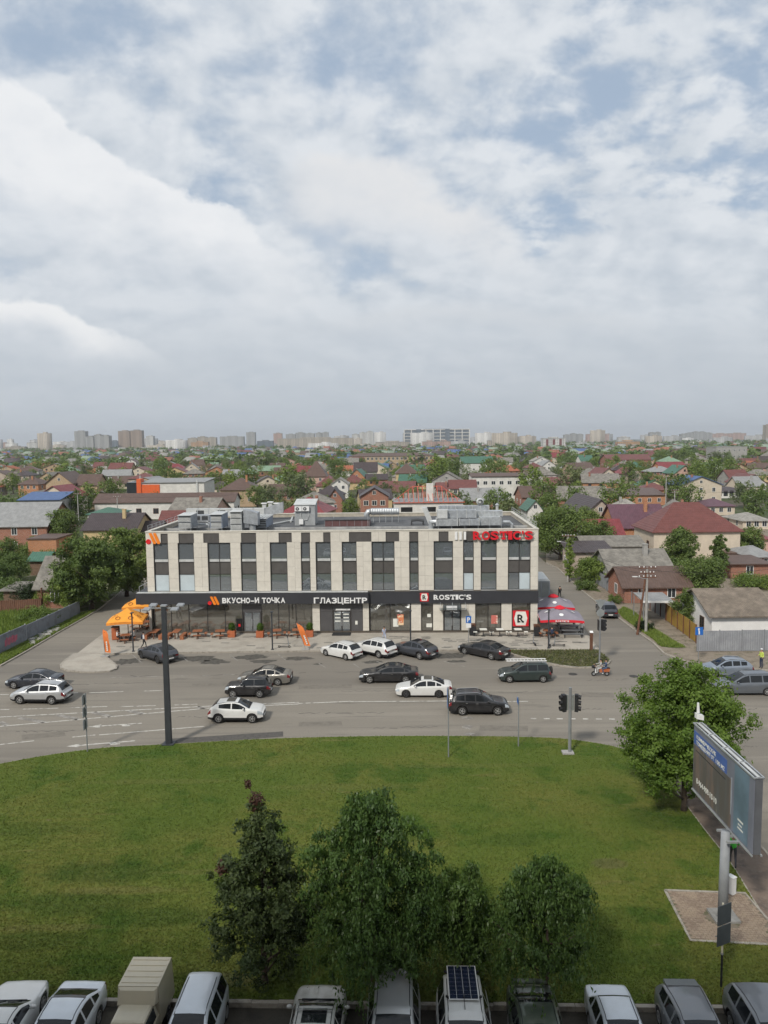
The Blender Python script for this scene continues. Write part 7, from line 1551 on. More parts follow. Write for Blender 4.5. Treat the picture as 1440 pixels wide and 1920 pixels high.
def block(t, x0, x1, y0, y1, h, rh, typ, wm, rm, ov=.45, wallname='wall', base=0.0):
    """walls and roof of one rectangular block; ridge along x unless typ says y"""
    b = MB(); xm, ym = (x0 + x1) / 2, (y0 + y1) / 2; z = h + base; zr = z + rh
    if typ in ('gx', 'gy', 'gam', 'half'):
        if typ == 'gx': b.add([(x0, y0, base), (x1, y0, base), (x1, y1, base), (x0, y1, base), (x0, y0, z), (x1, y0, z), (x1, y1, z), (x0, y1, z), (x0, ym, zr - .05), (x1, ym, zr - .05)], [(0, 1, 5, 4), (1, 2, 6, 9, 5), (2, 3, 7, 6), (3, 0, 4, 8, 7), (4, 5, 9, 8), (6, 7, 8, 9)])
        else: b.add([(x0, y0, base), (x1, y0, base), (x1, y1, base), (x0, y1, base), (x0, y0, z), (x1, y0, z), (x1, y1, z), (x0, y1, z), (xm, y0, zr - .05), (xm, y1, zr - .05)], [(0, 1, 5, 8, 4), (1, 2, 6, 5), (2, 3, 7, 9, 6), (3, 0, 4, 7), (4, 8, 9, 7), (5, 6, 9, 8)])
    else: b.box(x0, x1, y0, y1, base, z)
    b.build(wallname, wm, t)
    r = MB(); th = .14; X0, X1, Y0, Y1 = x0 - ov, x1 + ov, y0 - ov, y1 + ov
    def slab(a, c, d, e): r.hexa([a, c, d, e] + [(p[0], p[1], p[2] + th) for p in (a, c, d, e)])
    if typ == 'gx':
        k = rh / (ym - y0) * ov; slab((X0, Y0, z - k), (X1, Y0, z - k), (X1, ym, zr), (X0, ym, zr)); slab((X0, ym, zr), (X1, ym, zr), (X1, Y1, z - k), (X0, Y1, z - k))
    elif typ in ('gy',):
        k = rh / (xm - x0) * ov; slab((X0, Y0, z - k), (xm, Y0, zr), (xm, Y1, zr), (X0, Y1, z - k)); slab((xm, Y0, zr), (X1, Y0, z - k), (X1, Y1, z - k), (xm, Y1, zr))
    elif typ == 'gam':
        q1 = (xm - x0) * .45; zk = z + rh * .62
        slab((X0, Y0, z - .1), (xm - q1, Y0, zk), (xm - q1, Y1, zk), (X0, Y1, z - .1)); slab((xm - q1, Y0, zk), (xm, Y0, zr), (xm, Y1, zr), (xm - q1, Y1, zk)); slab((xm, Y0, zr), (xm + q1, Y0, zk), (xm + q1, Y1, zk), (xm, Y1, zr)); slab((xm + q1, Y0, zk), (X1, Y0, z - .1), (X1, Y1, z - .1), (xm + q1, Y1, zk))
        MB().add([(x0, y0 - .004, z), (x1, y0 - .004, z), (xm + q1, y0 - .004, zk), (xm, y0 - .004, zr), (xm - q1, y0 - .004, zk)], [(0, 1, 2, 3, 4)]).build('gable', wm, t)
    elif typ == 'hip':
        k = .25; rl = max(.4, (x1 - x0) - (y1 - y0)) / 2 if (x1 - x0) > (y1 - y0) else .3; za = z - .12
        a, c, d, e = (X0, Y0, za), (X1, Y0, za), (X1, Y1, za), (X0, Y1, za); p, q_ = (xm - rl, ym, zr), (xm + rl, ym, zr)
        r.add([a, c, d, e, p, q_, (X0, Y0, za - .12), (X1, Y0, za - .12), (X1, Y1, za - .12), (X0, Y1, za - .12)], [(0, 1, 5, 4), (1, 2, 5), (2, 3, 4, 5), (3, 0, 4), (6, 7, 1, 0), (7, 8, 2, 1), (8, 9, 3, 2), (9, 6, 0, 3), (9, 8, 7, 6)])
    elif typ == 'flat': r.box(x0 - .15, x1 + .15, y0 - .15, y1 + .15, z + .002, z + .25)
    elif typ == 'shed': slab((X0, Y0, z), (X1, Y0, z), (X1, Y1, z + rh), (X0, Y1, z + rh))
    elif typ == 'shedy': slab((X0, Y0, z + rh), (X1, Y0, z + rh), (X1, Y1, z), (X0, Y1, z))
    return r.build('roof', rm, t)
def windows(t, x0, x1, y, zs, n, ww, wh, fm, side=None, name='window'):
    me = winmesh(fm)
    for z in zs:
        for k in range(n):
            f = (k + .5) / n
            if side is None: o = link(name, me, t, (x0 + (x1 - x0) * f, y - .002, z), 0, (ww, 1, wh))
            else: o = link(name, me, t, (side + (.002 if side > 0 else -.002), x0 + (x1 - x0) * f, z), rad(90) if side > 0 else rad(-90), (ww, 1, wh))
HOUSES = []; FOOT = []
def house(label, u0, u1, d, ve, vr, typ, depth, wall, roof, nw=3, storeys=1, cat='house', name='house', yaw=0, chim=None, group='houses of the town', frame=None, sidewin=2, ww=1.1, wh=1.3, extra=None, ov=.45):
    hz = lambda u: 826 - (u - 720) * RHO
    a, c = PY(u0, hz(u0), d), PY(u1, hz(u1), d); um = (u0 + u1) / 2
    ze = PY(um, ve, d).z; zr = PY(um, vr, d + (depth / 2 if typ in ('gx', 'hip') else 0)).z
    w = (c.x - a.x); xm = (a.x + c.x) / 2
    ze = max(2.2, ze); rh = max(.3, zr - ze)
    t = thing(name, label, cat, (xm, d, 0), yaw, group)
    rf = block(t, -w / 2, w / 2, 0, depth, ze, rh, typ, W_[wall], R_[roof], ov)
    fm = frame or M_white
    st = max(1, storeys); hh = ze / st
    if nw: windows(t, -w / 2 + .4, w / 2 - .4, 0, [hh * k + hh * .32 for k in range(st)], nw, ww, wh, fm)
    if sidewin and abs(xm) > 6: windows(t, .6, depth - .6, 0, [hh * k + hh * .32 for k in range(st)], sidewin, ww, wh, fm, side=(-w / 2 if xm > 0 else w / 2))
    if typ in ('gy', 'gam') and rh > 1.6: windows(t, -.8, .8, -.006, [ze + rh * .22], 1, .9, 1.0, fm)
    if chim:
        z0 = ze + rh * .5; b = MB().box(-.3, .3, -.3, .3, 0, rh * .5 + .9).box(-.36, .36, -.36, .36, rh * .5 + .901, rh * .5 + 1.0); b.build('chimney', W_[chim], rf, loc=(w * .18, depth * .34, z0))
    if extra: extra(t, w, ze, zr, depth)
    FOOT.append((xm, d + depth / 2, max(w, depth) * .62 + 2)); HOUSES.append(t)
    return t
# --- right side
house('cream two storey house with a large maroon hip roof', 1230, 1394, 126, 995, 941, 'hip', 10, 'cream', 'maroon', 2, 1, frame=M_woodD, sidewin=2, chim=None, wh=1.9)
def wing_r2(t, w, ze, zr, dp):
    block(t, -w * .12, w * .46, -3.4, -.01, ze - .2, 3.1, 'gy', W_['obrick'], R_['purple'], wallname='wing_wall'); windows(t, -w * .12 + .6, w * .46 - .6, -3.4, [ze - 2.2], 1, 1.2, 1.6, M_white)
house('orange brick house with a purple brown roof and front gable', 1160, 1256, 146, 988, 946, 'gx', 11, 'obrick', 'purple', 0, 1, chim='obrick', extra=wing_r2)
house('taupe gabled house with a dark brown roof', 1096, 1160, 160, 966, 937, 'gy', 20, 'taupe', 'dark', 3, 2, wh=.7, ww=.9, sidewin=3)
house('low house with a bright red metal roof', 1105, 1172, 140, 1003, 974, 'gx', 8, 'white', 'red', 2)
house('long low building with an old grey slate roof', 1100, 1212, 124, 1024, 1005, 'gx', 8, 'grey', 'slate', 2)
house('small outbuilding with dark brown sheet roof by the side street', 1072, 1150, 118, 1036, 1024, 'shed', 5, 'taupe', 'dark', 1)
house('old cottage with a weathered grey slate roof', 1148, 1266, 105, 1068, 1030, 'gx', 9, 'grey', 'slate', 3, chim='grey')
house('brick cottage with a plain brown roof behind the green fence', 1176, 1300, 96, 1099, 1063, 'gx', 7, 'brick', 'brown', 2, sidewin=1)
house('white cottage with a corrugated grey brown roof at the right edge', 1345, 1462, 77, 1152, 1104, 'gx', 8.5, 'bright', 'bslate', 0, sidewin=2, frame=mat('brown frame', (.10, .06, .04), .7), ov=.5)
house('red sheet-clad shed at the right edge behind the cream house', 1398, 1448, 138, 1012, 1002, 'shed', 7, 'pink', 'red', 2)
house('brick garage with grey roof at the right edge', 1416, 1460, 118, 1042, 1022, 'hip', 8, 'brick', 'grey', 2)
house('grey hip-roofed house behind the cream house at the right edge', 1398, 1450, 172, 986, 960, 'hip', 10, 'cream', 'pslate', 3)
house('white gambrel cottage with a green roof behind the shops', 990, 1019, 186, 958, 939, 'gam', 9, 'white', 'green', 1)
house('long brick house with white windows and flat brown roof', 1154, 1250, 238, 929, 920, 'shed', 12, 'obrick', 'brown', 5, 1)
house('pale yellow gambrel house with green roof', 1210, 1248, 296, 916, 901, 'gam', 12, 'yellow', 'green', 2)
house('white bungalow with glazed veranda and dark hip roof', 1345, 1416, 262, 921, 912, 'hip', 12, 'white', 'dark', 6, 1, frame=M_trim, ww=1.4, wh=1.8)
house('house with deep purple hip roof behind the cream house', 1330, 1382, 205, 948, 934, 'hip', 11, 'cream', 'purple', 3)
house('white twin-gabled villa with red roof at the right edge', 1393, 1440, 300, 906, 890, 'gy', 14, 'white', 'maroon', 2, 2)
house('long maroon-roofed hall with dormers behind the gardens', 1140, 1222, 520, 862, 852, 'gx', 18, 'brick', 'maroon', 7, 1)
house('grey ribbed office block at the right', 1344, 1402, 560, 838, 837, 'flat', 18, 'grey', 'grey', 6, 3)
# --- left side
house('brick house with a big grey sheet roof at the left edge', -44, 79, 148, 986, 943, 'gx', 14, 'brick', 'grey', 3, 2, wh=1.5)
house('orange brick flat garage in front of the grey-roofed brick house', 42, 96, 136, 1012, 1011, 'flat', 7, 'obrick', 'brown', 0, sidewin=0)
house('tan plastered house with a dark brown roof and tan chimney', 148, 246, 142, 993, 963, 'gx', 11, 'tan', 'dark', 2, chim='tan', frame=M_woodD, wh=1.8, ww=.9, extra=lambda t, w, ze, zr, dp: block(t, w / 2 + .02, w / 2 + 3.4, 3, 10, ze - 1.2, 2.0, 'gx', W_['tan'], R_['dark'], wallname='wing_wall'))
house('steep grey slate roofed cottage beside the huge lane tree', 54, 122, 97, 1100, 1044, 'gx', 8, 'brick', 'slate', 1)
house('little green shed in the left gardens', 44, 76, 122, 1050, 1036, 'gx', 4, 'wood', 'green', 0, sidewin=0, cat='shed', name='shed')
house('low grey roofed lean-to behind the brown fence', -10, 22, 98, 1122, 1112, 'shed', 4, 'wood', 'slate', 0, sidewin=0, cat='shed', name='shed')
house('long white motel block with a brown roof', 172, 435, 212, 941, 925, 'gx', 9, 'white', 'brown', 8, 1, cat='building', name='motel', frame=M_woodD, ww=1.5, wh=1.5)
t = house('white hall with an orange front corner', 262, 380, 262, 905, 901, 'shed', 16, 'white', 'grey', 0, cat='building', name='hall', sidewin=0, extra=lambda t, w, ze, zr, dp: (MB().box(-w / 2 - .01, -w / 2 + 6.2, -.25, -.01, .5, ze - .6).build('orange_panel', W_['orange'], t), MB().box(-w / 2 - 1.5, -w / 2 - .012, -.6, 3, 0, ze + 1.4).build('orange_tower', W_['orange'], t), MB().box(-w / 2 - 5.2, -w / 2 - 1.51, .5, 6, 0, ze + .2).build('glass_block', M_wd, t), MB().box(w / 2 - 2.6, w / 2 - 2.1, -.4, -.02, 1, ze + .9).build('flue', M_unit, t)))
house('small house with a bottle green roof below the motel', 158, 214, 184, 963, 951, 'hip', 9, 'white', 'green', 2)
house('low house with a maroon roof touching the shops on the left', 291, 345, 150, 986, 958, 'gx', 8, 'cream', 'maroon', 2)
house('blue sheet roof shelter behind the grey-roofed brick house', 30, 106, 196, 938, 927, 'shed', 8, 'grey', 'blue', 1)
house('big brick house with a brown roof and tall front gable', 82, 132, 268, 906, 886, 'gy', 14, 'tbrick', 'brown', 2, 2, extra=lambda t, w, ze, zr, dp: block(t, w / 2 + .02, w / 2 + 7.5, 3, 13, ze - .8, 3.4, 'gx', W_['tbrick'], R_['brown'], wallname='wing_wall'))
house('brown hip-roofed house right of the white hall', 410, 478, 250, 918, 896, 'hip', 12, 'tbrick', 'brown', 3, chim='obrick')
# --- middle
house('red brick house with white windows behind the roof plant', 674, 727, 196, 931, 915, 'gy', 12, 'brick', 'dark', 3, 2, frame=M_cream, ww=1.3)
def rafters(t, w, ze, zr, dp):
    M_raf = mat('red primed timber', (.48, .12, .08), .8, 0, .15, 3)
    for k in range(15):
        x = -w / 2 + w * k / 14; f = min(1, min(k, 14 - k) / 4.0); zt = ze + 3.4 * f
        MB().bar((x, -.3, ze + .1), (x, dp / 2, zt), .14).build('rafter', M_raf, t); MB().bar((x, dp + .3, ze + .1), (x, dp / 2, zt), .14).build('rafter', M_raf, t)
    MB().bar((-w / 2 + w * 4 / 14, dp / 2, ze + 3.4), (w / 2 - w * 4 / 14, dp / 2, ze + 3.4), .16).build('ridge_beam', M_raf, t); MB().bar((-w / 2 - .4, -.3, ze + .12), (w / 2 + .4, -.3, ze + .12), .18).build('wall_plate', M_raf, t)
    MB().bar((-w / 2, dp / 2, ze + .1), (-w / 2 + w * 4 / 14, dp / 2, ze + 3.4), .14).bar((w / 2, dp / 2, ze + .1), (w / 2 - w * 4 / 14, dp / 2, ze + 3.4), .14).build('hip_rafter', M_raf, t)
    MB().box(-w * .02, w * .08, 3, 4, ze, ze + 4.2).build('chimney', W_['white'], t)
    for k in (-.32, .02, .3): MB().box(k * w - 1.3, k * w + 1.3, -.02, .5, ze - 3.0, ze - .9).build('opening', M_black, t)
house('unfinished white house with bare red roof rafters', 738, 868, 172, 943, 942, 'flat', 12, 'white', 'grey', 0, cat='house', extra=rafters, sidewin=0)
house('white gabled house behind the brown-roofed cottage', 619, 651, 282, 908, 897, 'gy', 11, 'white', 'pslate', 2, 2)
house('brick cottage with a steep brown gable roof', 612, 640, 222, 936, 917, 'gy', 10, 'brick', 'dark', 1)
house('long tan brick school with rows of pale windows', 653, 813, 600, 855, 849, 'hip', 16, 'tbrick', 'brown', 20, 2, cat='building', name='school', frame=M_cream, ww=1.9, wh=2.2, sidewin=0)
house('house with a dark slate roof in front of the school', 663, 706, 400, 884, 867, 'gx', 12, 'grey', 'dark', 3)
house('tan house with a dark brown hip roof in front of the school', 742, 783, 350, 887, 869, 'hip', 12, 'tan', 'brown', 3)
house('white and brick terrace with a brown roof', 885, 996, 262, 893, 887, 'gx', 10, 'white', 'brown', 7, 2, ww=1.5)
house('pinkish house with hip roof above the left vents', 570, 610, 330, 893, 864, 'hip', 12, 'pink', 'brown', 2, 2)
house('long pale green warehouse roof behind the gardens', 866, 925, 470, 868, 856, 'gx', 16, 'white', 'green', 4)
house('low brick outbuildings with brown sheet roofs right of the walnut tree', 1378, 1450, 112, 1078, 1064, 'shed', 6, 'brick', 'brown', 1, sidewin=0)
house('long cream garden wall house right of the walnut tree', 1372, 1408, 122, 1062, 1056, 'flat', 3, 'cream', 'brown', 0, sidewin=0, cat='shed', name='shed')
LAND = [('white motel', 300, 930), ('orange-fronted hall', 250, 908), ('long tan school', 733, 855), ('cream maroon-roofed house', 1300, 960), ('unfinished rafter house', 800, 925), ('white brick terrace', 940, 900), ('yellow gambrel house', 1229, 908), ('glazed white bungalow', 1380, 920), ('big brick gable house', 115, 900), ('grey-roofed brick house', 30, 960), ('pinkish hip house', 590, 875), ('maroon-roofed hall', 1180, 858), ('grey office block', 1372, 848), ('green-roofed gambrel cottage', 1004, 950), ('brown house beside the hall', 445, 905), ('white gabled house', 635, 905), ('green warehouse', 895, 862), ('slate house before the school', 684, 872)]
ORD = ['first', 'second', 'third', 'fourth', 'fifth', 'sixth', 'seventh', 'eighth', 'ninth', 'tenth', 'eleventh', 'twelfth', 'thirteenth', 'fourteenth', 'fifteenth', 'sixteenth', 'seventeenth', 'eighteenth', 'nineteenth', 'twentieth']
PEND = []
def pend(t, what, u, v): PEND.append((t, what, u, v))
def settle_labels():
    buckets = {}
    for t, what, u, v in PEND:
        best = min(LAND, key=lambda l: math.hypot((l[1] - u), (l[2] - v) * 3.5)); du, dv = u - best[1], v - best[2]
        rel = ('left of' if du < 0 else 'right of') if abs(du) > abs(dv) * 3.0 else ('beyond' if dv < 0 else 'before')
        buckets.setdefault((what, rel, best[0]), []).append((math.hypot(du, dv * 3), t))
    for (what, rel, lm), L in buckets.items():
        L.sort(key=lambda x: x[0])
        for i, (q_, t) in enumerate(L):
            t['label'] = '%s, %s the %s' % (what, rel, lm) if len(L) == 1 else '%s, %s such %s the %s' % (what, ORD[min(i, 19)], rel, lm)
# generic houses out to a few hundred metres
rt = random.Random(21)
WN = [('white', 'white'), ('cream', 'cream'), ('brick', 'brick'), ('obrick', 'orange brick'), ('tbrick', 'tan brick'), ('grey', 'grey'), ('tan', 'tan'), ('taupe', 'taupe'), ('pink', 'pinkish')]
RN = [('brown', 'brown'), ('maroon', 'maroon'), ('slate', 'grey slate'), ('green', 'green'), ('pgreen', 'pale green'), ('grey', 'grey metal'), ('dark', 'dark'), ('orange', 'terracotta'), ('pslate', 'pale slate'), ('red', 'red'), ('blue', 'blue')]
RWt = [6, 5, 6, 2, 2, 3, 4, 2.5, 4, 1.5, 1]
def blocked(x, y, r):
    if y < 112 and -45 < x < 31: return True
    if -42 < x < -31 and y < 165: return True
    if 17 < x < 34 and y < 195: return True
    return any((x - a) ** 2 + (y - b_) ** 2 < (r + c) ** 2 for a, b_, c in FOOT)
cnt = 0; d = 172.0
while d < 640 and cnt < 262:
    step = 19 + d * .012; x = -.53 * d + rt.uniform(0, step)
    while x < .53 * d:
        X = x + rt.uniform(-5, 5); Y = d + rt.uniform(-9, 9); w = rt.uniform(8, 14); dp = rt.uniform(8, 12)
        if not blocked(X, Y + dp / 2, max(w, dp) * .5) and rt.random() < .93 and cnt < 262:
            wl = rt.choices(WN, [4, 3, 4, 2.5, 2.5, 2.5, 1.5, 2, 1.5])[0]; rn = rt.choices(RN, RWt)[0]; typ = rt.choices(['gx', 'gy', 'hip', 'gam'], [4, 2.6, 3.6, .6])[0]; st = rt.choices([1, 2], [5, 2])[0]
            t = thing('house', '', 'house', (X, Y, 0), rt.uniform(-.22, .22), 'houses of the town'); h = rt.uniform(2.8, 3.4) if st == 1 else rt.uniform(5.4, 6.2); rh = rt.uniform(2.0, 3.6) * (1.25 if typ == 'gam' else 1)
            rf = block(t, -w / 2, w / 2, 0, dp, h, rh, typ, W_[wl[0]], R_[rn[0]])
            fm = rt.choice([M_white, M_white, M_cream, M_woodD]); zs = [1.0] if st == 1 else [1.0, 3.9]
            windows(t, -w / 2 + .5, w / 2 - .5, 0, zs, rt.choice([2, 3, 3, 4]), 1.1, 1.35, fm)
            windows(t, .8, dp - .8, 0, zs[-1:], 2, 1.0, 1.3, fm, side=(-w / 2 if X > 0 else w / 2))
            if typ in ('gy', 'gam') and rh > 2: windows(t, -.7, .7, -.006, [h + rh * .2], 1, .9, .9, fm)
            if rt.random() < .5: MB().box(-.28, .28, -.28, .28, 0, rh * .5 + .8).build('chimney', W_[rt.choice(['brick', 'grey', 'obrick'])], rf, loc=(w * rt.uniform(-.3, .3), dp * .35, h + rh * .4))
            FOOT.append((X, Y + dp / 2, max(w, dp) * .5)); u, v = proj((X, Y, h)); cnt += 1
            pend(t, '%s house with %s %s roof' % (wl[1], rn[1], {'gx': 'gable', 'gy': 'front-gable', 'hip': 'hip', 'gam': 'gambrel'}[typ]), u, v)
        x += step * rt.uniform(.85, 1.25)
    d += 20 + d * .022
print('houses', cnt, 'last row', d)
D_H = d
# garden trees of the town
tc_ = 0; tries = 0
def add_tree(X, Y, h, k, grp='garden trees of the town'):
    cr, tr, nm = PROTO[k]; t = thing('tree', '', 'tree', (X, Y, 0), rt.uniform(0, 6.28), grp); s = (h * rt.uniform(.85, 1.15), h * rt.uniform(.85, 1.15), h)
    link('crown', cr, t, None, 0, s); link('trunk', tr, t, None, 0, s)
    u, v = proj((X, Y, h * .6)); pend(t, '%s garden tree' % nm, u, v)
for (u, d_, h, k) in [(5, 200, 8, 0), (40, 215, 7, 5), (140, 205, 9, 0), (160, 240, 9, 5), (205, 250, 10, 0), (520, 190, 7, 2), (548, 175, 8, 6), (575, 185, 8, 2), (600, 205, 7, 0), (655, 205, 6, 5), (560, 260, 11, 2), (540, 300, 12, 5), (430, 300, 10, 5), (400, 330, 9, 0), (860, 195, 8, 2), (900, 180, 7, 2), (930, 190, 9, 0), (955, 170, 8, 6), (1020, 215, 10, 0), (1000, 260, 12, 5), (1035, 190, 8, 0), (820, 330, 14, 5), (845, 360, 13, 0), (880, 300, 9, 2), (720, 260, 7, 6), (760, 240, 7, 2), (640, 480, 11, 5), (625, 420, 12, 0), (1080, 210, 8, 4), (1290, 215, 8, 4), (1270, 240, 10, 0), (1310, 330, 11, 5), (1340, 340, 12, 5), (1370, 350, 11, 5), (1180, 330, 10, 4), (1215, 300, 8, 0), (1420, 190, 8, 0), (1400, 225, 8, 2), (275, 340, 9, 5), (330, 330, 9, 0), (90, 330, 8, 4), (20, 330, 9, 5), (480, 240, 8, 0), (505, 230, 8, 2)]:
    p = PY(u, 826 - (u - 720) * RHO, d_); add_tree(p.x, p.y, h, k); FOOT.append((p.x, p.y, h * .3)); tc_ += 1
while tc_ < 296 and tries < 20000:
    tries += 1; f = rt.random(); Y = 168 + (D_H + 60 - 168) * math.sqrt(f); X = rt.uniform(-.54, .54) * Y
    h = rt.uniform(4.5, 9.5) if rt.random() < .8 else rt.uniform(9, 13)
    if blocked(X, Y, h * .12): continue
    add_tree(X, Y, h, rt.choices(range(8), [5, 4, 3, .8, 4, 4, 2, 3])[0]); FOOT.append((X, Y, h * .22)); tc_ += 1
settle_labels()
# more garden trees between the houses, past the three hundred set singly
g = np.random.default_rng(8); pos = []
while len(pos) < 620:
    Yq = 175 + (D_H - 175) * math.sqrt(g.random()); Xq = g.uniform(-.54, .54) * Yq; hq = g.uniform(3.5, 8.5)
    if not any((Xq - a_) ** 2 + (Yq - b_) ** 2 < (c_ * .95) ** 2 for a_, b_, c_ in FOOT): pos.append((Xq, Yq, hq))
VV = []; TT = []
for i_, (Xq, Yq, hq) in enumerate(pos):
    n_ = 190; lbq = [((Xq + g.normal(0, hq * .16), Yq + g.normal(0, hq * .16), hq * g.uniform(.35, .85)), (hq * .2, hq * .2, hq * .17)) for _ in range(8)]; V, F_, ti = leaves(lbq, n_, hq * .085, 5000 + i_, 0, .5); VV.append(V); TT.append(np.clip(ti * .6 + .4 * g.random(), 0, 1))
V = np.concatenate(VV); o = link('garden_trees', npmesh('garden_trees', V, np.arange(len(V)).reshape(-1, 4), L_mid, np.concatenate(TT))); o['kind'] = 'stuff'; o['label'] = 'many more leafy garden trees and bushes between the houses'
# beyond: the rest of the low houses and trees, as masses
cols_ = [(.36, .34, .31), (.33, .29, .23), (.25, .11, .07), (.32, .16, .09), (.30, .23, .15), (.22, .21, .20)]; rcols = [(.12, .08, .065), (.15, .055, .05), (.22, .21, .185), (.10, .17, .12), (.24, .30, .22), (.27, .27, .265), (.075, .06, .06), (.30, .12, .075), (.30, .29, .26), (.08, .13, .27)]
def colmat(name):
    m, t_, b = newmat(name); a = t_.nodes.new('ShaderNodeAttribute'); a.attribute_name = 'colour'; t_.links.new(a.outputs['Color'], b.inputs['Base Color']); b.inputs['Roughness'].default_value = .85; MATS[name] = m; return m
def mass(name, label, items, m):
    V = []; Fq = []; Cc = []
    for (X, Y, a, w, dp, h, rh, cw, cr, hip) in items:
        c, s = math.cos(a), math.sin(a); L_ = [(-w / 2, 0, 0), (w / 2, 0, 0), (w / 2, dp, 0), (-w / 2, dp, 0), (-w / 2, 0, h), (w / 2, 0, h), (w / 2, dp, h), (-w / 2, dp, h)]
        i = w * .28 if hip else 0; o_ = .4
        R2 = [(-w / 2 - o_, -o_, h - .1), (w / 2 + o_, -o_, h - .1), (w / 2 + o_, dp + o_, h - .1), (-w / 2 - o_, dp + o_, h - .1), (-w / 2 - o_ + i, dp / 2, h + rh), (w / 2 + o_ - i, dp / 2, h + rh)]
        b0 = len(V); P_ = L_ + R2; V += [(X + p[0] * c - p[1] * s, Y + p[0] * s + p[1] * c, p[2]) for p in P_]; Cc += [cw] * 8 + [cr] * 6
        for f in ((0, 1, 5, 4), (1, 2, 6, 5), (2, 3, 7, 6), (3, 0, 4, 7), (8, 9, 13, 12), (10, 11, 12, 13), (9, 10, 13, 13), (11, 8, 12, 12)): Fq.append([b0 + k for k in f])
    tri = []
    for f in Fq:
        tri.append((f[0], f[1], f[2]))
        if f[3] != f[2]: tri.append((f[0], f[2], f[3]))
    me = npmesh(name, np.array(V), np.array(tri), m); at = me.attributes.new('colour', 'FLOAT_COLOR', 'POINT'); at.data.foreach_set('color', np.array([(*c_, 1) for c_ in Cc], dtype=np.float32).ravel())
    o = link(name, me); o['kind'] = 'stuff'; o['label'] = label; return o
items = []; d = D_H
while d < 2600:
    step = 20 + d * .012; x = -.56 * d
    while x < .56 * d:
        if rt.random() < .9: items.append((x + rt.uniform(-6, 6), d + rt.uniform(-10, 10), rt.uniform(-.3, .3), rt.uniform(9, 16), rt.uniform(8, 13), rt.choice([3, 3.2, 5.6, 6.2]), rt.uniform(1.8, 3.8), rt.choice(cols_), rt.choice(rcols), rt.random() < .4))
        x += step * rt.uniform(.8, 1.3)
    d += 24 + d * .02
mass('distant_houses', 'mass of small far houses beneath the skyline', items, colmat('far house paint'))
# far trees: leaf clumps on many low crowns
g = np.random.default_rng(5); NT = 3400; Y = D_H - 60 + (2900 - D_H) * g.random(NT) ** 1.15; X = g.uniform(-.56, .56, NT) * Y; hh = g.uniform(5, 11, NT) * (1 + .25 * (Y > 1600))
per = 34; ctr = np.stack([X, Y, hh * .62], 1).repeat(per, 0); dd = g.normal(size=(NT * per, 3)); dd /= np.linalg.norm(dd, axis=1)[:, None]; rr = np.stack([hh * .5, hh * .5, hh * .42], 1).repeat(per, 0)
pc = ctr + dd * rr * (g.random(NT * per) ** .4)[:, None]; sz = (hh * .26).repeat(per) * g.uniform(.6, 1.3, NT * per); nr = dd * .7 + g.normal(0, .4, dd.shape); nr[:, 2] += .5; nr /= np.linalg.norm(nr, axis=1)[:, None]; a = np.cross(nr, g.normal(size=nr.shape)); a /= np.linalg.norm(a, axis=1)[:, None]; s = np.cross(nr, a)
V = np.stack([pc - a * sz[:, None] * .6, pc + s * sz[:, None] * .5, pc + a * sz[:, None] * .6, pc - s * sz[:, None] * .5], 1).reshape(-1, 3); ti = np.clip(.6 * g.random(NT).repeat(per) + .4 * g.random(NT * per), 0, 1).repeat(4)
o = link('distant_trees', npmesh('distant_trees', V, np.arange(len(V)).reshape(-1, 4), L_mid, ti)); o['kind'] = 'stuff'; o['label'] = 'mass of far trees between the houses below the skyline'
# ------------------------------------------------------------------ skyline
def facade(name, wall, win, sw=4.0, sh=3.0, fill=.55, vert=0.0):
    if name in MATS: return MATS[name]
    m, t_, b = newmat(name); NV.tree = t_; b.inputs['Roughness'].default_value = .7
    o = t_.nodes.new('ShaderNodeTexCoord'); sp_ = t_.nodes.new('ShaderNodeSeparateXYZ'); t_.links.new(o.outputs['Object'], sp_.inputs[0])
    fx_ = NV.m('FRACT', (NV(sp_.outputs[0]) + NV(sp_.outputs[1])) / sw); fz = NV.m('FRACT', NV(sp_.outputs[2]) / sh)
    mk = fx_.sm(.5 - fill * .5, .5 - fill * .5 + .06) * fx_.sm(.5 + fill * .5 + .06, .5 + fill * .5); mz = fz.sm(.25, .31) * fz.sm(.81, .75) if vert < 1 else 1.0
    k = mk * mz
    big_ = NV.m('FRACT', (NV(sp_.outputs[0]) + NV(sp_.outputs[1])) / (sw * 5)); col2 = nmix(t_, big_.sm(.48, .52), wall, tuple(x * .8 for x in wall))
    t_.links.new(nmix(t_, k, col2, win), b.inputs['Base Color']); MATS[name] = m; return m
FC = dict(beige=facade('beige block', (.42, .37, .30), (.16, .15, .14)), grey=facade('grey block', (.36, .36, .35), (.15, .155, .16)), brown=facade('brown block', (.33, .25, .19), (.14, .12, .11)), white=facade('white block', (.58, .57, .54), (.22, .22, .22)), pink=facade('pink block', (.45, .30, .25), (.2, .17, .16)), orange=facade('orange block', (.46, .28, .15), (.2, .16, .13)), glass=facade('blue glass block', (.14, .17, .20), (.08, .10, .13), 3, 3.2, .7))
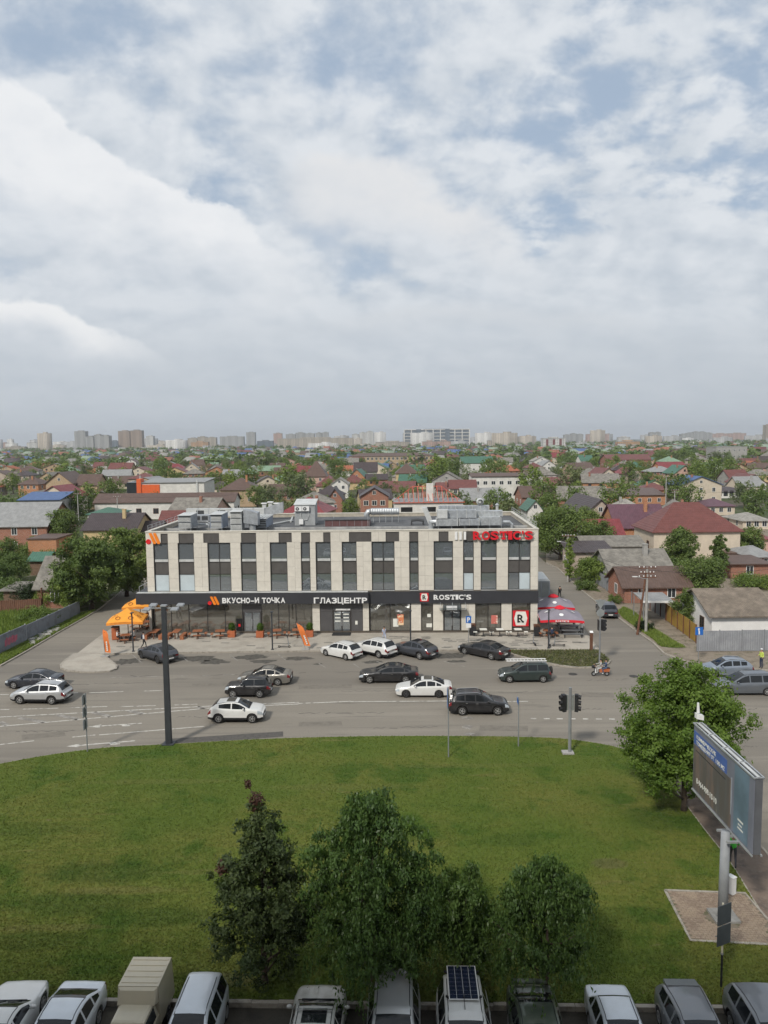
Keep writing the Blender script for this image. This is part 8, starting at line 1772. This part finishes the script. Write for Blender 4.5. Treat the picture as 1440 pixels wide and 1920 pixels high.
for key_, nm_ in (('beige', 'cream'), ('white', 'white'), ('grey', 'grey')):
    V = []; T_ = []
    for k in range(40):
        Yb = rt.uniform(1700, 4300); wb = rt.uniform(18, 75); dpb = rt.uniform(12, 18); hb = rt.choice([9, 12, 15, 15, 18, 27, 27, 36, 45]) * rt.uniform(.85, 1.1); Xb = rt.uniform(-.56, .56) * Yb; b0 = len(V)
        V += [(Xb + x * wb / 2, Yb + y * dpb, z * hb) for z in (0, 1) for x, y in ((-1, 0), (1, 0), (1, 1), (-1, 1))]; V += [(Xb + x * wb * .16 + wb * .1, Yb + 3 + y * 6, hb + z * 3) for z in (0, 1) for x, y in ((-1, 0), (1, 0), (1, 1), (-1, 1))]
        for o_ in (0, 8): T_ += [[b0 + o_ + i_ for i_ in f] for f in ((0, 1, 5, 4), (1, 2, 6, 5), (2, 3, 7, 6), (3, 0, 4, 7), (4, 5, 6, 7))]
    o = link('distant_blocks', npmesh('distant_blocks', np.array(V), np.array(T_), FC[key_])); o['kind'] = 'stuff'; o['label'] = 'scattered %s far blocks along the horizon' % nm_
def tower(label, u0, u1, vt, d, key, dp=18, step=None, cat='apartment block', parts=None, group='far apartment blocks on the skyline'):
    hz = lambda u: 826 - (u - 720) * RHO; a, c = PY(u0, hz(u0), d), PY(u1, hz(u1), d); w = c.x - a.x; zt = PY((u0 + u1) / 2, vt, d).z
    t = thing('apartment_block', label, cat, ((a.x + c.x) / 2, d, 0), 0, group); n = step or 1
    for k in range(n):
        h = zt * (1 - .10 * abs(k - (n - 1) * .6)) if n > 1 else zt
        MB().box(-w / 2 + w * k / n + (.4 if k else 0), -w / 2 + w * (k + 1) / n - .4, (k % 2) * 3.0, dp, 0, h).build('tower', FC[key], t)
        MB().box(-w / 2 + w * (k + .3) / n, -w / 2 + w * (k + .7) / n, 3.5, dp - 3, h + .01, h + 3).build('roof_box', FC[key], t); MB().box(-w / 2 + w * k / n - .2 + (.6 if k else 0), -w / 2 + w * (k + 1) / n - .2, (k % 2) * 3.0 - .5, dp + .5, h + .005, h + .8).build('parapet', W_['grey'], t)
    if parts: parts(t, w, zt, dp)
    return t
for a in [('slim grey tower, leftmost of the tall left group', 140, 161, 809, 2300, 'grey', 24, 1), ('wide grey tower block right of the slim grey tower', 161, 205, 815, 2250, 'grey', 24, 3), ('tall brown twin tower in the left skyline', 222, 266, 806, 2300, 'brown', 26, 2), ('small white tower right of the brown twin tower', 274, 288, 818, 2500, 'white', 20, 1), ('white glass block between the left towers', 206, 221, 827, 2500, 'glass', 20, 1), ('stepped beige block left of the orange block', 352, 405, 819, 2500, 'beige', 24, 3), ('low orange brick block on the left skyline', 358, 390, 829, 2000, 'orange', 20, 1), ('wide ribbed grey block with even roof', 412, 457, 819, 2400, 'grey', 22, 1), ('slim pale tower near the middle left', 462, 479, 811, 2600, 'grey', 20, 1), ('low block with glass front below the slim pale tower', 482, 512, 827, 2100, 'glass', 20, 1), ('plain beige tower left of the long panel block', 513, 529, 813, 2500, 'pink', 18, 1), ('grey tower cluster behind the long panel block, left part', 536, 590, 811, 2800, 'grey', 24, 3), ('grey tower pair behind the long panel block, right part', 592, 616, 810, 2800, 'grey', 24, 2), ('long pale panel block of nine storeys', 520, 663, 822, 1900, 'beige', 14, 1), ('white stepped block rising to the right', 660, 714, 809, 2500, 'white', 20, 4), ('low pale block left of the glass complex', 704, 768, 829, 1800, 'beige', 16, 1), ('pink and cream block below the glass complex', 792, 846, 827, 1750, 'pink', 16, 2), ('cream block right of the glass complex', 915, 972, 825, 1900, 'beige', 18, 2), ('long beige block beyond the cream block', 940, 1006, 818, 2700, 'beige', 18, 2), ('grey tower cluster at the right of the striped block', 1058, 1094, 813, 3000, 'grey', 22, 3), ('pinkish distant slab on the right skyline', 1100, 1142, 814, 3100, 'pink', 20, 1), ('white apartment block over the orange roofs at right', 1160, 1182, 820, 2000, 'white', 18, 1), ('low orange block on the right skyline', 1158, 1200, 828, 1500, 'orange', 16, 1), ('distant grey block with a dark top at right', 1218, 1240, 810, 3100, 'grey', 20, 2), ('far purple grey skyline cluster at right', 1277, 1336, 809, 3300, 'grey', 24, 5), ('long far pale slab at the right', 1336, 1400, 812, 3400, 'pink', 20, 2), ('tall pale tower cut by the right picture edge', 1436, 1452, 797, 2000, 'beige', 18, 1), ('low white block far left', 50, 70, 830, 2600, 'white', 18, 1), ('small beige block at the far left edge', 0, 14, 831, 2700, 'pink', 18, 1), ('long low pale slab at far left', 8, 46, 838, 2100, 'beige', 18, 1), ('low white mall block right of the slim tower', 290, 350, 834, 2200, 'grey', 22, 1)]: tower(a[0], a[1], a[2], a[3], a[4], a[5], a[6], a[7])
def grid_parts(t, w, zt, dp):
    n = 9
    for k in range(n + 1):
        x = -w / 2 + w * k / n; 
        if k not in (2, 6): MB().box(x - 1.3, x + 1.3, -2.2, -.05, 0, zt + 2).build('white_pier', W_['white'], t)
    for z in np.linspace(zt * .25, zt + 1, 5): MB().box(-w / 2, w / 2, -1.8, -.06, z - .9, z + .9).build('white_band', W_['white'], t)
    for k in (2, 6): MB().box(-w / 2 + w * (k - .35) / n, -w / 2 + w * (k + .3) / n, -2.6, -2.21, 0, zt + 2.3).build('dark_recess', FC['glass'], t)
tower('huge grey glass complex with a white frame grid', 758, 880, 806, 2300, 'glass', 30, 1, parts=grid_parts)
def stripes(t, w, zt, dp):
    for k in range(1, 7, 2): MB().box(-w / 2 + w * (k + .1) / 7, -w / 2 + w * (k + .75) / 7, -.6, -.05, 2, zt - 1.5).build('maroon_stripe', mat('maroon panel', (.16, .05, .05), .6), t)
tower('white block with maroon vertical stripes', 1017, 1061, 822, 1500, 'white', 16, 1, parts=stripes)
# ------------------------------------------------------------------ fences and poles near the lanes
def fence(name, label, a, c, h, pw, m, pm, z0=.09, group=None, thick=.04, proud=.05, cat='fence'):
    a, c = Vector((a.x, a.y, 0)), Vector((c.x, c.y, 0)); L = (c - a).length; yw = math.atan2(c.y - a.y, c.x - a.x); t = thing(name, label, cat, (a.x, a.y, z0), yw, group); n = max(1, round(L / pw)); s_ = L / n; r = random.Random(int(L * 10))
    for k in range(n):
        MB().box(k * s_ + .02, (k + 1) * s_ - .02, -thick / 2, thick / 2, .06, h + r.uniform(-.03, .03)).build('panel', m, t)
    for k in range(n + 1): MB().box(k * s_ - .04, k * s_ + .04, thick / 2 + .002, thick / 2 + .09, 0, h + .05).build('post', pm, t)
    return t
S_grey = ribbed('grey fence sheet', (.30, .31, .33), .22, 'X', .5, .15, .4); S_dgrey = ribbed('worn grey fence sheet', (.22, .22, .22), .2, 'X', .7, .1, .5); S_yel = ribbed('ochre fence sheet', (.37, .235, .055), .22, 'X', .6, .1, .4); S_grn = ribbed('green fence sheet', (.06, .20, .12), .22, 'X', .5, .1, .4); S_brn = ribbed('rusty brown fence sheet', (.165, .085, .055), .22, 'X', .7, .1, .45)
M_conc2 = groundmat('painted concrete fence', [((.20, .22, .25),), ((.15, .16, .18), .8, .45, .65, 5), ((.27, .285, .30), 3, .55, .7, 5, .6)], bump=.2)
zf = lambda u, v, zz_=.09: G(u, v, zz_)
fence('fence', 'plain grey metal fence in front of the white cottage', zf(1307, 1222), zf(1475, 1220.5), 2.1, 2.4, S_grey, M_gpole)
fence('fence', 'ochre yellow sheet metal fence beside the footpath', zf(1306, 1206), zf(1250, 1164), 1.9, 1.9, S_yel, M_woodD)
fence('fence', 'weathered grey sheet fence between ochre and green fences', zf(1249, 1163), zf(1202, 1132), 1.9, 1.9, S_dgrey, M_woodD)
fence('fence', 'short green metal fence by the brick cottage', zf(1185, 1131), zf(1167.5, 1127), 2.0, 1.6, S_grn, M_gpole)
fence('fence', 'long grey sheet fence along the gardens', zf(1167, 1126), zf(1098, 1081), 1.9, 2.2, S_grey, M_gpole)
fence('fence', 'rusty brown sheet fence in the left gardens', zf(-20, 1156), zf(78, 1151), 1.9, 1.5, S_brn, M_woodD)
cf = fence('concrete_fence', 'grey painted concrete fence along the lane with pink graffiti', zf(-10, 1232), zf(50, 1203), 1.9, 2.6, M_conc2, M_concrete, thick=.1)
fence('concrete_fence', 'grey painted concrete fence continuing up the lane in the bushes', zf(50, 1202), zf(150, 1152), 1.7, 2.6, M_conc2, M_concrete, thick=.1)
M_graf = mat('pink graffiti', (.50, .10, .16), .7, 0, .2, 3)
cl = (zf(50, 1203) - zf(-10, 1232)).length
r = random.Random(4)
for k in range(9): MB().plate([(cl * .30 + k * .26, .55 + r.uniform(0, .2)), (cl * .30 + k * .26 + .16, .5 + r.uniform(0, .2)), (cl * .30 + k * .26 + .24, 1.1 + r.uniform(0, .3)), (cl * .30 + k * .26 + .06, 1.2 + r.uniform(0, .3))], -.058, -.052).build('graffiti_stroke', M_graf, cf)
t = thing('rubble_heap', 'heap of broken concrete beside the lane kerb', 'rubble', (0, 0, 0))
b = MB()
for k in range(70):
    f = r.random(); p = G(55 + 55 * f + r.uniform(-4, 4), 1206 - 28 * f + r.uniform(-3, 4), .1); s_ = r.uniform(.08, .3); q_ = Matrix.Rotation(r.uniform(0, 3), 3, 'Z') @ Matrix.Rotation(r.uniform(-.5, .5), 3, 'X'); cc = [Vector((x * s_, y * s_ * .8, z * s_ * .5)) for x, y, z in ((-1, -1, -1), (1, -1, -1), (1, 1, -1), (-1, 1, -1), (-.8, -1, 1), (1, -.7, 1), (.8, 1, 1), (-1, .9, 1))]; b.hexa([Vector((p.x, p.y, .12 + s_ * .2)) + q_ @ v for v in cc])
o = b.build('rubble', M_concrete, t); o['kind'] = 'stuff'
for nm, poly, n, sd_, lab in [('verge_grass', PX((0, 1248), (45, 1223), (120, 1180), (180, 1146), (150, 1152), (50, 1204), (0, 1230)), 16000, 61, 'rough grass growing along the lane fence'), ('verge_grass', PX((1166, 1158), (1192, 1178), (1224, 1200), (1240, 1214), (1285, 1216), (1262, 1203), (1225, 1180), (1190, 1150), (1170, 1140), (1158, 1148)), 12000, 62, 'sunlit grass of the side street strip'), ('verge_grass', PX((0, 1200), (50, 1198), (100, 1160), (60, 1155), (0, 1158)), 14000, 63, 'tall green weeds behind the concrete fence')]:
    o = blades(nm, poly, n, .09, L_fresh, (.08, .3) if sd_ != 63 else (.3, 1.1), .04 if sd_ != 63 else .09, sd_, lean=.1); o['label'] = lab
def utility_pole(label, u, v, vt, arms=(.25, .85), strut=False, m=None, z0=.09, lamp=False):
    p = G(u, v, z0); zt = PY(u, vt, p.y).z - z0; t = thing('utility_pole', label, 'pole', (p.x, p.y, z0), 0, 'utility poles of the streets'); MB().tube([(0, 0, -.2), (0, 0, zt)], [.16, .11], 10).build('pole', m or M_concrete, t)
    for k, a in enumerate(arms):
        w = [.95, .75][k % 2]; ar = MB().bar((-w, -.1, zt - a), (w, -.1, zt - a), .09).build('crossarm', M_woodD, t)
        for x in (-w * .9, -w * .4, w * .4, w * .9): MB().lathe([(.04, 0), (.06, .05), (.045, .14), (.02, .16)], 8, (x, -.1, zt - a + .05)).build('insulator', M_white, ar)
    if strut: MB().tube([(-1.1, -.5, -.2), (-.1, 0, zt - .7)], [.13, .1], 8).build('strut', M_woodD, t)
    if lamp: MB().bar((0, -.1, zt - 1.3), (-1.2, -.3, zt - 1.0), .05).build('lamp_arm', M_steel, t); MB().hexa([(-1.7, -.45, zt - 1.0), (-1.1, -.3, zt - 1.05), (-1.1, -.2, zt - 1.05), (-1.7, -.32, zt - 1.0), (-1.7, -.45, zt - .92), (-1.1, -.3, zt - .95), (-1.1, -.2, zt - .95), (-1.7, -.32, zt - .92)]).build('lamp_head', M_white, t)
    return t, p + Vector((0, 0, zt))
q1 = utility_pole('braced utility pole with crossarms and a street lamp on the verge', 1211, 1186, 1063, (.1, .65, 1.1), True, None, .09, True)
q2 = utility_pole('slim utility pole by the columnar cypress', 1064.5, 1090, 1002, (.2,), False, None, .09, True)
q3 = utility_pole('leaning wooden pole with a small sign by the left gardens', 80, 1150, 1102, (), False, M_woodD)
q4 = utility_pole('grey pole beside the motel end', 222, 988, 930, (.2,), z0=0); q5 = utility_pole('grey pole among the trees left of the motel', 148, 985, 924, (.3,), z0=0)
q6 = utility_pole('utility pole right of the gardens by the bungalow', 1264, 975, 918, (.2, .8), z0=0); q7 = utility_pole('grey pole behind the red umbrellas far down the street', 1248, 955, 893, (.2,), z0=0)
for lab, A_, B_, dz in [('overhead cable between the braced pole and the cypress pole', q1[1], q2[1], -.3), ('lower overhead cable between the braced pole and the cypress pole', q1[1], q2[1], -.75), ('overhead cable from the braced pole out to the right', q1[1], Vector((48, 79, 9.0)), -.3), ('overhead cable running back from the cypress pole', q2[1], Vector((33, 190, 8.2)), -.3), ('overhead cable between the two poles left of the motel', q5[1], q4[1], -.2), ('overhead cable from the motel pole across behind the shops', q4[1], Vector((-20, 205, 9)), -.2), ('overhead cable between the bungalow pole and the street pole', q7[1], q6[1], -.25), ('overhead cable from the bungalow pole to the right edge', q6[1], Vector((110, 190, 9)), -.25)]:
    A2, B2 = A_ + Vector((0, -.1, dz)), B_ + Vector((0, -.1, dz)); pts = [A2.lerp(B2, k / 12) + Vector((0, 0, -1.0 * 4 * (k / 12) * (1 - k / 12))) for k in range(13)]
    tag(MB().tube(pts, .018, 5).build('overhead_cable', M_trim), lab, 'cable', 'overhead cables')
# carport by the ochre fence
p = G(1243, 1176, .09); t = thing('carport', 'white framed carport with a flat sheet roof behind the fence', 'carport', (p.x, p.y + 1.5, .09), rad(-2))
MB().hexa([(-1.7, 0, 2.5), (1.7, 0, 2.5), (1.7, 4, 2.7), (-1.7, 4, 2.7), (-1.7, 0, 2.62), (1.7, 0, 2.62), (1.7, 4, 2.82), (-1.7, 4, 2.82)]).build('roof', R_['grey'], t); MB().box(-1.75, 1.75, -.06, -.005, 2.42, 2.66).build('fascia', M_white, t)
for x in (-1.6, 1.6):
    for y in (.1, 3.9): MB().bar((x, y, 0), (x, y, 2.5), .09).build('post', M_gpole, t)
# ------------------------------------------------------------------ air
m = bpy.data.materials.new('haze air'); m.use_nodes = True; m.node_tree.nodes.clear()
pv = m.node_tree.nodes.new('ShaderNodeVolumePrincipled'); pv.inputs['Color'].default_value = (.86, .90, .95, 1); pv.inputs['Density'].default_value = HAZE; pv.inputs['Anisotropy'].default_value = .2
oo = m.node_tree.nodes.new('ShaderNodeOutputMaterial'); m.node_tree.links.new(pv.outputs[0], oo.inputs['Volume'])
hz_ = MB().box(-6600, 6600, -330, 9600, -1.2, 140).build('haze', m); hz_['kind'] = 'stuff'; hz_['label'] = 'thin pale haze over the town'
